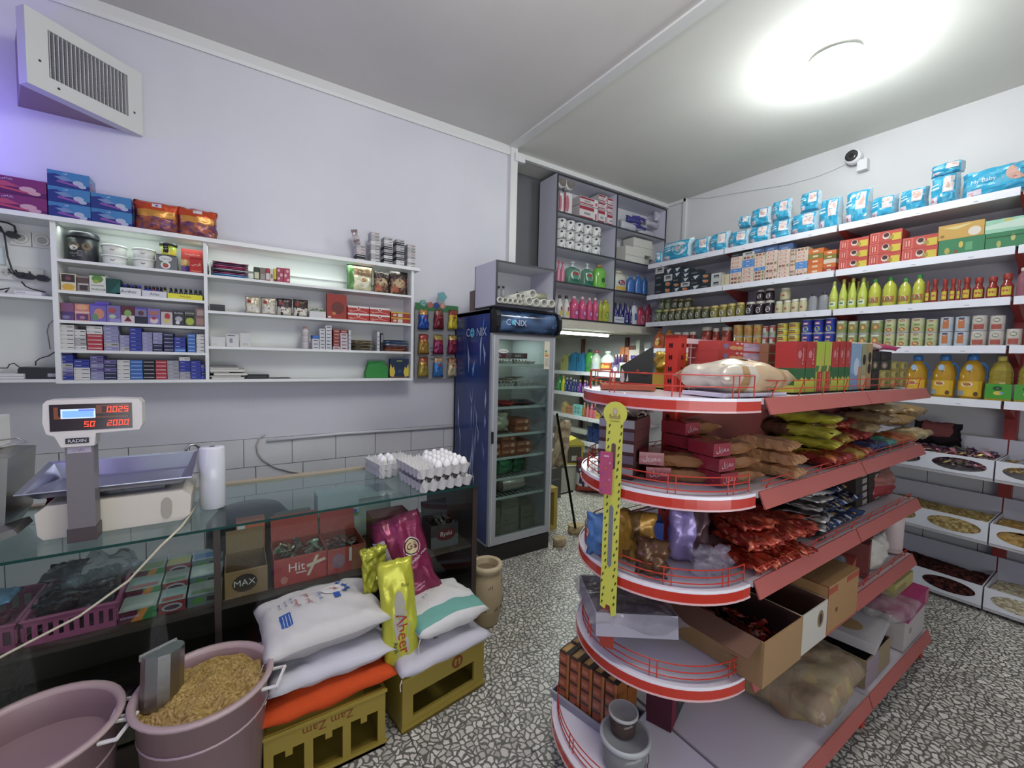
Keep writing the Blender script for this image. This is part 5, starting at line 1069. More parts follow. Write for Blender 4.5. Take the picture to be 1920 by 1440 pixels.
for ci, (x0, x1, seq) in enumerate(((586, 598.5, 'wwwb'), (599.5, 610, 'wwwwww'), (611, 622, 'wwwwwww'), (625, 637.5, 'grrrrr'), (638.5, 652, 'gggggr'))):
    xc, ww = colx(x0, x1, z)
    for k, ch in enumerate(seq): SP[ch][0].put((xc, YF+.065, z+.0005+.0245*k), .04*nz(ci, k*4.4), f'{SP[ch][1]} small pack on the third shelf, {od(ci)} column from the cup stack, {od(k)} up', 'small packs on the third shelf', (ww/.046, 1, 1))
for x0, x1, yt, nm in ((653.5, 658, 619, 'between the small packs and the dark pouches'), (707, 712, 622, 'between the dark and the blue pouches')): LPK('divider_plate', f'clear perforated plate {nm}', 'divider', x0, x1, yt, z, 'c0c2c4', [('r', .2, .1+.2*k, .8, .16+.2*k, '8c8e90') for k in range(4)], .1, None, YF+.02, 'plastic')
pouches(660, 704, z, 7, ['6a6450', '948668', '54503c', 'a89a7c', '746850', 'b4a682', '7c7060'], 'dull brown flat pouch on the third shelf', 'brown pouches on the third shelf', .0115)
pouches(719, 768, z, 8, ['b0684c', 'c88c6c', 'a05c4c', '7a5460', 'c4ccd8', '54688c', '7ca0cc', '3c4458'], 'blue or rust flat pouch on the third shelf', 'blue and rust pouches on the third shelf', .0115)
LPK('divider_plate', 'black printed end plate of the blue pouch pile', 'divider', 713.5, 718.5, 625, z, '26262c', [('r', .2, .5, .8, .9, '8c8ea0')], .1, None, YF+.02, 'plastic')
# bottom shelf
z = RZ[3]
for k, (x0, x1, th, c, nm) in enumerate(((397, 458, .012, 'bcbcb4', 'grey-covered'), (393, 452, .010, '2c3434', 'dark green'), (401, 464, .014, 'c9c9c2', 'thick white'), (394, 430, .006, '30302e', 'black'), (394, 459, .017, 'c4c4ba', 'thick cream'), (393, 448, .010, 'b4b4ac', 'thin pale'), (394, 446, .006, '3a3a38', 'black-edged'))):
    a, q = sx(x0, YF+.02, z), sx(x1, YF+.02, z); zz = z+[0, .013, .024, .039, .046, .064, .075][k]
    t = thing('notebook', f'{nm} notebook, {od(k)} up in the pile on the bottom shelf', 'notebook', ((a+q)/2, YF+.09, zz), .06*nz(k*3, 1), 'notebooks on the bottom shelf')
    B().box(-(q-a)/2+.003, -.067, .0012, (q-a)/2, .068, th-.0012, 'd0d0c8').build('page_block', 'paper', t); B().box(-(q-a)/2, -.07, 0, (q-a)/2, .07, .0012, c).box(-(q-a)/2, -.07, th-.0012, (q-a)/2, .07, th, c).box(-(q-a)/2, -.07, 0, -(q-a)/2+.003, .07, th, c).build('cover', 'paper', t)
LPK('black_book', 'black flat folder lying beside the notebooks', 'folder', 460, 505, 703, z, '2c2e30', [('r', .1, .3, .9, .5, '55575a')], .1, None, YF+.05)
LPK('thin_folder', 'thin dark folder lying flat in the middle of the bottom shelf', 'folder', 507, 545, 708.5, z, '55575a', [], .09, None, YF+.05)
a, q = sx(687, YF+.02, z), sx(728, YF+.02, z); w = q-a; h = sz(680, a, YF+.02)-z
tag(B().ext([(0, 0), (w, 0), (w, h*.72), (w*.62, h*.98), (w*.12, h*.92), (0, h*.4)], 'y', 0, .06, '2f8a3c').build('green_box', 'paper', None, False, (a, YF+.03, z+.0005)), 'bright green open carton on the bottom shelf near its end', 'box')
LPK('green_box', 'second green carton tucked behind the bright green one', 'box', 690, 722, 677, z, '38924a', [], .03, None, YF+.1)
LPK('navy_display_card', 'navy display card with two yellow hand shapes on the bottom shelf', 'card', 731, 766, 673, z, '23344e', [('p', [(0, .1), (.2, .05), (.28, .3), (.2, .6), (.12, .5), (.02, .75), (-.02, .4)], 'c9b440'), ('p', [(1, .1), (.8, .05), (.72, .3), (.8, .6), (.88, .5), (.98, .75), (1.02, .4)], 'c9b440'), ('r', .35, .86, .65, .92, '8a9a3c'), ('r', 0, .0, 1, .06, '6a5040'), ('e', .5, .35, .12, .1, '2c4a6a')], .03, None, YF+.03)
# socket bay
zz = 1.98
for k, (px_, py_) in enumerate(((40, 447), (81, 452))):
    p_ = P(px_, py_, y=YW-.014)
    t = thing('wall_socket', ['double white wall socket with a black plug in it', 'round white wall socket beside the shelf divider'][k], 'socket', (p_.x, YW-.012, p_.z))
    B().box(-.039, -.012, -.04, .039, 0, .04, 'd2d4cc').build('socket_plate', 'plastic', t); b = B(); b.T = Matrix.Translation((0, -.012, 0)) @ Matrix.Rotation(PI/2, 4, 'X'); b.lathe([(.03, 0, 'cfd0c8'), (.03, .008, 'd6d8d0'), (.02, .009, 'bbbdb4'), (.018, .004, 'aaaca4')], 18); b.build('socket_face', 'plastic', t, True)
p_ = P(14, 512, y=YW-.014); t = thing('power_strip', 'white surface socket panel with two holes on the back of the unit', 'socket', (p_.x, YW-.012, p_.z))
B().box(-.12, -.02, -.035, .14, 0, .035, 'cfd2cc').build('strip_body', 'plastic', t); b = B(); b.T = Matrix.Translation((0, -.02, 0)) @ Matrix.Rotation(PI/2, 4, 'X'); b.lathe([(.028, 0, 'c4c6c0'), (.028, .003, 'cdd0ca'), (.02, .0035, 'b4b6b0')], 16); b.lathe([(.003, .0036, '333'), (.003, .004, '333')], 8, -.008, 0); b.lathe([(.003, .0036, '333'), (.003, .004, '333')], 8, .01, .0); b.build('socket_face', 'plastic', t)
for k, (px_, py_) in enumerate(((24, 441), (42, 517), (55, 519), (80, 522))):
    p_ = P(px_, py_, y=YW-.04); t = thing('black_plug', 'black plug '+['in the double white socket', 'in the row of plugs, nearest the frame edge', 'in the middle of the row of plugs', 'in the row of plugs, beside the divider'][k], 'plug', tuple(p_), 0, 'black plugs')
    B().ext([(-.028, 0), (-.012, -.016), (.012, -.016), (.028, 0), (.012, .016), (-.012, .016)], 'y', -.02, .02, '22242c').build('plug_body', 'plastic', t)
    B().tube([(-.02, 0, 0), (-.04, -.01, .01), (-.05, 0, .03)], .004, '1e2024', 5).build('plug_lead', 'plastic', t)
def wire(pts, y, r, c, label, name='cable'): return tag(B().tube([P(*q, y=y) for q in pts], r, c, 5).build(name, 'plastic', None, True), label, 'cable')
wire([(0, 415), (15, 418), (27, 424), (30, 436)], YW-.05, .005, '23252c', 'thick black cable entering the shelf compartment above the plugs')
wire([(0, 424), (8, 440), (11, 458), (14, 480), (22, 505), (30, 516)], YW-.05, .004, '2a2c32', 'black cable hanging down to the row of plugs')
wire([(40, 528), (48, 537), (60, 542), (85, 548)], YW-.07, .0035, '2a2c32', 'short black cable below the row of plugs')
wire([(0, 543), (18, 540), (10, 548)], YW-.10, .004, '2c2c34', 'dark cable end on the upper socket shelf')
wire([(67, 685), (67, 678), (75, 672), (92, 667), (103, 660)], YW-.06, .003, '33353a', 'thin black cable rising from the router')
wire([(0, 690), (14, 690), (18, 683), (26, 681), (38, 690), (55, 694)], YW-.06, .003, '3a3c40', 'thin black cable looping into the router')
wire([(94, 655), (90, 630), (88, 622), (92, 608), (101, 600)], YW-.02, .0018, '6a6c74', 'hairline cable climbing the back of the compartment')
t = thing('router', 'black box-shaped router on the lower socket shelf', 'router', (sx(80, YF+.08, 1.435), YF+.09, 1.4335)); B().ext([(-.08, 0), (.075, 0), (.075, .055), (-.07, .062), (-.08, .05)], 'y', -.05, .05, '26282c').build('router_case', 'plastic', t); B().box(.03, -.052, .01, .07, -.05, .028, 'a0a4a8').build('port_panel', 'plastic', t); B().tube([(-.08, -.02, .012), (-.12, -.04, .006), (-.16, -.05, .002)], .002, '26282c', 4).build('lead', 'plastic', t)
LPK('white_paper_box', 'flat white carton on the upper socket shelf', 'carton', 27, 78, 546, 1.8735, 'd2d4d4', [('r', .05, .3, .4, .7, 'b4b6b8')], .12, None, YF+.02)
LPK('paper_stack', 'thin pile of pale papers on the lower socket shelf', 'papers', -60, 45, 701, 1.4335, 'd4d6d4', [('r', 0, .4, 1, .5, '9a9c9c')], .14, None, YF+.02)
LPK('notice_card', 'pale glossy card pinned under the sockets', 'card', -10, 10, 462, sz(500, -.95, YW-.02), 'c0cdd0', [('r', .1, .1, .8, .9, 'cad6d8')], .004, None, YW-.02)
# ---------------- hanging snack rack ----------------
ry = YW-.06; xa, xb = sx(778, ry, 1.7), sx(858, ry, 1.7); z1, z0 = sz(574, xa, ry), sz(706, xa, ry)
hr = thing('snack_rack', 'grey hanging snack rack with a green cartoon-lettered header', 'rack', (xa, ry, z0)); w = xb-xa; hh = z1-z0
B().box(0, 0, -.02, w, .004, hh-.02, '8c8e90').build('rack_board', 'plastic', hr)
b = B().box(0, -.002, hh-.03, w, .003, hh+.03, '3c7c4c'); b.build('header_card', 'paper', hr)
b = B()
for cx_, cz_, rx_, c in ((.17, .03, .06, '5a9a94'), (.33, .02, .055, 'b06a5c'), (.47, .02, .055, '3c4c8c'), (.62, .02, .05, 'c08474'), (.60, .10, .085, '6aa0a4')):
    b.ext([(w*cx_+w*rx_*1.3*(1+.12*math.cos(5*q*PI/10))*math.cos(q*PI/10), hh+cz_+.9*w*rx_*1.3*(1+.12*math.cos(5*q*PI/10))*math.sin(q*PI/10)) for q in range(20)], 'y', -.006, -.003, c)
b.txt('C', (w*.17, -.007, hh+.03), (1, 0, 0), (0, 0, 1), .035, 'b9cdc8').txt('p', (w*.62, -.007, hh+.02), (1, 0, 0), (0, 0, 1), .03, 'd8c8c0'); b.build('header_shapes', 'paper', hr)
for k in range(4):
    for j in (.36, .72): B().box(w*j-.002, -.012, .03+k*.03+.12, w*j+.03, -.006, .036+k*.03+.12, '6c6e72').build('hook_slot', 'plastic', hr)
SN = [[('2c58b0', 'b88a4c'), ('742430', '8c5a4c'), ('c8b82c', '9a4434')], [('a88434', 'b04844'), ('8c2454', 'a89444'), ('7c2040', 'a08a48')], [('a89238', '9c5434'), ('3c7cc0', 'c0a078'), ('b8ac84', '9c6c4c')]]
for r_ in range(3):
    for c_ in range(3):
        x0_ = xa+w*(.16+.34*c_); zt_ = sz([618, 664, 706][r_], x0_, ry); hb = .165
        m_, n_2 = SN[r_][c_]
        b = B(); bagmesh(b, .098, hb, .045, (lambda m_, n_2: lambda u, v, s: n_2 if v > .72 else m_ if nz(u*3, v*4, 3) > -.25 else shade(m_, .6))(m_, n_2), 130+r_*3+c_, .014, 9, 11, .45, .02, .22)
        o = b.build('snack_packet', 'foil', None, True, (x0_, ry-.03, zt_)); tr = bvh_of(b); p = B(); drape(p, tr, [disc(.005, hb*.6, .017, 'b03c34', .009)], .0015, 'y'); p.build('badge', 'paper', o)
        tag(o, f'hanging snack packet in the {["top", "middle", "bottom"][r_]} row of the rack, {["beside the wall unit", "in the middle column", "beside the fridge"][c_]}', 'packet', 'snack packets on the hanging rack')
# ---------------- goods on the white wall shelving ----------------
XF = 4.175
RZR = -PI/2
def ry_(px, z, x=XF): return sy(px, x, z)
def RGEO(x0, x1, yt, z, x=XF):
    a, c = ry_(x0, z, x), ry_(x1, z, x); yc = (a+c)/2; h = sz(yt, x, yc)-z; return yc, a-c, h
def bk(kind, body, cap, lab=None, lab2=None, m='gloss', seg=14):
    """unit-size container: 1 wide, 1 tall; scaled to the thing when placed"""
    t = thing(dict(can='food_can', jar='glass_jar').get(kind, 'bottle'), None, dict(can='can', jar='jar').get(kind, 'bottle'))
    L_ = lab or body; R = .49
    pr = dict(
        can=([(.47*1, 0, 'b9b9bc'), (R, .02, 'b9b9bc'), (R, .05, L_), (R, .5, lab2 or L_), (R, .95, 'b9b9bc'), (R, .98, 'b9b9bc'), (.44, .985, 'a9a9ac'), (.43, .96, 'a4a4a8')], None),
        jar=([(.42, 0, body), (.48, .03, body), (R, .14, body), (R+.004, .18, L_), (R+.004, .58, body), (R, .62, body), (.47, .76, body), (.36, .84, body)], [(.42, .82, cap), (.43, .84, cap), (.43, .97, cap), (.39, 1, cap)]),
        slim=([(.42, 0, body), (.48, .02, body), (R, .12, L_), (R, .42, body), (.46, .52, body), (.28, .72, body), (.17, .86, body)], [(.2, .86, cap), (.2, .97, cap), (.15, 1, cap)]),
        round=([(.42, 0, body), (.48, .02, body), (R, .12, L_), (R, .46, body), (R, .58, body), (.38, .74, body), (.17, .85, body), (.16, .89, body)], [(.2, .88, cap), (.21, .98, cap), (.17, 1, cap)]),
        sauce=([(.42, 0, body), (.48, .03, body), (R, .1, L_), (R, .48, body), (.46, .54, body), (.31, .62, body), (.28, .78, body)], [(.34, .76, cap), (.35, .97, cap), (.3, 1, cap)]),
        flat=([(.40, 0, body), (.48, .03, body), (R, .14, L_), (R, .52, body), (R, .70, body), (.36, .83, body), (.18, .88, body)], [(.22, .88, cap), (.21, .98, cap), (.15, 1, cap)]),
        pump=([(.42, 0, body), (.48, .03, body), (R, .12, body), (R, .55, body), (.44, .68, body), (.18, .76, body)], [(.2, .76, cap), (.19, .83, cap), (.06, .85, cap), (.06, .94, cap), (.16, .95, cap), (.14, 1, cap)]),
        oil=([(.40, 0, body), (.47, .03, body), (.46, .16, body), (R, .28, body), (R, .56, body), (.36, .76, body), (.2, .86, body)], [(.22, .86, cap), (.23, .97, cap), (.18, 1, cap)]))[kind]
    sxy = (1, .6) if kind in ('flat', 'pump') else (1, 1)
    B().lathe(pr[0], seg, sxy=sxy).build('bottle_body' if kind not in ('can', 'jar') else kind+'_body', m, t, True)
    if pr[1]: B().lathe(pr[1], seg, sxy=sxy).build('lid' if kind in ('jar', 'can') else 'cap', 'plastic', t, True)
    return t
def blabel(t, items, name='label', sy_=1.0, e=.503):
    """label art wrapped on the front (local -y) of a unit container; items in (angle, height) units"""
    b = B()
    for it in items:
        if it[0] == 'e': vs = [(it[1]+it[3]*math.cos(k*PI/8), it[2]+it[4]*math.sin(k*PI/8)) for k in range(16)]; fs = [tuple(range(16))]
        elif it[0] == 'r':
            n = 6; vs = [(it[1]+(it[3]-it[1])*k/n, it[2]) for k in range(n+1)]+[(it[1]+(it[3]-it[1])*k/n, it[4]) for k in range(n+1)]; fs = [(k, k+1, n+2+k, n+1+k) for k in range(n)]
        else:
            v, fs, asp = textgeo(it[4]); k = min(it[3], it[6]/asp*1.0) if len(it) > 6 else it[3]; vs = [(it[1]+x*k*2, it[2]+y*k) for x, y in v]
        ee = e+.004*items.index(it)
        b.add([(ee*math.sin(a), -ee*sy_*math.cos(a), z) for a, z in vs], fs, it[5])
    b.build(name, 'paper', t); return t
def row(pr, specs, z, desc, grp, anchor='the cupboard corner', xd=0.0, i0=0, depth=0, x=XF, jit=.004):
    for i, s in enumerate(specs):
        yc, w, h = RGEO(s[0], s[1], s[2], z, x+xd)
        pr.put((x+xd+w/2+.004+jit*nz(i*1.7, z), yc, z+.001), RZR+.25*nz(i*3.1, z*2), f'{desc}, {od(i+i0)} from {anchor}' if len(specs) > 1 else desc, grp if len(specs) > 1 else None, (w*.97, w*.97 if not depth else depth, h))
def even(x0, x1, n, y0, y1=None):
    y1 = y0 if y1 is None else y1; return [(x0+(x1-x0)*i/n, x0+(x1-x0)*(i+1)/n, y0+(y1-y0)*i/max(1, n-1)) for i in range(n)]
def RPK(name, label, cat, x0, x1, yt, z, base, front=(), d=.16, group=None, x=XF, m='paper', top=None, side=(), topc=None):
    yc, w, h = RGEO(x0, x1, yt, z, x)
    o = packmesh(B(), w-.001, d, h, base, front, top or (), side, topc=topc).build(name, m, None, False, (x+d/2, yc, z+.0005), RZR)
    return tag(o, label, cat, group)
# row 1: nappy packs
z = RWZ[0]
def nappy(x0, x1, yt, zb, label, kind=0, xx=XF+.01, t=.16, seed=1, yb=None):
    yc, w, h = RGEO(x0, x1, yt, zb, xx)
    def cf(u, v, s):
        if u > .93 or v > .94: return 'bcd2da'
        return '2f9fc6' if nz(u*4, v*6, seed) < .18 else '58b4d2'
    b = B(); bagmesh(b, w, h, t, cf, seed, .014, 12, 12, .25, .02)
    o = b.build('nappy_pack', 'gloss', None, False, (xx+t/2, yc, zb+.001), RZR); tr = bvh_of(b); p = B()
    its = [rect(-w*.40, h*.08, -w*.18, h*.28, 'd0c4cc'), rect(-w*.38, h*.10, -w*.30, h*.20, 'c0485c')]
    if kind < 2: its += [rect(-w*.42, h*.50, -w*.12, h*.56, 'c4dce4', .1), rect(-w*.42, h*.62, -w*.15, h*.66, 'c4dce4', .1)]
    if kind == 0: its += [rect(w*.0, h*.38, w*.36, h*.86, 'd6c9c4'), disc(w*.18, h*.64, w*.14, 'c9a698', h*.16), rect(w*.02, h*.40, w*.34, h*.50, 'dfe0e2')]
    elif kind == 1: its += [disc(w*.15, h*.55, w*.22, 'cdd6da', h*.3), disc(w*.15, h*.58, w*.14, 'b8a49c', h*.2), rect(-w*.45, h*.72, w*.0, h*.86, 'bfd4de')]
    elif kind == 2: its += [shape([(w*.02, h*.95), (w*.10, h*.5), (w*.16, h*.08), (w*.5, h*.08), (w*.5, h*.95)], 'd2b4a8'), disc(w*.30, h*.62, w*.16, 'c9a090', h*.26), rect(w*.2, h*.66, w*.25, h*.68, '6a4a44'), rect(w*.34, h*.66, w*.39, h*.68, '6a4a44'), rect(w*.24, h*.44, w*.35, h*.47, 'a85c5c'), titem('My Baby', -w*.16, h*.52, h*.16, 'd8e2ea', 0, w*.42)]
    drape(p, tr, its, .002, 'y'); p.build('print', 'paper', o)
    return tag(o, label, 'nappy pack', 'blue nappy packs on the top shelf')
NP = [(1225, 1237, 470, 1), (1237, 1292, 449, 1), (1293, 1326, 444, 0), (1327, 1361, 434, 0), (1362, 1399, 430, 0), (1400, 1440, 421, 0), (1441, 1477, 410, 0), (1478, 1529, 396, 0), (1531, 1570, 367, 0), (1578, 1626, 352, 0), (1627, 1677, 364, 0), (1680, 1734, 350, 0), (1738, 1793, 322, 0), (1797, 1935, 306, 2)]
for i, (x0, x1, yt, k) in enumerate(NP): nappy(x0, x1, yt, z, f'blue nappy pack standing on the top shelf, {od(i)} from the cupboard corner', k, seed=200+i)
for x0, x1, yt, ya, lb in ((1380, 1404, 403, 425, 'small blue nappy pack lying on the standing ones by the corner'), (1404, 1441, 388, 421, 'blue nappy pack in the upper layer, beside the small lying one'), (1443, 1478, 373, 410, 'blue nappy pack with a white side, topmost over the seventh pack'), (1495, 1534, 357, 394, 'wrapped white and blue nappy pack lying on the eighth pack'), (1741, 1806, 303, 324, 'blue nappy pack tilted on top beside the largest pack')):
    yc, w, h = RGEO(x0, x1, ya, z, XF+.03); nappy(x0, x1, yt, z+h+.001, lb, 0, XF+.03, .12, 230+x0)
# row 2: small cartons, tea boxes
z = RWZ[1]
def mini(c, front): return Proto(tag(packmesh(B(), 1, 1, 1, c, front).build('small_carton', 'paper'), None, 'carton'))
MC = {'t': (mini('22363e', [('e', .5, .5, .3, .3, 'c8743c'), ('e', .3, .7, .12, .12, '8fa0a8')]), 'teal and orange'), 'k': (mini('2c3840', [('p', [(.5, .1), (.9, .9), (.3, .8)], 'c4c8c8'), ('r', .1, .1, .3, .25, '5a6a72')]), 'teal and white'), 'w': (mini('b8b9b4', [('r', .25, .3, .8, .75, '3a4048'), ('r', .3, .36, .75, .5, 'a0a2a0')]), 'white fronted'), 'd': (mini('2a3034', [('r', .1, .3, .7, .55, '5c666c')]), 'dark'),
      'c': (mini('c9b9a6', [('r', .15, .3, .7, .7, 'b8544c'), ('r', .22, .4, .62, .6, 'd8ccc4')]), 'cream and red'), 'e': (mini('c4ac98', [('e', .2, .5, .1, .3, '4a4a44'), ('r', .35, .25, .62, .75, '8c5048'), ('r', .75, .2, .9, .8, '6e7a4c')]), 'cream patterned'), 'b': (mini('5a8cc4', [('r', .2, .3, .75, .7, '2f58a4'), ('r', .28, .42, .66, .58, 'b4cce4')]), 'sky blue')}
def stack(x0, x1, yt, z, seq, desc, grp, ci, anchor, d=.09, x=XF):
    yc, w, h = RGEO(x0, x1, yt, z, x); hh = h/len(seq)
    for k, ch in enumerate(seq): MC[ch][0].put((x+d/2+.004*nz(ci, k*2.2), yc, z+.0005+hh*k), RZR+.04*nz(ci*2.1, k), f'{MC[ch][1]} small carton {desc}, {od(ci)} column from {anchor}, {od(k)} up', grp, (w-.002, d, hh-.001))
for ci, (x0, x1, yt, seq) in enumerate(((1227, 1243, 500, 'dddw'), (1243.5, 1259, 503, 'tttwk'[1:]), (1259.5, 1275, 501, 'ktdkk'), (1275.5, 1292, 503, 'twkkk'), (1292.5, 1312, 506, 'kdkd'), (1313, 1331, 513, 'dtt'))):
    stack(x0, x1, yt, z, seq, 'in the dark block', 'small cartons near the corner', ci, 'the corner')
stack(1332.5, 1351, 512, z, 'ww', 'beside the teal ones', 'small cartons near the corner', 6, 'the corner')
RPK('cream_carton', 'plain cream carton between the teal and the patterned cartons', 'carton', 1352, 1366.5, 515, z, 'c4bc9c', [('r', .3, .1, .5, .9, 'aca484')], .1)
for ci, (x0, x1, yt, seq) in enumerate(((1368, 1389, 474, 'eecbcccd'), (1389.5, 1412, 472, 'ccccbbew'), (1412.5, 1433, 474, 'eeebccce'), (1433.5, 1456, 470, 'ecececcc'), (1456.5, 1479, 468, 'cccecccc'), (1479.5, 1490, 467, 'eeceecee'), (1490.5, 1513, 464, 'ecbbccce'))):
    stack(x0, x1, yt, z, seq, 'in the cream block', 'patterned cartons in the cream block', ci, 'corner')
for i, (x0, x1) in enumerate(((1409, 1433), (1434, 1458), (1459, 1486))): 
    yc, w, h = RGEO(x0, x1, 474-i, z); RPK('blue_carton', f'flat slate-blue carton on top of the cream block, {od(i)} from the corner', 'carton', x0, x1, 463-i*3, z+h+.002, '4a628c', [('r', .2, .3, .7, .6, '7088ac')], .1, 'slate-blue cartons')
for k, (x0, x1, c, nm) in enumerate(((1513.5, 1542, 'c86a34', 'orange'), (1542.5, 1566, '7c7434', 'olive'))):
    yc, w, h = RGEO(x0, x1, 466+k*3, z); n = 5
    for j in range(n):
        cc_, nn = ('c86a34', 'orange') if (j in (0, 1, 4) and k == 0) or (k == 1 and j == 4) else ('7c7434', 'olive') if (j == 3) else ('a03c3c', 'dark red') if (k == 1 and j == 0) else ('c9b9a6', 'cream') if j == 2 and k == 1 else ('c4602c', 'orange')
        o = packmesh(B(), w-.002, .16, h/n-.001, cc_, [('r', .3, .3, .65, .65, 'd0c0a0')]).build('flat_carton', 'paper', None, False, (XF+.08, yc, z+.0005+h/n*j), RZR)
        tag(o, f'{nn} flat carton, {["nearer the cream block", "nearer the red tea boxes"][k]}, {od(j)} up', 'carton', 'orange and olive cartons')
tea = Proto(tag(packmesh(B(), 1, 1, 1, 'b84a40', [('r', .02, .06, .3, .94, 'c9685c'), ('r', .06, .12, .26, .88, 'b0443c'), ('r', .1, .25, .13, .75, 'd8b09c'), ('r', .18, .25, .21, .75, 'd8b09c'), ('r', .7, .08, .97, .7, 'c4b03c'), ('e', .52, .55, .12, .3, 'c9c0b4'), ('e', .52, .62, .09, .2, '4a2c28'), ('r', .6, .2, .75, .5, '9a8a3c')], topc='a03c34').build('tea_box', 'paper'), None, 'tea box'))
for i, (x0, x1, yt, n) in enumerate(((1571, 1626, 447, 3), (1627, 1688, 433, 3), (1689, 1757, 442, 2))):
    yc, w, h = RGEO(x0, x1, yt, z)
    for k in range(n): tea.put((XF+.09, yc, z+.0005+h/n*k), RZR, f'red tea box with cup picture, {od(i)} column from the orange cartons, {od(k)} up', 'red tea boxes', (w-.002, .18, h/n-.001))
for x0, x1, yt, c, pr, lb in ((1758, 1845, 446, '3c7c54', [('e', .2, .3, .06, .2, 'a89a4c'), ('e', .5, .6, .05, .2, 'c4ac4c'), ('r', .6, .2, .75, .7, '5c9c6c'), ('e', .4, .2, .04, .1, '8c4a3c')], 'wide green flower-print tea carton, nearer the red tea boxes'), (1846, 1935, 433, '3c7c54', [('e', .3, .3, .05, .2, 'a8a45c'), ('e', .6, .6, .05, .2, 'b4b06c'), ('r', .0, .7, 1, .76, '2c5c3c')], 'wide green flower-print tea carton, beside the top one of mint green')):
    RPK('tea_carton', lb, 'carton', x0, x1, yt, z, c, pr, .18)
    yc, w, h = RGEO(x0, x1, yt, z)
    if x0 == 1758: RPK('tea_carton', 'gold and white tea carton on a green one', 'carton', x0, x1, 418, z+h+.001, 'c0984c', [('e', .8, .35, .14, .3, 'd0c8ba'), ('p', [(.1, .8), (.8, .9), (.4, .6)], 'cdbc7c'), ('e', .1, .25, .05, .1, '8c6a3c')], .18)
    else: RPK('tea_carton', 'pale mint tea carton on a green one at the shelf end', 'carton', x0, x1, 408, z+h+.001, '8fc0a4', [('p', [(0, .6), (1, .9), (1, .2), (0, .3)], 'b9d2c0'), ('e', .5, .85, .1, .1, 'c4b45c')], .18)
# row 3: jars, lime juice, hot sauce
z = RWZ[2]
def jl(c='d0cfca'): return [('e', 0, .38, .5, .2, c), ('e', 0, .38, .2, .09, '7a7a72')]
jo = Proto(blabel(bk('jar', '4c5030', '9c8c5c'), jl())); jy = Proto(blabel(bk('jar', '7c7434', 'b8a45c'), jl())); jd = Proto(blabel(bk('jar', '2c2026', 'b0aca0'), jl())); jh = Proto(blabel(bk('jar', 'b9b48c', 'c9c6b4'), [('r', -.3, .3, .3, .45, 'a8544c')]))
jg = Proto(blabel(bk('jar', '5c6648', '7c8c54'), jl('b4bca4')))
row(jg, [(1222, 1236, 581)], z, 'mossy green jar at the corner end of the jar row', None)
row(jo, even(1237, 1311, 6, 580, 575), z, 'dark olive jar with white label', 'dark olive jars'); row(jo, even(1312, 1325.5, 1, 575), z, 'dark olive jar next to the yellow-green jars', None)
row(jy, even(1326, 1391, 4, 573, 567), z, 'yellow-green pickle jar', 'pickle jars')
row(jd, even(1392.5, 1447, 3, 566, 563), z, 'black jam jar with white label', 'black jam jars')
row(jh, even(1449, 1509, 4, 565, 559), z, 'pale honey-coloured jar', 'pale jars')
for pr_, sp_, yb_2, ds in ((jo, [(1256, 1267, 561), (1268, 1278, 561), (1279, 1292, 559)], 579, 'dark olive jar in the upper layer'), (jg, [(1230, 1242, 561), (1243, 1253, 562)], 581, 'mossy jar in the upper layer'), (jd, [(1413, 1428, 544), (1429, 1446, 541)], 564, 'black jam jar in the upper layer'), (jh, [(1456, 1476, 540)], 563, 'pale honey jar standing alone in the upper layer')):
    for i, s in enumerate(sp_):
        yc, w, h0 = RGEO(s[0], s[1], yb_2, z, XF+.04); _, _, h1 = RGEO(s[0], s[1], s[2], z, XF+.04)
        pr_.put((XF+.04+w/2, yc, z+h0+.003), RZR, ds+(f', {od(i)} from the corner' if len(sp_) > 1 else ''), 'jars in the upper layer' if len(sp_) > 1 else None, (w*.97, w*.97, h1-h0))
cb = Proto(bk('flat', 'a2a6a8', '2c2e32', m='clear')); row(cb, [(1511, 1528, 550), (1529, 1549, 547)], z, 'clear grey bottle with black cap beside the lime juice', 'clear grey bottles', 'the corner')
lm = Proto(blabel(bk('slim', 'b4c24c', 'a8b04a'), [('r', -.8, .13, .8, .28, 'c6d0b4'), ('e', 0, .3, .5, .07, 'b08a5c'), ('r', -.4, .18, .4, .23, '3c7c3c')]))
row(lm, [(1549.5, 1567, 527), (1568, 1584, 523), (1585, 1602, 521), (1603, 1622, 520)], z, 'slender lime juice bottle', 'slender lime juice bottles', 'the clear grey bottles')
for i, s in enumerate([(1579, 1591, 528), (1596, 1608, 526), (1612, 1625, 526)]):
    yc, w, h = RGEO(*s, z, XF+.09); lm.put((XF+.14, yc, z+.001), RZR, f'slender lime juice bottle in the second row, {od(i)} from the clear grey bottles', 'slender lime juice bottles behind', (w, w, h))
lb_ = Proto(blabel(bk('round', 'b4b83c', '3c8c44'), [('r', -.9, .14, .9, .34, 'a8683c'), ('e', 0, .26, .45, .1, 'cfc8a4'), ('e', 0, .22, .35, .06, '2c7c44')]))
row(lb_, [(1622.5, 1647, 522), (1648, 1677, 518), (1679, 1704, 521), (1705, 1731, 514)], z, 'large yellow-green juice bottle with green cap', 'large juice bottles', 'the slender ones')
hs = Proto(blabel(bk('sauce', '8c2c24', '9c3024'), [('r', -.75, .12, .75, .46, 'bfae34'), ('r', -.5, .26, .5, .34, 'a8402c'), ('e', .1, .3, .3, .05, 'd2ca7c')]))
row(hs, [(1731.5, 1741, 527), (1741.5, 1756, 523), (1761, 1775, 523), (1777, 1790, 522), (1791, 1799, 524), (1800, 1818, 520), (1819, 1843, 520), (1845, 1870, 518), (1871, 1899, 512)], z, 'red hot sauce bottle with yellow label', 'hot sauce bottles', 'the juice bottles')
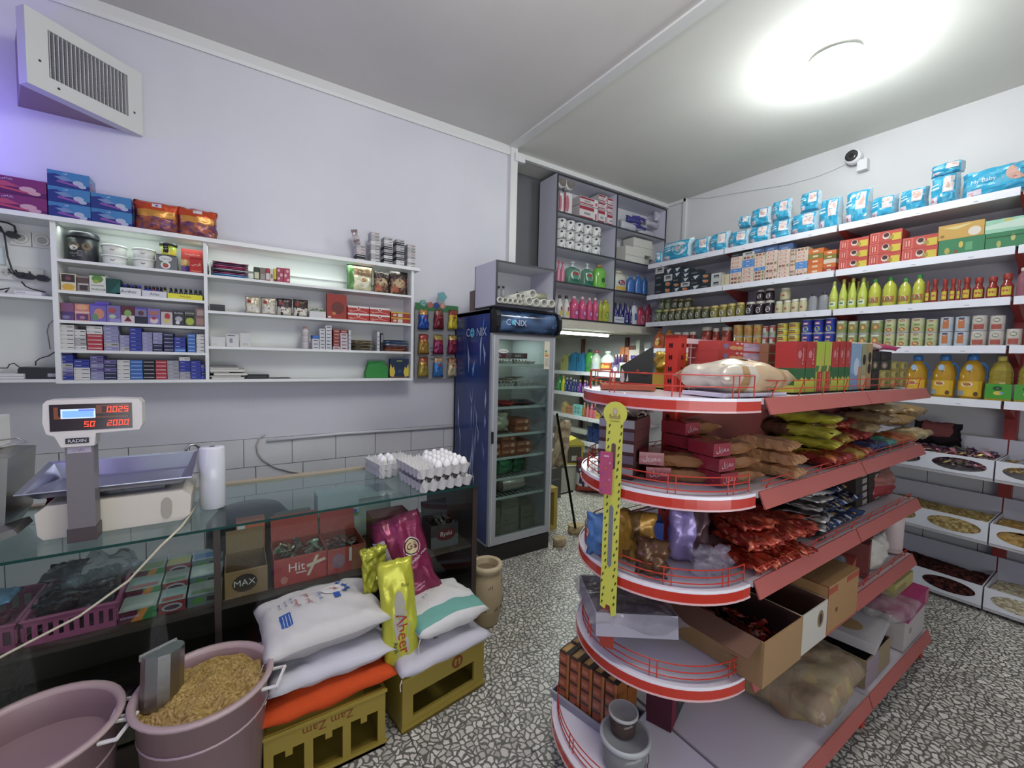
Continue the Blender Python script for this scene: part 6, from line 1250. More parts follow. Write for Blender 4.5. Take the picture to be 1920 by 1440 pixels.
ck = Proto(bk('round', 'a86a78', 'c4b8b0', 'a06470', m='clear')); row(ck, [(1901, 1925, 501)], z, 'clear bottle of pink drink at the end of the third shelf', None)
# row 4: cans
z = RWZ[3]
oc = Proto(blabel(bk('pump', 'b4562c', 'b8602c'), [('e', .0, .3, .4, .14, 'd0a44c')])); row(oc, [(1217, 1238, 615)], z, 'orange plastic bottle at the corner end of the can shelf', None, depth=.1)
oc2 = Proto(blabel(bk('flat', 'c08434', 'b0742c'), [('e', .0, .3, .4, .14, '8a5c28')])); row(oc2, [(1239, 1256, 618)], z, 'amber bottle beside the orange one on the can shelf', None)
rj = Proto(blabel(bk('jar', '7c2c24', 'b0a89c'), [('r', -.6, .2, .6, .55, 'b0483c'), ('e', 0, .4, .3, .1, 'c8a494')])); row(rj, [(1258, 1272, 623), (1273, 1287, 623), (1288, 1300, 622), (1308, 1329, 613), (1331, 1344, 615), (1345.5, 1366, 613)], z, 'red paste jar with pale lid', 'red paste jars', 'the amber bottle')
def CAN2(pr, specs, z, desc, grp, layers=2, x=XF, anchor='the corner'):
    for i, s in enumerate(specs):
        yc, w, h = RGEO(s[0], s[1], s[2], z, x)
        for k in range(layers): pr.put((x+w/2+.004*nz(i, k), yc, z+.001+h/layers*k), RZR+.3*nz(i*2, k*3), f'{desc}, {od(i)} from {anchor}, {["bottom layer", "second layer", "third layer", "top layer"][k if layers > 2 else (0 if k == 0 else 3)]}', grp, (w*.97, w*.97, h/layers-.001))
gcn = Proto(blabel(bk('can', 'a8844c', 'aaa', 'a07c3c', 'b08c48'), [('e', 0, .5, .4, .2, 'b85c3c')])); CAN2(gcn, [(1369, 1388, 609), (1389, 1406, 609), (1407, 1424, 608)], z, 'gold-coloured can', 'gold-coloured cans')
scn = Proto(blabel(bk('can', 'aaa', 'aaa', '8f9484', 'a0443c'), [('r', -.5, .4, .5, .8, 'b9bcae')])); CAN2(scn, [(1425, 1437, 611), (1438, 1450, 610)], z, 'silver and red can', 'silver and red cans')
ycn = Proto(blabel(bk('can', 'c9b93c', 'aaa', 'c4b43a', 'cdbf50'), [('r', -.6, .3, .6, .5, '9c4438'), ('r', -.5, .6, .5, .75, '4a4a3c')])); CAN2(ycn, [(1451, 1471.5, 606), (1472, 1494, 604)], z, 'flat yellow tuna can', 'yellow tuna cans', 4)
bcn = Proto(blabel(bk('can', '2c3c9c', 'aaa', '2a3a98', '2a3a98'), [('e', 0, .3, .5, .2, 'c4b444'), ('e', 0, .26, .3, .1, '3c6cb0'), ('r', -.5, .6, .5, .8, '8c3c5c'), ('r', -.35, .65, .35, .75, 'c8c0c8')])); CAN2(bcn, [(1497, 1518, 599), (1519, 1539.5, 598), (1540, 1561, 596)], z, 'deep blue can with yellow picture', 'deep blue cans')
vcn = Proto(blabel(bk('can', 'aaa', 'aaa', '7c8c54', '8c9c64'), [('e', 0, .5, .5, .22, 'b8542c'), ('e', 0, .46, .3, .12, 'c8a45c'), ('r', -.6, .78, .6, .9, 'c8c8b4')])); CAN2(vcn, [(1562, 1583, 601), (1584, 1604, 602), (1605, 1625, 601), (1626, 1651, 600)], z, 'green vegetable can with orange picture', 'green vegetable cans')
pcn = Proto(blabel(bk('can', 'aaa', 'aaa', 'a8b07c', 'b4b98c'), [('e', 0, .86, .4, .07, '9c3c4c'), ('e', 0, .22, .5, .14, '9c5434'), ('e', 0, .22, .3, .08, 'c89c5c'), ('r', -.4, .5, .4, .6, '6c8c3c')])); CAN2(pcn, [(1652, 1675, 598), (1676, 1700, 597), (1701, 1729, 596), (1730, 1754, 598)], z, 'tall sage green can with red badge', 'sage green cans')
bec = Proto(blabel(bk('can', 'aaa', 'aaa', 'a8b4bc', 'b4bec4'), [('r', -.45, .2, .45, .7, 'b46c40'), ('e', 0, .7, .45, .12, 'b46c40'), ('r', -.4, .82, .4, .92, '3c4c6c')])); CAN2(bec, [(1756, 1783, 594), (1784, 1813, 593)], z, 'pale blue bean can with brown arch picture', 'pale blue bean cans')
wcn = Proto(blabel(bk('can', 'aaa', 'aaa', 'b8b0a4', 'c0b9ae'), [('r', -.7, .1, .7, .42, 'a05044'), ('e', 0, .7, .45, .14, '7c8a6a'), ('r', -.3, .64, .3, .76, 'c9c4ba')])); CAN2(wcn, [(1815, 1847, 591), (1849, 1880, 591)], z, 'cream and red can', 'cream and red cans')
CAN2(wcn, [(1882, 1914, 616)], z, 'single cream and red can beside the two tall piles', None, 1)
CAN2(gcn, [(1917, 1940, 612)], z, 'orange-brown can past the red post seam', None, 1)
# row 5: cooking oil
z = RWZ[4]
ob = bk('oil', 'b4871c', '2c6cac', m='oil'); blabel(ob, [('r', -1.1, .06, 1.1, .40, 'c9a024'), ('e', -.1, .33, .45, .06, 'd2ccc8'), ('r', -.35, .31, .2, .35, 'a85c4c'), ('e', .6, .12, .18, .05, '5a3c20'), ('r', -.9, .08, -.3, .18, '7c8ca0'), ('e', 0, .70, .25, .07, '8fb0cc')], e=.508)
B().tube([(.2, 0, .80), (.42, 0, .78), (.56, 0, .68), (.56, 0, .52), (.5, 0, .45)], .035, '2c6cac', 6).build('handle', 'plastic', ob)
obp = Proto(ob)
for i, s in enumerate([(1690, 1733, 666), (1739, 1787, 665), (1788, 1842, 664)]):
    yc, w, h = RGEO(*s, z); obp.put((XF+w/2, yc, z+.001), RZR-.1, f'oil bottle with blue cap and yellow label, {od(i)} from the gondola', 'oil bottles with blue caps', (w*.95, w*.95, h))
gb_ = thing('bottle', None, 'bottle'); b = B()
b.box(-.48, -.42, 0, .48, .42, .30, 'a08a2c').box(-.49, -.43, .05, .49, .43, .38, '4a9c3c')
b.lathe([(.46, .38, '9c8c30'), (.47, .42, '8c7c28'), (.45, .45, '9c8c30'), (.47, .50, '8c7c28'), (.45, .54, '9c8c30'), (.47, .60, '8c7c28'), (.44, .68, '9c8c30'), (.3, .84, '9c8c30'), (.16, .9, '9c8c30')], 12); b.build('bottle_body', 'oil', gb_)
B().lathe([(.18, .9, 'b8a840'), (.18, 1, 'b8a840')], 10).build('cap', 'plastic', gb_)
b = B(); b.art((-.3, -.432, .10), (.6, 0, 0), (0, 0, .25), [('e', .45, .72, .3, .2, '1c4c2c'), ('t', .45, .72, .14, 'sepid', 'c4ccb8', .5), ('e', .5, .3, .3, .18, 'c4ac3c'), ('r', .6, .25, .85, .4, '5c8ccc')]); b.build('label', 'paper', gb_)
gbp = Proto(gb_)
for i, s in enumerate([(1843, 1896, 668), (1898, 1955, 667)]):
    yc, w, h = RGEO(*s, z); gbp.put((XF+w/2, yc, z+.001), RZR, f'square oil bottle with green label, {["beside the blue-capped ones", "past the red post seam"][i]}', 'oil bottles with green labels', (w*.97, w*.97, h))
# dark bag above the sweets
yb = sy(1755, 4.35, 1.05); poly_bag('handbag', .26, .17, .14, lambda u, v, s: '6a3a3a' if v > .45 and .2 < u < .8 and s < 0 else '221a1e', (4.36, yb, 1.035), RZR, 'dark bag with a red flap lying behind the wrapped sweets', 'bag', None, 260, 'cloth', wr=.03)
# ---------------- goods in the tall cupboard ----------------
def CPK(name, label, cat, x0, x1, yt, z, base, front=(), d=.14, group=None, yf=3.53, m='paper', top=None, side=()):
    return LPK(name, label, cat, x0, x1, yt, z, base, front, d, group, yf, m, top, side)
z = CZ[3]+.0185
def rollT(x, y, z, label, r=.055, ax='y'):
    b = B(); b.T = Matrix.Rotation(PI/2, 4, 'X') if ax == 'y' else Matrix.Identity(4)
    b.lathe([(r*.36, .045 if ax == 'y' else 0, '77706a'), (r*.36, .048 if ax == 'y' else .1, '77706a'), (r*.9, .05 if ax == 'y' else .1, 'd6d7d4'), (r, .04 if ax == 'y' else .095, 'd6d7d4'), (r, -.05 if ax == 'y' else 0, 'd6d7d4')] if ax == 'y' else [(r, 0, 'd6d7d4'), (r, .1, 'd6d7d4'), (r*.36, .101, '77706a')], 18)
    return tag(b.build('paper_roll', 'paper', None, True, (x, y, z)), label, 'roll', 'paper rolls')
for i, px_ in enumerate((1049, 1064)): 
    x_ = sx(px_, 3.6, z+.3); rollT(x_, 3.6, z+.28+.05, ['paper roll standing on the wrapped pair nearest the cupboard side', 'paper roll showing its hole at the top of the cupboard'][i], .06)
for i, (x0, x1) in enumerate(((1047, 1056), (1057, 1072))): CPK('wrapped_roll_pack', ['narrow pink and white roll pack by the cupboard side', 'pink and white roll pack under the paper roll'][i], 'pack', x0, x1, 362, z, 'cfcacb', [('e', .4, .5, .25, .4, 'b06a78'), ('r', 0, 0, .2, 1, '8c3c48')], .14, None, 3.54, 'gloss')
tp2 = Proto(tag(packmesh(B(), 1, 1, 1, 'cbc4c2', [('r', 0, .72, .8, .95, '9c3040'), ('r', 0, .1, .75, .25, 'a03848'), ('r', .25, .4, .6, .55, '8a8a8c'), ('r', .82, 0, 1, 1, 'd4cfd0'), ('r', .86, .2, .95, .6, 'b04050')]).build('tissue_pack', 'gloss'), None, 'tissue pack'))
for i, (x0, x1, y0_, y1_) in enumerate(((1086, 1120, 386, 371), (1086, 1120, 404, 387), (1121, 1137, 379, 366), (1121, 1137, 393, 380), (1121, 1137, 408, 394), (1138, 1155, 388, 373), (1138, 1155, 402, 389), (1138, 1155, 417, 403))):
    a, q = sx(x0, 3.56, z), sx(x1, 3.56, z); xc = (a+q)/2; za, zb2 = sz(y0_, xc, 3.56), sz(y1_, xc, 3.56)
    if i in (1, 4, 7): za = z
    if i == 1: zb2 = max(zb2, z+.08)
    tp2.put((xc, 3.63, max(za, z+.0005)), .0, f'red and white tissue pack in the top cupboard cell, {["widest upper one", "widest lower one", "middle pile top", "middle pile second", "middle pile bottom", "divider pile top", "divider pile second", "divider pile bottom"][i]}', 'red and white tissue packs', (q-a-.004, .14, max(.05, zb2-max(za, z)-.002)))
for i, (x0, x1, yt, yb2, c) in enumerate(((1166, 1200, 416, 431, 'b8b8c0'), (1180, 1212, 405, 418, '3c3c84'), (1195, 1225, 402, 414, '4a3c94'), (1212, 1242, 415, 425, 'b0acb8'), (1190, 1222, 420, 431, '3a3484'), (1205, 1240, 428, 440, 'c0bcc4'), (1230, 1243, 396, 414, 'b4b4c0'))):
    a, q = sx(x0, 3.56, z+.1), sx(x1, 3.56, z+.1); xc = (a+q)/2; zb2 = max(z+.001, sz(yb2, xc, 3.56)); zt2 = sz(yt, xc, 3.56)
    poly_bag('pad_pack', q-a, max(.06, zt2-zb2), .09, (lambda c, i: lambda u, v, s: c if abs(v-.5) < .3 or i % 2 else 'b9b9c4')(c, i), (xc, 3.60+.03*(i % 3), zb2), .1, f'violet and white pad pack in the top cupboard cell by the corner, {od(i)} laid', 'pack', 'violet and white pad packs', 270+i, 'gloss', wr=.012)
z = CZ[2]+.0185
tr_ = Proto(tag(B().lathe([(.46, 0, 'ccc'), (.5, .05, 'd4d6d2'), (.5, .95, 'd4d6d2'), (.46, 1, 'ccc'), (.2, 1, '888')], 14).build('roll_pack', 'gloss', None, True), None, 'roll pack'))
trb = B()
wrapdisc(trb, .505, -PI/2+.2, .3, .25, .22, '4a6a54'); wrapdisc(trb, .505, -PI/2-.5, .75, .12, .12, '3c3c44'); trb.box(-.3, -.49, .05, .3, -.485, .12, '2c2c30'); trb.build('wrapper_print', 'paper', tr_.o)
for r_, (n, xs0, xs1, y0_, y1_) in enumerate(((5, 1047, 1127, 474, 459), (5, 1047, 1127, 459, 446), (5, 1047, 1127, 446, 425))):
    for k in range(n):
        a, q = sx(xs0+(xs1-xs0)*k/n, 3.56, z), sx(xs0+(xs1-xs0)*(k+1)/n, 3.56, z); hh = [.0, .105, .205][r_]
        tr_.put(((a+q)/2, 3.60, z+.001+hh), .3*nz(k, r_), f'wrapped toilet roll in the second highest cell, {od(k)} from the cupboard side, {["bottom", "middle", "top"][r_]} layer', 'wrapped toilet rolls', (q-a-.002, q-a-.002, [.1, .095, .11][r_]))
for i, (x0, x1, yt, za) in enumerate(((1172, 1208, 464, 0), (1190, 1216, 460, 0), (1187, 1222, 449, .13), (1208, 1236, 447, .13))):
    CPK('white_carton', f'plain white carton in the second highest cell by the corner, {["lower, nearer the divider", "lower, nearer the corner", "upper, nearer the divider", "upper, nearer the corner"][i]}', 'carton', x0, x1, yt, z+za, 'c9c7bc', [('r', .0, .45, 1, .48, '8f8d84')], .16, 'plain white cartons', 3.55+.1*(i % 2)+.012*(i//2))
z = CZ[1]+.0185
def CROW(pr, specs, z, desc, grp, anchor, y=3.54, depth=None, rz=0):
    for i, s in enumerate(specs):
        a, q = sx(s[0], y, z), sx(s[1], y, z); w = q-a; h = sz(s[2], (a+q)/2, y)-z
        pr.put(((a+q)/2, y+w*.35, z+.001), rz+.1*nz(i, z), desc+(f', {od(i)} from {anchor}' if len(specs) > 1 else ''), grp if len(specs) > 1 else None, (w*.96, depth or w*.96, h))
pkb = Proto(bk('slim', 'c4748c', 'b0405c')); CROW(pkb, [(1045, 1052, 488), (1052.5, 1060, 489)], z, 'slender pink bottle', 'slender pink bottles', 'the cupboard side')
gs = Proto(blabel(bk('pump', '2c8c64', 'c4cccc', m='clear'), [('e', 0, .4, .7, .2, 'b4ccb8'), ('r', -.4, .42, .4, .52, 'b04048'), ('r', -.4, .14, .4, .24, '1c5c4c')], sy_=.6)); CROW(gs, [(1067, 1095, 489), (1096, 1118, 493)], z, 'green soap bottle with pump and oval label', 'green soap bottles', 'the pink bottles')
gl = Proto(blabel(bk('flat', '6ab43c', 'a87c4c'), [('e', .2, .35, .3, .1, '2c4c2c')], sy_=.6)); CROW(gl, [(1119, 1142, 495)], z, 'bright green cleaner bottle beside the divider', None, '')
wy = Proto(blabel(bk('flat', 'c9c8ba', 'c4bc9c'), [('r', -.7, .08, .7, .24, 'c8a43c'), ('e', 0, .42, .5, .12, '3c4c7c'), ('e', .1, .44, .3, .07, 'c04c4c')], sy_=.6)); CROW(wy, [(1154, 1182, 506)], z, 'cream detergent bottle with yellow label in the corner cell', None, '')
bj = Proto(bk('flat', '3c6cb0', '4a7cc0')); CROW(bj, [(1180, 1194, 517), (1194.5, 1207, 514), (1207.5, 1217, 518)], z, 'blue jug in the corner cell', 'blue jugs in the corner cell', 'the cream bottle')
z = 2.0485
wb = Proto(blabel(bk('slim', 'd0cec6', '2c2c2c'), [('r', -.6, .1, .6, .3, 'c8b85c'), ('e', 0, .4, .3, .1, 'b0485c')])); CROW(wb, [(1046, 1057, 553), (1058, 1071, 554)], z, 'white shampoo bottle with black cap', 'white shampoo bottles', 'the fridge cupboard')
pb = Proto(blabel(bk('round', 'd0507c', 'd8b4c0'), [('e', 0, .25, .5, .16, '8c4c9c'), ('e', 0, .27, .3, .08, 'c9a4c8')])); CROW(pb, [(1072, 1087, 555), (1088, 1101, 556), (1102, 1112, 558), (1113, 1123, 558)], z, 'bright pink cleaner bottle', 'bright pink bottles', 'the white shampoo')
yw = Proto(blabel(bk('flat', 'a8ac34', 'b4a434'), [('e', 0, .3, .5, .16, '5c8c3c')], sy_=.6)); CROW(yw, [(1124, 1131, 564), (1132, 1147, 562)], z, 'yellow-green cleaner bottle', 'yellow-green bottles', 'the pink bottles')
nb = Proto(blabel(bk('slim', '2c2c6c', '24244c'), [('e', 0, .3, .4, .12, '8c94c4'), ('r', -.4, .08, .4, .16, 'b4b4cc')])); CROW(nb, [(1152, 1160, 567), (1161, 1169, 567), (1170, 1179, 567), (1180, 1186, 572)], z, 'navy shampoo bottle', 'navy shampoo bottles', 'the divider')
wx = Proto(blabel(bk('flat', 'c4c8d0', '4c5c9c'), [('r', -.4, .2, .4, .5, '4c6c9c')], sy_=.6)); CROW(wx, [(1187, 1198, 567)], z, 'white shampoo bottle with blue cap beside the navy ones', None, '')
rk_ = Proto(blabel(bk('flat', 'b84060', 'b04c60'), [('e', 0, .3, .5, .2, 'b8a4a0')], sy_=.6)); CROW(rk_, [(1199, 1213, 574), (1214, 1225, 570)], z, 'rose red shampoo bottle', 'rose red shampoo bottles', 'the white one')
CPK('white_carton', 'small white carton in front of the navy bottles', 'carton', 1152, 1170, 594, z, 'c0c4cc', [('r', .1, .4, .9, .6, '8c94b0')], .03, None, 3.505)
poly_bag('white_sack', .26, .22, .16, 'c4c3bc', (sx(987, 3.55, 2.35), 3.58, 2.034), 0, 'bulging white plastic sack on the alcove floor behind the fridge cupboard', 'sack', None, 290, 'cloth', wr=.03).scale = (1, 1, 2.0)
# ---------------- goods on the rear shelving and in the low room ----------------
XR = 4.175
def RR(pr, specs, z, desc, grp, anchor='the fridge', depth=None):
    for i, s in enumerate(specs):
        yc, w, h = RGEO(s[0], s[1], s[2], z, XR); pr.put((XR+w*.4, yc, z+.001), RZR, desc+(f', {od(i)} from {anchor}' if len(specs) > 1 else ''), grp if len(specs) > 1 else None, (w*.95, depth or min(w*.95, .2), h))
z = RBZ[0]
def jug(c, cap): 
    t = thing('jug', None, 'jug'); B().ext([(-.48, 0), (.48, 0), (.5, .3), (.42, .62), (.3, .8), (.12, .92), (-.02, .92), (-.3, .84), (-.46, .6)], 'y', -.42, .42, c).build('jug_body', 'plastic', t); B().lathe([(.16, .92, cap), (.16, 1, cap)], 10, .05).build('cap', 'plastic', t)
    B().ext([(-.3, .5), (-.18, .5), (-.12, .74), (-.2, .76)], 'y', -.43, .43, shade(c, .35)).build('handle_gap', 'plastic', t); return Proto(t)
RR(jug('b4b464', 'a8a854'), [(1050, 1066, 663)], z, 'pale yellow jug at the fridge end of the rear shelf', None, '')
RR(jug('2c7cac', '286c9c'), [(1064.5, 1079, 660), (1080, 1093, 661)], z, 'blue jug on the rear shelf', 'blue jugs on the rear shelf')
RR(Proto(blabel(bk('flat', '4ca444', '2c4c34'), [('r', -.6, .1, .6, .4, '3c8444'), ('e', 0, .3, .4, .08, 'a4c4a4')], sy_=.6)), [(1091, 1106, 655)], z, 'bright green bleach bottle on the rear shelf', None, '')
RR(Proto(blabel(bk('round', 'b4c0b4', 'a04444'), [('r', -.9, .1, .9, .4, 'a4b4bc'), ('e', -.2, .3, .3, .08, 'a84c44')])), [(1104, 1119, 657)], z, 'white bottle with red-ringed label on the rear shelf', None, '')
RR(Proto(blabel(bk('round', 'b8c4c0', 'c4ccc8', 'a8502c'), [('r', -.9, .22, .9, .34, 'c8943c'), ('r', -.15, .2, .15, .4, 'd0a44c')])), [(1119, 1142, 658)], z, 'large clear bottle with rust and yellow label', None, '')
mx_ = Proto(blabel(bk('flat', '3c2c54', 'c8c8d0'), [('e', 0, .35, .3, .12, 'a89cb8')], sy_=.6)); RR(mx_, [(1143, 1148.5, 676), (1149, 1154.5, 665), (1155, 1160, 664), (1161, 1166, 665)], z, 'dark violet bottle with white cap', 'dark violet bottles')
for i, (x0, x1, yt, c, pr, nm) in enumerate(((1146, 1160, 684, '5c5470', [('e', .5, .5, .3, .3, 'a8a4b0')], 'violet-grey'), (1161, 1175, 680, '8fb07c', [('e', .5, .4, .4, .3, '4c8c44'), ('r', 0, .85, 1, 1, 'c4ccc0')], 'green and white'), (1176, 1181, 677, 'b8ac9c', [], 'narrow beige'), (1182, 1194, 680, '3c3c5c', [('e', .5, .4, .3, .3, 'b4b8c4')], 'navy'), (1195, 1210, 676, 'b0b4b0', [('p', [(.2, 0), (.5, .9), (.8, 0)], 'd0d0cc')], 'white'))):
    RPK('small_box', nm+' box on the rear shelf in front of the gondola top', 'box', x0, x1, yt, z, c, pr, .1, None, XR)
for i, (x0, x1, yt, c, nm) in enumerate(((1151, 1174, 665, '5c2c2c', 'maroon box'), (1162, 1170, 651, 'a8643c', 'orange-brown box'), (1171, 1178, 651, 'a86c4c', 'second orange-brown box'), (1175, 1197, 656, 'b4aca8', 'white printed box'), (1178, 1190, 648, '5c3830', 'brown box'), (1191, 1198, 636, '9ca494', 'pale upright box'))):
    RPK('stacked_box', nm+' stacked at the back of the rear shelf', 'box', x0, x1, yt, z+(.0 if i in (0, 3) else .12), c, [('r', .2, .3, .8, .6, shade(c, 1.4))], .08, None, XR+.14+.007*i)
poly_bag('violet_bag', .2, .12, .1, '4c3484', (XR+.07, sy(1187, XR, 1.6), 1.555), RZR, 'violet crumpled bag on top of the rear boxes', 'bag', None, 300)
z = RBZ[1]
def UW(c, cap, lab): return Proto(blabel(bk('slim', c, cap), [('e', 0, .3, .5, .16, lab), ('r', -.3, .45, .3, .5, lab)]))
RR(UW('2c8c44', '3c9c4c', '9cc49c'), [(1042, 1049.5, 703)], z, 'green bottle at the fridge end of the second rear shelf', None, '')
RR(UW('b4bc34', 'c4c444', 'a4a82c'), [(1050, 1056.5, 704)], z, 'lime yellow bottle on the second rear shelf', None, '')
RR(UW('2c346c', 'b4bccc', 'b0bccc'), [(1057, 1063, 708), (1064, 1070, 708), (1071, 1076, 712), (1076.5, 1080, 712)], z, 'navy bottle with pale label', 'navy bottles on the second rear shelf')
RR(UW('5c2c7c', 'b8a46c', 'c0a8b8'), [(1081, 1088, 712), (1089, 1097, 713), (1097.5, 1101, 714)], z, 'violet bottle with cream top', 'violet bottles on the second rear shelf')
RR(UW('1c5434', 'c4c42c', '9ab88c'), [(1101.5, 1110, 710), (1110.5, 1118, 712), (1119, 1127, 713)], z, 'dark green spray bottle with yellow head', 'green spray bottles')
RR(UW('6c7474', '8c9494', '9c9c9c'), [(1129, 1135, 716), (1136, 1142, 717), (1143, 1150, 717), (1151, 1158, 718)], z, 'grey can behind the gondola top rail', 'grey cans on the second rear shelf')
z = RBZ[2]
RR(jug('b49c64', 'a8946c'), [(1052, 1060, 752)], z, 'tan jug on the third rear shelf', None, '')
for i, (x0, x1, yt, c, nm) in enumerate(((1060.5, 1066.5, 761, 'b8845c', 'peach'), (1067, 1073, 761, 'b88464', 'second peach'), (1074, 1089, 759, '7cc0bc', 'aqua dotted'), (1116, 1130, 764, 'b89c44', 'mustard'))):
    RPK('small_pack', nm+' pack on the third rear shelf', 'pack', x0, x1, yt, z, c, [('e', .3, .35, .15, .12, shade(c, .6)), ('e', .7, .35, .15, .12, shade(c, .6)), ('e', .3, .7, .15, .12, shade(c, .6)), ('e', .7, .7, .15, .12, shade(c, .6))], .08, None, XR)
RR(UW('8c5c34', 'b0a084', 'c0ac5c'), [(1089.5, 1096, 755)], z, 'brown bottle beside the aqua pack', None, '')
RR(UW('c4606c', 'b8747c', 'c08088'), [(1097, 1102, 758), (1102.5, 1110, 757), (1110.5, 1116, 757)], z, 'salmon pink bottle', 'salmon pink bottles')
RR(UW('b4385c', 'd0ccc8', 'd0c0c4'), [(1176, 1182, 768), (1183, 1189, 769), (1190, 1196, 770), (1197, 1203, 771), (1204, 1210, 772), (1211, 1217, 773)], z, 'pink bottle with white cap seen under the gondola top', 'pink bottles with white caps')
z = RBZ[3]
for i in range(4):
    for k in range(2):
        RPK('washing_pack', f'green and white washing pack on the lowest rear shelf, {od(i)} from the fridge, {["lower", "upper"][k]}', 'pack', 1046+13*i, 1058.5+13*i, 838-33*k+3*i, z+.165*k, 'b4b8ac', [('r', 0, .7, 1, 1, '3c8444'), ('e', .5, .45, .35, .2, 'b8645c'), ('e', .5, .15, .4, .14, '2c7c3c')], .12, 'green and white washing packs', XR, 'gloss')
for i in range(5): 
    yc, w, h = RGEO(1100+6*i, 1108+6*i, 800+4*(i % 2), z, XR); poly_bag('blue_pouch', .12, .22+.05*(i % 2), .05, '2c4c94' if i % 2 else '24386c', (XR+.06+.03*(i % 2), sy(1100+7*i, XR, z+.1), z+.001), RZR, f'blue washing powder pouch on the lowest rear shelf, {od(i)} from the fridge', 'pouch', 'blue pouches on the lowest rear shelf', 310+i, 'gloss')
# things on the low room floor
o = thing('metal_ladder', 'black metal trestle with a stick leg resting on a stone', 'trestle', (2.56, 2.85, 0))
lg0 = P(1079, 990, y=2.82); lg1 = P(1044, 775, y=2.90)
B().tube([lg0-Vector((2.56, 2.85, 0)), lg1-Vector((2.56, 2.85, 0))], .012, '33322e', 6).build('leg', 'metal', o); q0 = P(1073, 921, y=2.84); B().tube([q0-Vector((2.56, 2.85, 0)), P(1035, 930, y=3.3)-Vector((2.56, 2.85, 0))], .010, '33322e', 6).build('crossbar', 'metal', o)
B().tube([P(1056, 843, y=2.87)-Vector((2.56, 2.85, 0)), P(1035, 860, y=3.3)-Vector((2.56, 2.85, 0))], .010, '33322e', 6).build('crossbar', 'metal', o)
def rock(x, y, r, h, c, label, seed):
    b = B(); b.grid(14, 6, lambda u, v: (r*(1+.16*nz(math.cos(2*PI*u)*2+seed, math.sin(2*PI*u)*2, v*2))*math.cos(2*PI*u)*min(1, .86+.5*math.sin(PI*v)) if v < 1 else 0, r*.85*(1+.16*nz(math.cos(2*PI*u)*2, math.sin(2*PI*u)*2+seed, v*2))*math.sin(2*PI*u)*min(1, .86+.5*math.sin(PI*v)) if v < 1 else 0, h*min(1, v*1.15)+.004*nz(u*8, v*4)), lambda u, v: mix(c, 'd0c49c', max(0, nz(u*6, v*4))), True)
    return tag(b.build('stone', 'grain', None, False, (x, y, .001)), label, 'stone', 'tan stones by the fridge')
s0 = P(1079, 998, z=.0); rock(s0.x, s0.y, .075, .075, 'a8946c', 'tan stone block under the trestle leg', 1); s1 = P(1047, 1022, z=0); rock(2.33, 2.735, .06, .07, 'a08c6c', 'rough stone against the fridge kick plate', 2)
cl = P(1047, 855, y=2.92); poly_bag('cement_sack', .16, .44, .05, lambda u, v, s: 'a89a7c' if nz(u*4, v*8) > -.1 else '8c7c60', (sx(1048, 2.93, .7), 2.93, .62), -.2, 'creased brown paper sack hung over the trestle bar', 'sack', None, 320, 'paper', wr=.04, tilt=(0, .10, -.2))
yx = thing('yellow_box', 'yellow plastic box with a dark label standing on a white carton', 'box', tuple(P(1072, 868, y=3.95)), -.35)
B().box(-.115, -.08, -.002, .115, .10, .24, 'b4a834').ext([(-.14, .24), (.13, .24), (.12, .27), (.02, .33), (-.12, .28)], 'y', -.09, .11, 'bcb040').build('box_shell', 'plastic', yx)
b = B(); b.art((-.09, -.081, .02), (.18, 0, 0), (0, 0, .20), [('r', 0, 0, 1, 1, '4a483c'), ('r', .3, .15, .7, .45, 'b4b4a8'), ('t', .5, .3, .06, '10', '444')]); b.build('dark_label', 'paper', yx)
wq = P(1072, 868, y=3.95); pk('white_carton', .34, .26, wq.z-.005, 'a8a89c', (wq.x-.02, 3.97, .001), -.3, 'dirty white carton on the floor under the yellow box', 'carton', None, [('r', 0, .9, 1, 1, '8c8c80')])
pk('grey_crate', .3, .25, .35, '4c4c48', (3.02, 3.85, .001), 0, 'dark storage box on the low room floor behind the trestle', 'box', None, [('r', .1, .6, .9, .65, '6a6a64')])
poly_bag('pale_bag', .24, .2, .16, 'a8a890', (3.02, 3.83, .355), 0, 'crumpled pale bag on the dark storage box', 'bag', None, 322)
yc_ = P(1038, 990, y=3.0); t = thing('plastic_crate', 'worn yellow crate standing on end behind the fridge', 'crate', (2.40, 3.05, 0)); B().box(-.15, -.02, 0, -.12, .1, .40, 'a8923c').box(.10, -.02, 0, .14, .1, .40, 'a8923c').box(-.12, -.02, .36, .10, .1, .40, 'a8923c').box(-.12, -.02, 0, .10, .1, .04, 'a8923c').box(-.12, .08, .04, .10, .1, .36, '8c7a30').build('crate_shell', 'plastic', t)
def rag(b): pass
sbp2 = P(1140, 888, y=3.05)
sbp2 = P(1112, 930, z=0)
poly_bag('striped_bag', .44, .42, .26, lambda u, v, s: 'a83c30' if v < .25 else ('c8c4c4' if int(u*9+v*3) % 2 else '3c2c54') if v < .75 else '5c2c34', (sbp2.x+.1, sbp2.y+.1, .001), -.75, 'striped carrier bag with red base standing on the floor past the gondola', 'bag', None, 330, 'gloss', wr=.02)
t = thing('pink_tub_box', 'brown box standing behind the striped bag under the rear shelf', 'box', (4.12, 4.02, 0)); B().box(-.15, -.12, 0, .15, .12, .38, '5c3c34').build('box_body', 'paper', t); B().box(-.15, -.121, .25, .15, -.12, .32, '7c5444').build('band', 'paper', t)
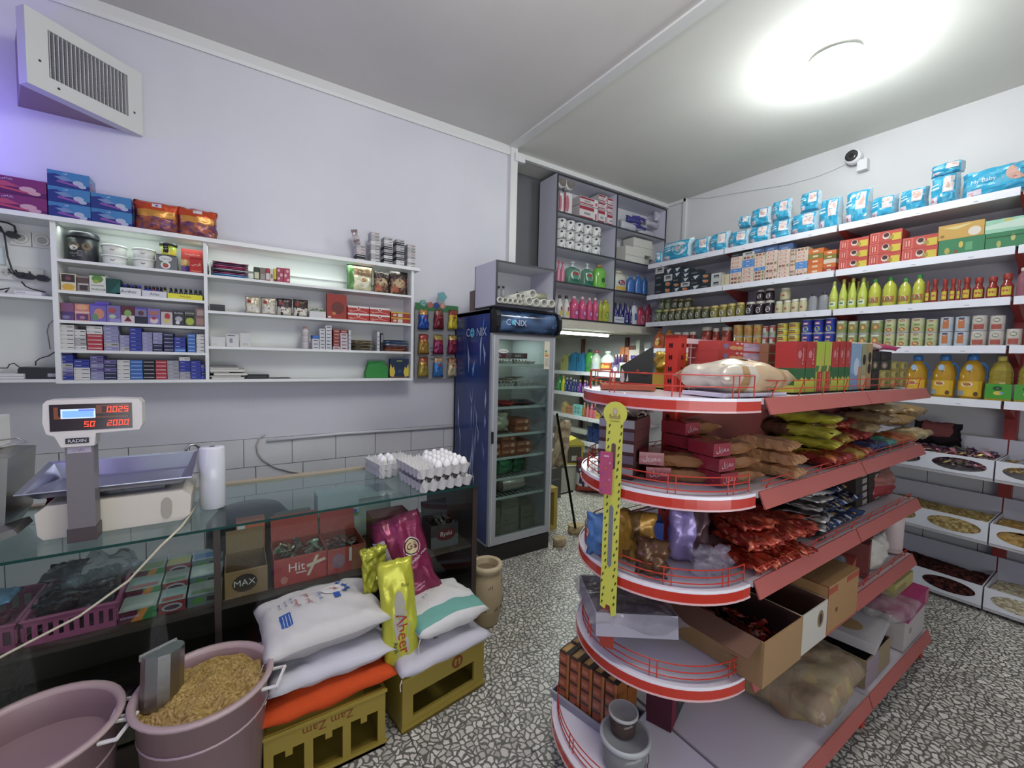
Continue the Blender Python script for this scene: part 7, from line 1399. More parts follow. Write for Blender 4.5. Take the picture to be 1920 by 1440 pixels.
# fluorescent tube under the mezzanine
ta, tbb = P(1047, 620, z=1.93), P(1133, 627, z=1.93)
t = thing('tube_lamp', 'long white fluorescent tube lamp under the cream board', 'lamp', (ta.x, ta.y, 1.945)); L_ = tbb.x-ta.x
B().box(-.1, -.03, -.02, L_+.03, .03, 0, 'd0d0c8').build('lamp_base', 'plastic', t); B().tube([(-.08, 0, -.035), (L_, 0, -.035)], .015, (9, 10, 9.4, 1), 8).build('tube', 'emit', t)
bpy.data.objects['tube_light'].location = ((ta.x+tbb.x)/2, ta.y+.05, 1.88)
# ---------------- goods inside the counter ----------------
z = .5632; y = 2.085
def CB_(name, label, x0, x1, d, h, base, front=(), top=(), yf=2.085, zz=z, m='paper', cat='box', group=None, topc=None, side=()):
    return pk(name, x1-x0, d, h, base, ((x0+x1)/2, yf+d/2, zz+.0005), 0, label, cat, group, front, top, side, m, topc)
def carton_open(label, x0, x1, d, h, col, art_, back=.1, yf=2.075, zz=z, tilt=0):
    t = thing('open_carton', label, 'carton', ((x0+x1)/2, yf+d/2, zz+.0005), tilt); w = x1-x0
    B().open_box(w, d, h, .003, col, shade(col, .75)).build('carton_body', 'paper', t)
    if back: b = B(); b.T = Matrix.Translation((0, d/2, h)) @ Matrix.Rotation(-.25, 4, 'X'); b.box(-w/2+.003, -.003, 0, w/2-.003, 0, back, shade(col, .9)); b.build('flap', 'paper', t)
    if art_: b = B(); b.art((-w/2, -d/2-.0004, 0), (w, 0, 0), (0, 0, h), art_); b.build('print', 'paper', t)
    return t
carton_open('brown open carton lettered in a dark oval, beside the counter mullion', -.240+.197, .112, .2, .115, '8c6844', [('e', .46, .5, .30, .34, '2e2420'), ('t', .46, .52, .34, 'MAX', 'c4c0b8', .5), ('r', 0, .96, 1, 1, 'a07c54')], .10)
CB_('orange_box', 'orange framed box standing behind the brown oval-print carton', .0, .115, .05, .25, 'b85a3c', [('r', .1, .15, .8, .7, '6a4430'), ('r', 0, .8, 1, 1, 'c8684a'), ('r', .05, .84, .3, .96, 'd0c8c0')], (), 2.30)
carton_open('red open carton with slanted white lettering inside the counter', .137, .352, .22, .125, 'b04438', [('r', 0, 0, 1, .92, 'ac3630'), ('t', .42, .62, .3, 'Hit', 'd8ccc4', .4), ('r', .4, .36, .6, .42, 'c8a49c'), ('p', [(.6, .2), (.66, .2), (.85, .9), (.78, .9)], 'c8ae90'), ('p', [(.6, .62), (.62, .5), (.98, .66), (.96, .76)], 'c8ae90'), ('e', .18, .22, .07, .14, 'c07060')], .12)
carton_open('red open carton with a purple picture badge inside the counter', .356, .53, .22, .12, 'a8443a', [('r', 0, 0, .62, .9, 'aa3e36'), ('r', .62, 0, 1, .9, '9a5e40'), ('e', .28, .5, .17, .3, '8c6470'), ('r', .55, .4, .62, .95, 'c4bcb4')], .11)
scatter('bars', 'wrapped bars inside the red lettered carton', 'bars', (.16, .33), (2.1, 2.28), .65, 40, .018, ['6a7a5c', '8c7a5c', '55504a', '7a8c6c'], 31, dz=.03)
scatter('bars', 'wrapped bars inside the red badge carton', 'bars', (.375, .51), (2.1, 2.28), .64, 34, .018, ['7c4a40', '8c8c90', '5a4034'], 32, dz=.03)
CB_('khaki_box', 'khaki box behind the red lettered carton', .16, .33, .08, .22, '6c6450', (), (), 2.36)
o = thing('black_basin', 'upturned black basin at the back of the counter shelf', 'basin', (.06, 2.53, .5635)); B().lathe([(.19, 0, '232220'), (.185, .18, '262523'), (.14, .235, '2a2926'), (.05, .245, '2a2926')], 28).build('basin_body', 'plastic', o, True)
CB_('white_green_box', 'white box with a green and blue strip behind the badge carton', .355, .56, .12, .30, 'b4b4b0', [('r', 0, .55, 1, .62, '6a9a54'), ('p', [(.4, .6), (.5, .66), (.48, .74)], '3c4c8c'), ('r', .75, .6, .95, .68, '5c6cac')], (), 2.34)
o = thing('white_container', 'white lidded plastic container on the back of the counter shelf', 'container', (.66, 2.52, .5635)); B().box(-.11, -.07, 0, .11, .08, .22, 'b9bcb4').build('container_body', 'plastic', o); B().box(-.12, -.08, .22, .12, .09, .245, 'c8cac2').build('lid', 'plastic', o)
for k in range(3): CB_('maroon_box', f'flat maroon box under the counter glass, {od(k)} up', .60, .80, .14, .06, ['5c2c30', '7c3c3c', '6a3434'][k], [('r', .1, .3, .6, .7, 'a08c84')], (), 2.2, z+.0605*k, 'paper', 'box', 'maroon boxes in the counter')
carton_open('dark display carton lettered in red at the far end of the counter', .87, 1.03, .14, .13, '3a3236', [('r', 0, 0, 1, .5, '5c5a58'), ('e', .55, .55, .36, .26, '5c1c24'), ('t', .55, .56, .24, 'Byski', 'c8b4b4', .5)], .09)
scatter('dark_snacks', 'dark wrapped snacks in the carton at the far end of the counter', 'snacks', (.89, 1.01), (2.09, 2.2), .67, 24, .016, ['3a3432', '6c6660', '4c2c28'], 33, dz=.04)
GBX = [(-.375, -.262, 'b8bcae', [('r', 0, 0, 1, 1, '5c2430'), ('r', .5, 0, 1, 1, '3c7c44'), ('p', [(.3, 0), (.6, 1), (.8, 1), (.6, 0)], 'c8742c'), ('t', .3, .5, .3, 'elements', 'b8a8c8', .5)], 'with a rainbow front'), (-.258, -.172, 'b4b0a4', [('r', 0, 0, 1, 1, '8c3434'), ('e', .5, .5, .4, .36, '9a9a9c'), ('e', .5, .5, .3, .2, '5c3c40')], 'with a silver oval front'), (-.168, -.050, 'a4b0b4', [('r', 0, 0, 1, 1, '5c6a6c'), ('e', .3, .5, .2, .3, '4c7c3c'), ('r', .55, .3, .95, .7, '2c2c38')], 'with a mint leaf front')]
for k in range(3):
    a, q, tc_, fa, nm = GBX[k]
    for r_ in range(3):
        cs_ = ['b4b8aa', '9ab0aa', '9a9c94'][(k+r_) % 3]
        o = CB_('gum_box', f'flat gum box {nm}, {["in the front row", "in the middle row", "in the rear row"][r_]}', a, q-.003, .12, .045, tc_, fa, [('r', .04, .04, .96, .96, cs_), ('r', .1, .1, .9, .35, ['c8c8bc', 'b0584c', '6c8c64'][(k+r_) % 3])] if r_ < 2 else [('r', .05, .1, .95, .6, ['8aa45c', 'b8a84c', '4c7cac'][k])], 2.085+.125*r_, z+.022*r_, 'gloss', 'box', 'flat gum boxes')
for r_ in range(1, 3):
    for k in range(3):
        a, q = GBX[k][0], GBX[k][1]; CB_('riser_block', f'cardboard riser under the gum box column {nm if False else GBX[k][4]}, row {["two", "three"][r_-1]}', a, q-.003, .12, .0215*r_, '6c5a44', (), (), 2.085+.125*r_, z, 'paper', 'carton')
def basket(cx, w, label):
    t = thing('pink_basket', label, 'basket', (cx, 2.24, z), 0); d, h = .30, .095; c = 'a0486c'
    B().box(-w/2, -d/2, 0, w/2, d/2, .004, c).build('basket_floor', 'plastic', t)
    b = B()
    for s in (-1, 1):
        for z0_, z1_ in ((0, .022), (.07, h)): b.box(-w/2, s*d/2-.002, z0_, w/2, s*d/2+.002, z1_, c); b.box(s*w/2-.002, -d/2, z0_, s*w/2+.002, d/2, z1_, c)
        n = 9
        for k in range(n+1): x_ = -w/2+w*k/n; b.box(x_-.007, s*d/2-.002, .022, x_+.007, s*d/2+.002, .07, c); y_ = -d/2+d*k/n; b.box(s*w/2-.002, y_-.007, .022, s*w/2+.002, y_+.007, .07, c)
    b.box(-w/2-.008, -d/2-.01, h-.004, w/2+.008, -d/2, h+.002, 'b05c7c').box(-w/2-.008, d/2, h-.004, w/2+.008, d/2+.01, h+.002, 'b05c7c').box(-w/2-.01, -d/2, h-.004, -w/2, d/2, h+.002, 'b05c7c').box(w/2, -d/2, h-.004, w/2+.01, d/2, h+.002, 'b05c7c')
    b.build('basket_rim', 'plastic', t)
basket(-.50, .235, 'pink slotted basket of dark packets inside the counter, beside the gum boxes'); basket(-.79, .30, 'pink slotted basket of blue wrapped goods at the counter end')
for k in range(7): poly_bag('dark_packet', .11, .16, .035, ['2c2a30', '3a363a', '4c484a', '26242a'][k % 4], (-.565+.06*(k % 3), 2.17+.07*(k//3), z+.03+.02*k), .4*nz(k, 2), f'dark shiny packet in the pink basket, {od(k)} from its bottom', 'packet', 'dark packets in the pink basket', 340+k, lie=True)
poly_bag('clear_wrap', .22, .22, .10, '8c9098', (-.46, 2.28, z+.12), .3, 'clear crumpled wrap lying over the dark packets', 'bag', None, 350, 'film', True, .05)
for k in range(7): poly_bag('blue_packet', .10, .12, .04, ['3c5ca4', '6a8cac', '7c3c4c', '4c3c5c'][k % 4], (-.86+.07*(k % 3), 2.16+.07*(k//3), z+.03+.018*k), .6*nz(k, 5), f'blue or maroon packet in the end basket, {od(k)} from its bottom', 'packet', 'packets in the end basket', 360+k, lie=True)
for k, (x_, w_, h_, c) in enumerate(((-.70, .22, .12, '6a6460'), (-.45, .2, .10, '4a2c34'), (-.2, .22, .08, '3a4a5c'), (.2, .25, .14, '544840'), (.6, .3, .16, '4c4440'))):
    poly_bag('stored_bag', w_, h_, .12, c, (x_, 2.25, .112), 0, ['greyish', 'dark red', 'slate blue', 'brown', 'dark brown'][k]+' bag on the bottom board of the counter, '+od(k)+' from the slicer end', 'bag', 'bags at the bottom of the counter', 370+k, 'plastic')
# ---------------- goods on the gondola ----------------
def GP(px, py, z): v = P(px, py, z=z); return v.x, v.y
def gbox(name, label, x0, x1, yt, z, yf, d, base, front=(), top=(), side=(), cat='box', group=None, m='paper', topc=None, h=None, rz=0):
    a, q = sx(x0, yf, z), sx(x1, yf, z); h = h or sz(yt, (a+q)/2, yf)-z
    o = packmesh(B(), q-a-.002, d, h, base, front, top, side, topc=topc).build(name, m, None, False, ((a+q)/2, yf+d/2, z+.001), rz)
    return tag(o, label, cat, group)
z = 1.491
# clear snack bag
b = B(); bagmesh(b, .36, .22, .15, lambda u, v, s: ('c9ab84' if u > .42 else 'c8bfae') if nz(u*5, v*5) > -.3 else 'b08c5c', 400, .022, 18, 14, .45, .03, lie=True)
o = thing('bread_bag', 'large shiny bag of tan snacks lying on the rounded top shelf', 'bag', (1.49, .83, z), -.12); b.build('bag_body', 'foil', o, True); tr = bvh_of(b); p = B(); drape(p, tr, [disc(.10, -.01, .022, 'a8342c', .03), rect(.085, -.014, .115, -.004, 'd0c0b0', .4, 3), shape([(-.01, -.03), (.03, .01), (.07, .0), (.05, -.02)], '6a5044')], .002); p.build('print', 'paper', o)
pk('white_tray_card', .34, .16, .012, 'c0bccc', (1.47, .81, z+.0005), -.1, 'pale lilac card tray under the shiny snack bag', 'tray')
bis = Proto(tag(packmesh(B(), 1, 1, 1, 'b03c38', [('e', .15, .5, .05, .28, '7c6a8c'), ('e', .3, .35, .09, .2, 'c08c5c'), ('e', .42, .35, .07, .2, 'c08c5c'), ('r', .5, .1, .98, .9, 'b098a8'), ('r', .5, .45, .7, .52, '8c6a88'), ('e', .37, .82, .03, .1, 'c8a8a8'), ('e', .46, .82, .03, .1, 'c8a8a8'), ('r', .6, .6, .95, .9, '9a8298')], topc='a8383a').build('biscuit_box', 'paper'), None, 'biscuit box'))
a, q = sx(1345, .93, z), sx(1434, .93, z); hz = [sz(t_, (a+q)/2, .93) for t_ in (744, 724, 704, 684, 664, 643)]
for k in range(5): bis.put(((a+q)/2, 1.0, z+.0005+.0395*k), 0, f'long red biscuit box behind the snack bag, {od(k)} up', 'long red biscuit boxes', (q-a, .13, .039))
for i, (x0, x1) in enumerate(((1436, 1452), (1453, 1469), (1470, 1486))):
    for k in range(5): 
        a, q = sx(x0, .90, z), sx(x1, .90, z); MCb = mini('8c5c44', [('e', .5, .5, .36, .4, 'a83434'), ('r', 0, .9, 1, 1, 'b09070'), ('r', 0, 0, .08, 1, 'a88a6c')]) if i == 0 and k == 0 else MCb
        MCb.put(((a+q)/2, .98, z+.0005+.0395*k), 0, f'brown carton with red round print, {od(i)} column from the long boxes, {od(k)} up', 'brown cartons with red prints', (q-a-.001, .16, .039))
def mako(fl): 
    if fl: pr = [('r', 0, .48, 1, 1, 'a8302c'), ('r', .55, .52, .95, .97, 'a02c28'), ('r', 0, .14, 1, .48, '2c5c34'), ('p', [(0, 0), (1, 0), (1, .25), (.7, .3), (.4, .22), (0, .3)], 'a8a838'), ('e', .4, .75, .18, .08, 'b8747c')]
    else: pr = [('r', 0, .52, 1, 1, '9cae34'), ('r', .2, .0, .9, .4, 'a8302c'), ('r', 0, .4, 1, .52, '3c6c34'), ('p', [(.3, .4), (.6, .7), (.8, .9), (.9, .7), (.6, .4)], 'b09c54')]
    b = packmesh(B(), 1, 1, 1, '8c9a30', pr, side=[('r', 0, 0, 1, 1, 'a8a23c'), ('r', 0, .14, 1, .48, '2c5c34'), ('r', 0, .48, 1, 1, 'a8302c')] if fl else [], topc='8c9c30')
    b.txt('Mako', (.22 if fl else .1, -.506, .72 if fl else .2), (0, 0, 1), (-1, 0, 0), .26, 'd0c8c0', .32); return Proto(tag(b.build('baguette_box', 'paper'), None, 'carton'))
mk1, mk2 = mako(True), mako(False)
for i, (x0, x1) in enumerate(((1489, 1508), (1509, 1527), (1528, 1543), (1544, 1556), (1557, 1570), (1571, 1582), (1583, 1592))):
    yf = .775; a, q = sx(x0, yf, z), sx(x1, yf, z); h = sz(641, (a+q)/2, yf)-z
    (mk2 if i in (2, 3) else mk1).put(((a+q)/2, yf+.04, z+.0005), 0, f'tall {"lime" if i in (2, 3) else "red and green"} snack carton standing on the gondola top, {od(i)} from the biscuit boxes', 'tall snack cartons', (q-a-.002, .075, h))
for i, (x0, x1, c, pr, nm) in enumerate(((1593, 1611, '7c98b4', [('r', 0, 0, 1, .35, '6c84a8'), ('e', .5, .5, .3, .2, 'a8bccc'), ('r', .7, 0, 1, .5, 'a87c5c')], 'pale blue'), (1612, 1621, '8c8c68', [('e', .5, .65, .35, .12, '2c2420'), ('r', 0, 0, 1, .3, 'b09870')], 'olive with oval window'), (1622, 1631, 'a0885c', [('e', .5, .7, .35, .12, '2c2420'), ('e', .5, .45, .35, .12, '2c2420'), ('r', 0, 0, 1, .25, 'a06c4c')], 'tan with two oval windows'))):
    gbox('tall_carton', f'{nm} tall carton on the gondola top', x0, x1, 645, z, .775, .16, c, pr, cat='carton')
bk_ = [Proto(tag(packmesh(B(), 1, 1, 1, c, pr, topc='a08c84').build('chocolate_carton', 'paper'), None, 'carton')) for c, pr in (('1e1a18', [('r', .1, .2, .4, .6, '3a2c28')]), ('242a1e', [('e', .4, .5, .3, .4, '6a5a4c'), ('e', .4, .45, .18, .25, 'a88c74')]), ('8c7c3c', [('e', .4, .5, .35, .35, 'a89c54'), ('e', .7, .5, .2, .3, '6a6a34')]))]
n = 0
for i, (x0, x1, idx) in enumerate(((1632, 1646, (0, 0, 1, 0)), (1647, 1667, (2, 2, 1, 0)), (1668, 1684, (2, 2, 2)), (1685, 1698, (2, 2, 2)))):
    a, q = sx(x0, .775, z), sx(x1, .775, z)
    for k, j in enumerate(idx): bk_[j].put(((a+q)/2, .86, z+.0005+.0475*k), 0, f'{["black", "dark green picture", "olive and gold"][j]} carton near the far end of the gondola top, {od(i)} column, {od(k)} up', 'dark cartons on the gondola top', (q-a-.002, .17, .0465))
poly_bag('magenta_bag', .40, .16, .05, lambda u, v, s: 'b82c60' if u > .6 else 'b8a4a4', (2.78, .87, z+.192), -.2, 'magenta and white bag lying on the olive cartons', 'bag', None, 402, 'gloss', True)
for k in range(3): poly_bag('yellow_bread', .10, .10, .07, ['b8962c', 'c0a034', 'a8862c'][k], (1.58+.10*k, 1.19, z+.055), 0, f'yellow packet in the basket behind the wire mesh, {od(k)} from the post', 'packet', 'yellow packets in the basket', 405+k)
o = thing('yellow_basket', 'yellow basket standing behind the wire mesh on the gondola top', 'basket', (1.68, 1.19, z)); B().open_box(.34, .2, .06, .004, 'b8942c').build('basket_body', 'plastic', o); B().box(-.175, -.105, .055, .175, -.1, .062, 'c4a434').build('basket_rim', 'plastic', o)
gx, gy = GP(1232, 738, z)
o = thing('dark_wedge_pack', 'black wedge-shaped wrapper with a white bird print, left of the red post'.replace('left of', 'beside'), 'pack', (1.345, 1.13, z+.019), -.75)
B().ext([(-.07, 0), (.05, 0), (.05, .15), (-.07, .07)], 'y', -.02, .02, '2a2c2a', '2c2e2c').build('wrapper', 'paper', o)
b = B(); b.art((-.085, -.021, .0), (.13, 0, 0), (0, 0, .10), [('e', .16, .18, .07, .12, 'b4b0b4'), ('p', [(.1, .3), (.14, .62), (.2, .5), (.22, .25)], 'b8a8a8'), ('p', [(.26, .1), (.32, .42), (.34, .12)], 'b8b8bc'), ('e', -.1, .15, .05, .1, 'b09c84'), ('e', .6, .55, .05, .04, '8c4434'), ('e', .8, .45, .12, .05, '8c4434')]); b.build('bird_print', 'paper', o)
pk('flat_carton', .20, .14, .018, 'a8543c', (1.30, 1.15, z), -.75, 'flat orange carton under the black wedge pack', 'carton')
# second shelf
z = 1.1795
for k in range(5):
    pk('wafer_tray', .13, .20, .042, '4a2c2c', (1.245, 1.10, z+.0005+.0425*k), -1.15, f'brown wafer tray with a grey end, {od(k)} up in its pile on the rounded shelf', 'tray', 'brown wafer trays', [('r', 0, .25, 1, .95, '9c9aa0' if k in (0, 2, 4) else '6c6070')], (), (('r', 0, .0, 1, .95, '5c3230'),))
poly_bag('folded_wrap', .20, .20, .05, '9c8c80', (1.25, 1.12, z+.215), -1.1, 'crumpled grey wrapper lying on the wafer trays', 'wrapper', None, 410, 'foil', True, .04)
def loaf(w, c, lab): 
    t = thing('biscuit_loaf', None, 'biscuit pack'); b = B(); bagmesh(b, w, .10, .05, lambda u, v, s: c if nz(u*7, v*6, 2) > -.2 else shade(c, 1.35), 412, .012, 12, 8, .25, .02, lie=True); b.build('pack_body', 'foil', t)
    if lab: bb = B(); bb.T = Matrix.Translation((-w/2+.035, -.054, .0)); bb.box(-.034, -.002, .004, .05, .104, .048, '8c2430'); bb.txt('\uFEDD\uFEF3\uFEB0\uFECC\uFEE3', (.008, -.0035, .026), (1, 0, 0), (0, 0, 1), .024, 'c8a4a8', .07); bb.build('red_label', 'gloss', t)
    return Proto(t)
lf = loaf(.24, '9c6c44', True)
LF = [(1.50, .97, 0, .0), (1.50, .98, .05, .0), (1.50, .98, .10, .03), (1.49, .98, .15, -.03), (1.49, .82, 0, -.15), (1.48, .83, .05, -.10), (1.47, .84, .10, -.14), (1.34, .93, 0, -.75), (1.33, .95, .05, -.8)]
for k, (x_, y_, dz, r_) in enumerate(LF): lf.put((x_, y_, z+.001+dz), r_, f'clear pack of biscuits with a red scripted label, {["rear pile", "front pile", "curved end pile"][0 if k < 4 else 1 if k < 7 else 2]}, {od(k if k < 4 else k-4 if k < 7 else k-7)} up', 'red-labelled biscuit packs')
lf2 = loaf(.22, 'b8885c', False)
for k, (x_, y_, dz, r_) in enumerate(((1.74, .80, 0, .1), (1.74, .80, .05, .0), (1.73, .82, .10, .08), (1.75, .95, .0, 0), (1.75, .95, .05, 0))): lf2.put((x_, y_, z+.001+dz), r_+PI/2*(k < 3), f'plain clear pack of tan biscuits next to the red-labelled ones, {["front pile", "rear pile"][k > 2]}, {od(k if k < 3 else k-3)} up', 'plain biscuit packs')
def gbag(label, px, w, h, t, c, zz, yy, rz=0, seed=1, name='snack_packet', cat='packet', grp=None, m='foil', wr=.02, rx=0):
    x_ = sx(px, yy, zz); o = bagmesh(B(), w, h, t, c, seed, wr, 12, 12, .45, .03, lie=True).build(name, m, None, True, (x_, yy, zz)); o.rotation_euler = (rx, 0, rz); return tag(o, label, cat, grp)
for k in range(4): gbag(f'shiny yellow tube packet on the second gondola shelf, {od(k)} up', 1505+6*(k % 2), .10, .26, .055, 'a8a02c' if k % 2 else 'b4ae38', z+.002+.055*k, .86, .1*(k % 2), 420+k, 'yellow_packet', 'packet', 'yellow tube packets')
for k in range(12): gbag(f'shiny {["dark red", "crimson", "gold and red"][k % 3]} candy packet, {["front", "middle", "rear"][k//4]} row, {od(k % 4)} from the yellow tubes', [1530, 1552, 1572, 1590][k % 4], .12, .17, .06, [lambda u, v, s: '8c2420' if nz(u*6, v*6) > -.2 else 'c8743c', '9c2c24', lambda u, v, s: 'a8842c' if v < .3 else '8c2c24'][k % 3], z+.002+.045*(k//4), .78+.08*(k//4), .5*nz(k, 3), 430+k, 'candy_packet', 'packet', 'red candy packets')
for k, (px_, c, nm) in enumerate(((1606, '24345c', 'navy'), (1622, '2c3c6c', 'deep blue'), (1640, '3c8c7c', 'teal'), (1655, 'b8602c', 'orange'), (1668, 'b8542c', 'dark orange'), (1680, 'b0783c', 'amber'), (1692, 'a89468', 'tan'), (1704, 'b09c74', 'pale tan'), (1712, '9c8460', 'dull tan'))):
    gbag(f'{nm} candy packet near the far end of the second gondola shelf', px_, .15, .16, .06, c, z+.003, .80, .4*nz(k, 4), 450+k, 'candy_packet', 'packet', 'mixed candy packets at the far end')
for k in range(9): gbag(f'clear tan bread packet in the upper heap of the second gondola shelf, {od(k)} laid', [1600, 1625, 1650, 1672, 1695, 1630, 1655, 1680, 1640][k], .24, .18, .08, ['a08458', '8c7450', 'b09468', '9c7c4c'][k % 4], z+.06+.045*(k % 3), .88+.03*(k//3), .5*nz(k, 6), 460+k, 'bread_packet', 'packet', 'clear bread packets')
for k in range(8): gbag(f'dark brown packet at the back of the second gondola shelf, {od(k)} from the post', 1440+22*k, .18, .16, .09, ['4a2c24', '5c3c2c', '3c2420'][k % 3], z+.003+.09*(k % 2), .97, .3*nz(k, 8), 470+k, 'brown_packet', 'packet', 'dark brown packets')
# third shelf
z = .8745
x_, y_ = GP(1192, 1062, z)
poly_bag('mustard_bag', .15, .19, .08, lambda u, v, s: 'a87c28' if nz(u*3, v*3, 5) > -.15 else '6c4c20', (1.20, 1.00, z+.001), -.9, 'standing mustard yellow foil bag on the third rounded shelf', 'bag', None, 480)
poly_bag('brown_bag', .11, .13, .07, '5c3c20', (1.175, .90, z+.001), -1.0, 'small brown foil bag beside the mustard one', 'bag', None, 481)
pk('blue_box', .06, .10, .13, '2c4494', (1.335, 1.02, z+.0005), -.8, 'blue box between the mustard and lilac bags', 'box', None, [('e', .5, .5, .3, .1, '3c5cb4')])
poly_bag('lilac_bag', .15, .20, .08, lambda u, v, s: '9484b8' if u < .62 else '4c3438', (1.375, .90, z+.001), -.7, 'lilac and dark clear-wrapped bag on the third rounded shelf', 'bag', None, 482)
poly_bag('clear_bag', .14, .10, .06, 'b0a8b8', (1.36, .80, z+.001), -.4, 'crumpled clear film in front of the lilac bag', 'wrapper', None, 483, 'film', wr=.04)
poly_bag('blue_film', .12, .16, .08, '4c7cb4', (1.135, 1.09, z+.001), -1.0, 'blue plastic bag at the back of the third rounded shelf', 'bag', None, 484, 'plastic')
rnd = random.Random(9)
for k in range(26):
    c = ['a02c1c', 'b43c24', '8c2418'][k % 3]; r_, q_ = k % 6, k//6
    gbag(f'{["dark", "bright", "deep"][k % 3]} red twisted candy bar pack, {od(q_)} layer, {od(r_)} from the lilac bag', 1385+18*r_+rnd.uniform(-5, 5), .09, .20, .035, (lambda c: lambda u, v, s: c if nz(u*8, v*14) > -.25 else 'd06a4c')(c), z+.003+.028*q_, .80+.05*(q_ % 3)-.005*r_, .5*rnd.uniform(-1, 1), 490+k, 'candy_bar', 'candy', 'red candy bars on the third shelf', wr=.025)
for k in range(10): gbag(f'black and silver sachet on the third gondola shelf, {od(k)} up in the fanned pile', 1490+3*(k % 4), .16, .22, .02, 'a09c98' if k % 2 else '3c3436', z+.003+.020*k, .84+.01*(k % 3), .35+.06*k*(-1)**k, 520+k, 'sachet', 'sachet', 'black and silver sachets')
for k in range(14): gbag(f'deep blue wafer packet on the third gondola shelf, {od(k//5)} layer, {od(k % 5)} from the sachets', 1518+14*(k % 5), .11, .17, .045, (lambda k: lambda u, v, s: ['1e2c54', '28406c', '24304c'][k % 3] if nz(u*5+k, v*5) > -.22 else ['b89454', 'b8bcc4'][k % 2])(k), z+.003+.042*(k//5), .82+.05*(k//5), .5*nz(k, 9), 540+k, 'wafer_packet', 'packet', 'deep blue wafer packets')
for i in range(2):
    for k in range(6): gbox('black_carton', f'black carton with pale end, {["nearer the blue packets", "nearer the tan cards"][i]}, {od(k)} up', 1604+24*i, 1626+24*i, 900, z+.038*k, .80, .16, '2c2420', [('r', .55, .15, .95, .85, '8c8480')], cat='carton', group='black cartons on the third shelf', h=.037)
for i, (x0, x1, c) in enumerate(((1652, 1660, '8c8458'), (1661, 1667, '5c6444'), (1668, 1675, 'a09870'))): gbox('seed_card', f'{["olive", "dark green", "pale tan"][i]} upright card pack on the third gondola shelf', x0, x1, 895, z, .80, .12, c, [('r', .2, .1, .8, .5, shade(c, .6)), ('e', .5, .75, .3, .1, 'b8b4a0')], cat='pack')
poly_bag('red_bag', .34, .15, .12, lambda u, v, s: '8c2424' if v < .6 else '9c5c50', (3.02, .82, z+.001), 0, 'red net bag at the far end of the third gondola shelf', 'bag', None, 560)
# fourth shelf
z = .5525
t = thing('open_carton', 'pale card tray inside a clear wrapper on the fourth rounded shelf', 'tray', (1.27, 1.10, z+.055), -.62); t.rotation_euler = (-.22, .0, -.62)
B().open_box(.28, .46, .075, .004, '9c98a4', '5c4c44').build('tray_body', 'paper', t)
b = B(); bagmesh(b, .34, .52, .13, 'a8a4ac', 570, .03, 16, 16, .35, .02, lie=True); b.build('clear_wrapper', 'film', t)
B().box(-.13, -.22, .012, .13, .22, .055, '4c3228').build('dark_contents', 'grain', t)
def gcarton(label, x0, x1, yf, d, h, col, inner, art_=None, rz=0, zz=z):
    t = thing('open_carton', label, 'carton', ((x0+x1)/2, yf+d/2, zz+.001), rz); w = x1-x0
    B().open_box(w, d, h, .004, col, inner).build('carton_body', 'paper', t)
    if art_: b = B(); b.art((-w/2, -d/2-.0004, 0), (w, 0, 0), (0, 0, h), art_); b.build('print', 'paper', t)
    return t
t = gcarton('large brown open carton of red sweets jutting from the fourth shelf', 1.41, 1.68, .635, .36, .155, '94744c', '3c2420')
b = B(); b.T = Matrix.Translation((-.135, 0, .155)) @ Matrix.Rotation(-1.9, 4, 'Y'); b.box(0, -.17, 0, .003, .17, .09, '6c4c3c'); b.build('side_flap', 'paper', t)
scatter('red_sweets', 'red wrapped sweets heaped in the large brown carton', 'sweets', (1.43, 1.66), (.66, .97), z+.02, 130, .020, ['a02c20', '7c2018', 'b84c34', '5c1c18', '3c1814', 'c08068'], 41, dz=.07)
t = gcarton('white open carton with torn edge and a brown oval mark', 1.69, 1.90, .64, .34, .15, 'b4b0a4', '5c3c30', [('e', .72, .62, .12, .22, '7c6440'), ('e', .72, .62, .06, .14, '3c2c24')])
B().tube([(0, -.05, .05), (.03, -.02, .07), (.04, .02, .08)], .015, '2c2624', 8).build('dark_bottle', 'gloss', t)
gb1 = packmesh(B(), .31, .36, .19, '9a7448', [('r', 0, .82, .3, .95, '9c4430'), ('r', .6, .85, 1, .97, '9c4430'), ('r', 0, 0, .02, 1, '7c3828'), ('e', .3, .4, .03, .05, '6c4c30')], [('r', 0, .1, 1, .2, '8a6640'), ('r', 0, .5, 1, .515, '6c4c34'), ('r', 0, 0, .03, 1, '8c4430')], topc='8c6a40')
tag(gb1.build('brown_carton', 'paper', None, False, (2.065, .825, z+.0005)), 'closed brown carton with red tape marks on the fourth gondola shelf', 'carton')
for k, (x_, y_, w_, d_, h_, c, nm) in enumerate(((2.36, .86, .2, .2, .06, '4c3434', 'dark flat'), (2.50, .84, .14, .18, .10, 'a8483c', 'coral red'), (2.68, .84, .20, .20, .17, '6c3430', 'maroon'))):
    pk('small_carton', w_, d_, h_, c, (x_, y_, z+.0005), .2, nm+' carton on the fourth gondola shelf past the closed brown one', 'carton', None, [('r', .1, .2, .9, .4, shade(c, 1.3))])
poly_bag('grey_net_bag', .2, .16, .10, '5c6468', (2.40, .84, z+.062), .2, 'grey net bag lying on the dark flat carton', 'bag', None, 580, lie=True)
poly_bag('white_pouch', .22, .17, .08, lambda u, v, s: 'b8b4a8', (2.80, .75, z+.001), 0, 'white pouch with blue lettering near the white canister', 'pouch', None, 581, 'plastic'); 
tag(B().lathe([(.048, 0, 'b9a4a0'), (.052, .005, 'c4b0ac'), (.052, .26, 'c4b0ac'), (.045, .27, 'b9a4a0')], 20).build('white_canister', 'plastic', None, True, (3.13, .775, z+.001)), 'tall plain white canister on the fourth gondola shelf', 'canister')
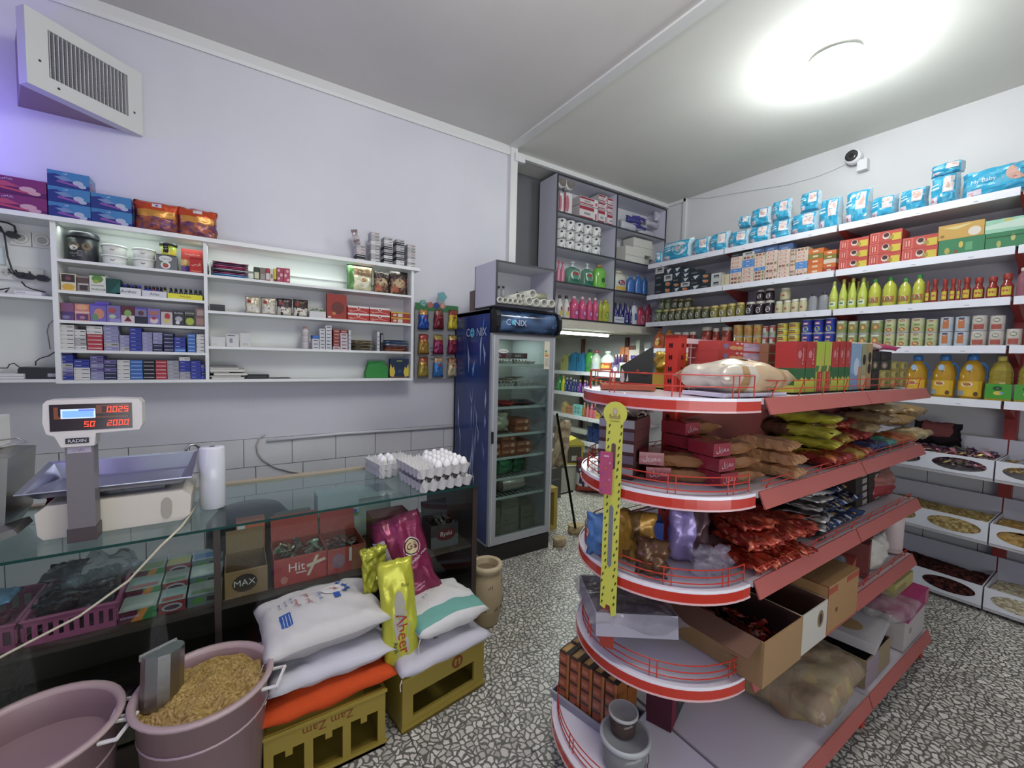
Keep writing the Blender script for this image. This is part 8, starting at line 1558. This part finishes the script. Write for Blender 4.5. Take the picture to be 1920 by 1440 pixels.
# base shelf
z = .1575
t = thing('grey_tray', 'long grey plastic tray under the pile of little orange boxes', 'tray', (1.245, 1.19, z+.001), -1.36); B().open_box(.34, .19, .035, .004, '8c8c98', '7c7c88').build('tray_body', 'plastic', t); B().box(-.175, -.10, .031, .175, -.095, .037, '9a9aa4').build('tray_rim', 'plastic', t)
ob2 = Proto(tag(packmesh(B(), .052, .075, .052, '4c3020', [('r', .05, .1, .75, .85, '9c4c34'), ('r', .78, 0, 1, 1, 'a8642c'), ('r', .1, .3, .6, .6, 'b0684c')], [('r', .1, .1, .6, .9, 'a8743c'), ('e', .4, .5, .2, .3, 'b8944c')], [('r', 0, 0, 1, 1, '8c5428')], topc='2c2420').build('gold_box', 'gloss'), None, 'box'))
for c_ in range(5):
    for r_ in range(2):
        for k in range(4 if not (c_ == 4 and r_ == 1) else 3):
            lx, ly = -.115+.056*c_, -.045+.08*r_; ca_, sa_ = math.cos(-1.36), math.sin(-1.36)
            ob2.put((1.245+lx*ca_-ly*sa_, 1.19+lx*sa_+ly*ca_, z+.012+.0525*k), -1.36, f'little orange box on the grey tray, {["outer", "inner"][r_]} row, {od(c_)} from the aisle, {od(k)} up', 'little orange boxes on the grey tray')
def clear_tub(x_, y_, zz, r, h, c, lid, label):
    t = thing('round_tub', label, 'tub', (x_, y_, zz)); B().lathe([(r*.86, 0, c), (r*.88, .004, c), (r, h*.85, c)], 28).build('tub_body', 'clear', t, True)
    B().lathe([(r*.84, .004, '4c4038'), (r*.86, .01, '4c4038'), (r*.9, h*.6, '5c5044'), (r*.3, h*.62, '5c5044')], 20).build('tub_contents', 'grain', t, True)
    B().lathe([(r*1.02, h*.84, lid), (r*1.05, h*.86, lid), (r*1.05, h*.96, lid), (r*.98, h*1.0, lid), (r*.93, h*.97, shade(lid, .6)), (r*.2, h*.97, shade(lid, .55))], 28).build('lid', 'plastic', t, True); return t
tx, ty = 1.155, .965
t = clear_tub(tx, ty, z+.001, .085, .115, '9ca0a0', 'a8acac', 'large round tub with a pale rim on the base shelf'); b = B(); 
for k in range(5): b.box(.0, -.006, .02, .001, .006, .05, '5c2c44'); T_ = Matrix.Rotation(-2.6+k*.45, 4, 'Z')@Matrix.Translation((.084, 0, .0)); b.v[-8:] = [tuple(T_@Vector(v)) for v in b.v[-8:]]
b.build('printed_marks', 'paper', t)
clear_tub(tx-.002, ty+.01, z+.119, .050, .075, '4c3a38', 'a8a8a4', 'small round tub of brown powder on the large round tub')
pk('dark_red_box', .24, .10, .14, '4c1c2c', (1.50, 1.04, z+.0005), .35, 'dark red and green box lying at the back of the round base shelf', 'box', None, [('r', 0, 0, .3, 1, '6c1c30'), ('r', .3, 0, 1, 1, '2c3434'), ('e', .6, .5, .2, .3, '3c4c44')])
b = B(); bagmesh(b, .50, .42, .22, lambda u, v, s: 'a08c64' if nz(u*4, v*4, 7) > -.1 else '94785c', 590, .03, 26, 22, .35, .02, lie=True)
o = thing('woven_bag', 'large dusty tan bag in clear film slumped on the base shelf', 'bag', (2.06, .82, z+.001), .05); b.build('bag_body', 'cloth', o, True)
b = B(); bagmesh(b, .51, .43, .235, 'a89c88', 591, .045, 18, 16, .35, .02, lie=True); b.build('film_wrapper', 'film', o, True)
t = gcarton('grey open carton lid leaning beside the tan bag', 2.34, 2.66, .63, .36, .13, '8c7a5c', '6c5c5c', [('r', 0, 0, .5, 1, '8c7c84')], zz=z)
pk('white_flat_box', .36, .40, .05, 'a8a4a4', (2.56, .84, z+.14), .12, 'flat white box with a tan oval window on the grey carton', 'box', None, (), [('e', .3, .3, .16, .14, '9c7c50'), ('r', .5, .5, .95, .9, '3c3030')])
poly_bag('clear_bag', .30, .26, .12, 'b4b0ac', (2.80, .72, z+.17), 0, 'crumpled clear plastic bag on the white flat box', 'bag', None, 595, 'film', True, .05)
pk('white_box', .34, .36, .16, 'b0a8a4', (2.99, .80, z+.0005), 0, 'white box at the far end of the base shelf', 'box', None, [('e', .3, .5, .06, .1, '8c8480')])
pk('magenta_box', .38, .38, .075, 'a02c64', (2.99, .80, z+.162), .03, 'flat magenta box with pale lettering', 'box', None, [('t', .16, .5, .5, 'cs', 'c890a8'), ('r', .8, 0, 1, 1, 'b0606c')])
pk('yellow_box', .30, .32, .07, 'a8a05c', (3.02, .84, z+.238), .0, 'pale yellow cake box topmost at the far end of the base shelf', 'box', None, [('r', .0, .1, .6, .6, '8c845c')], [('r', .1, .1, .9, .9, 'b0a838'), ('e', .4, .5, .2, .2, '7c6c34')], topc='b4b06c')
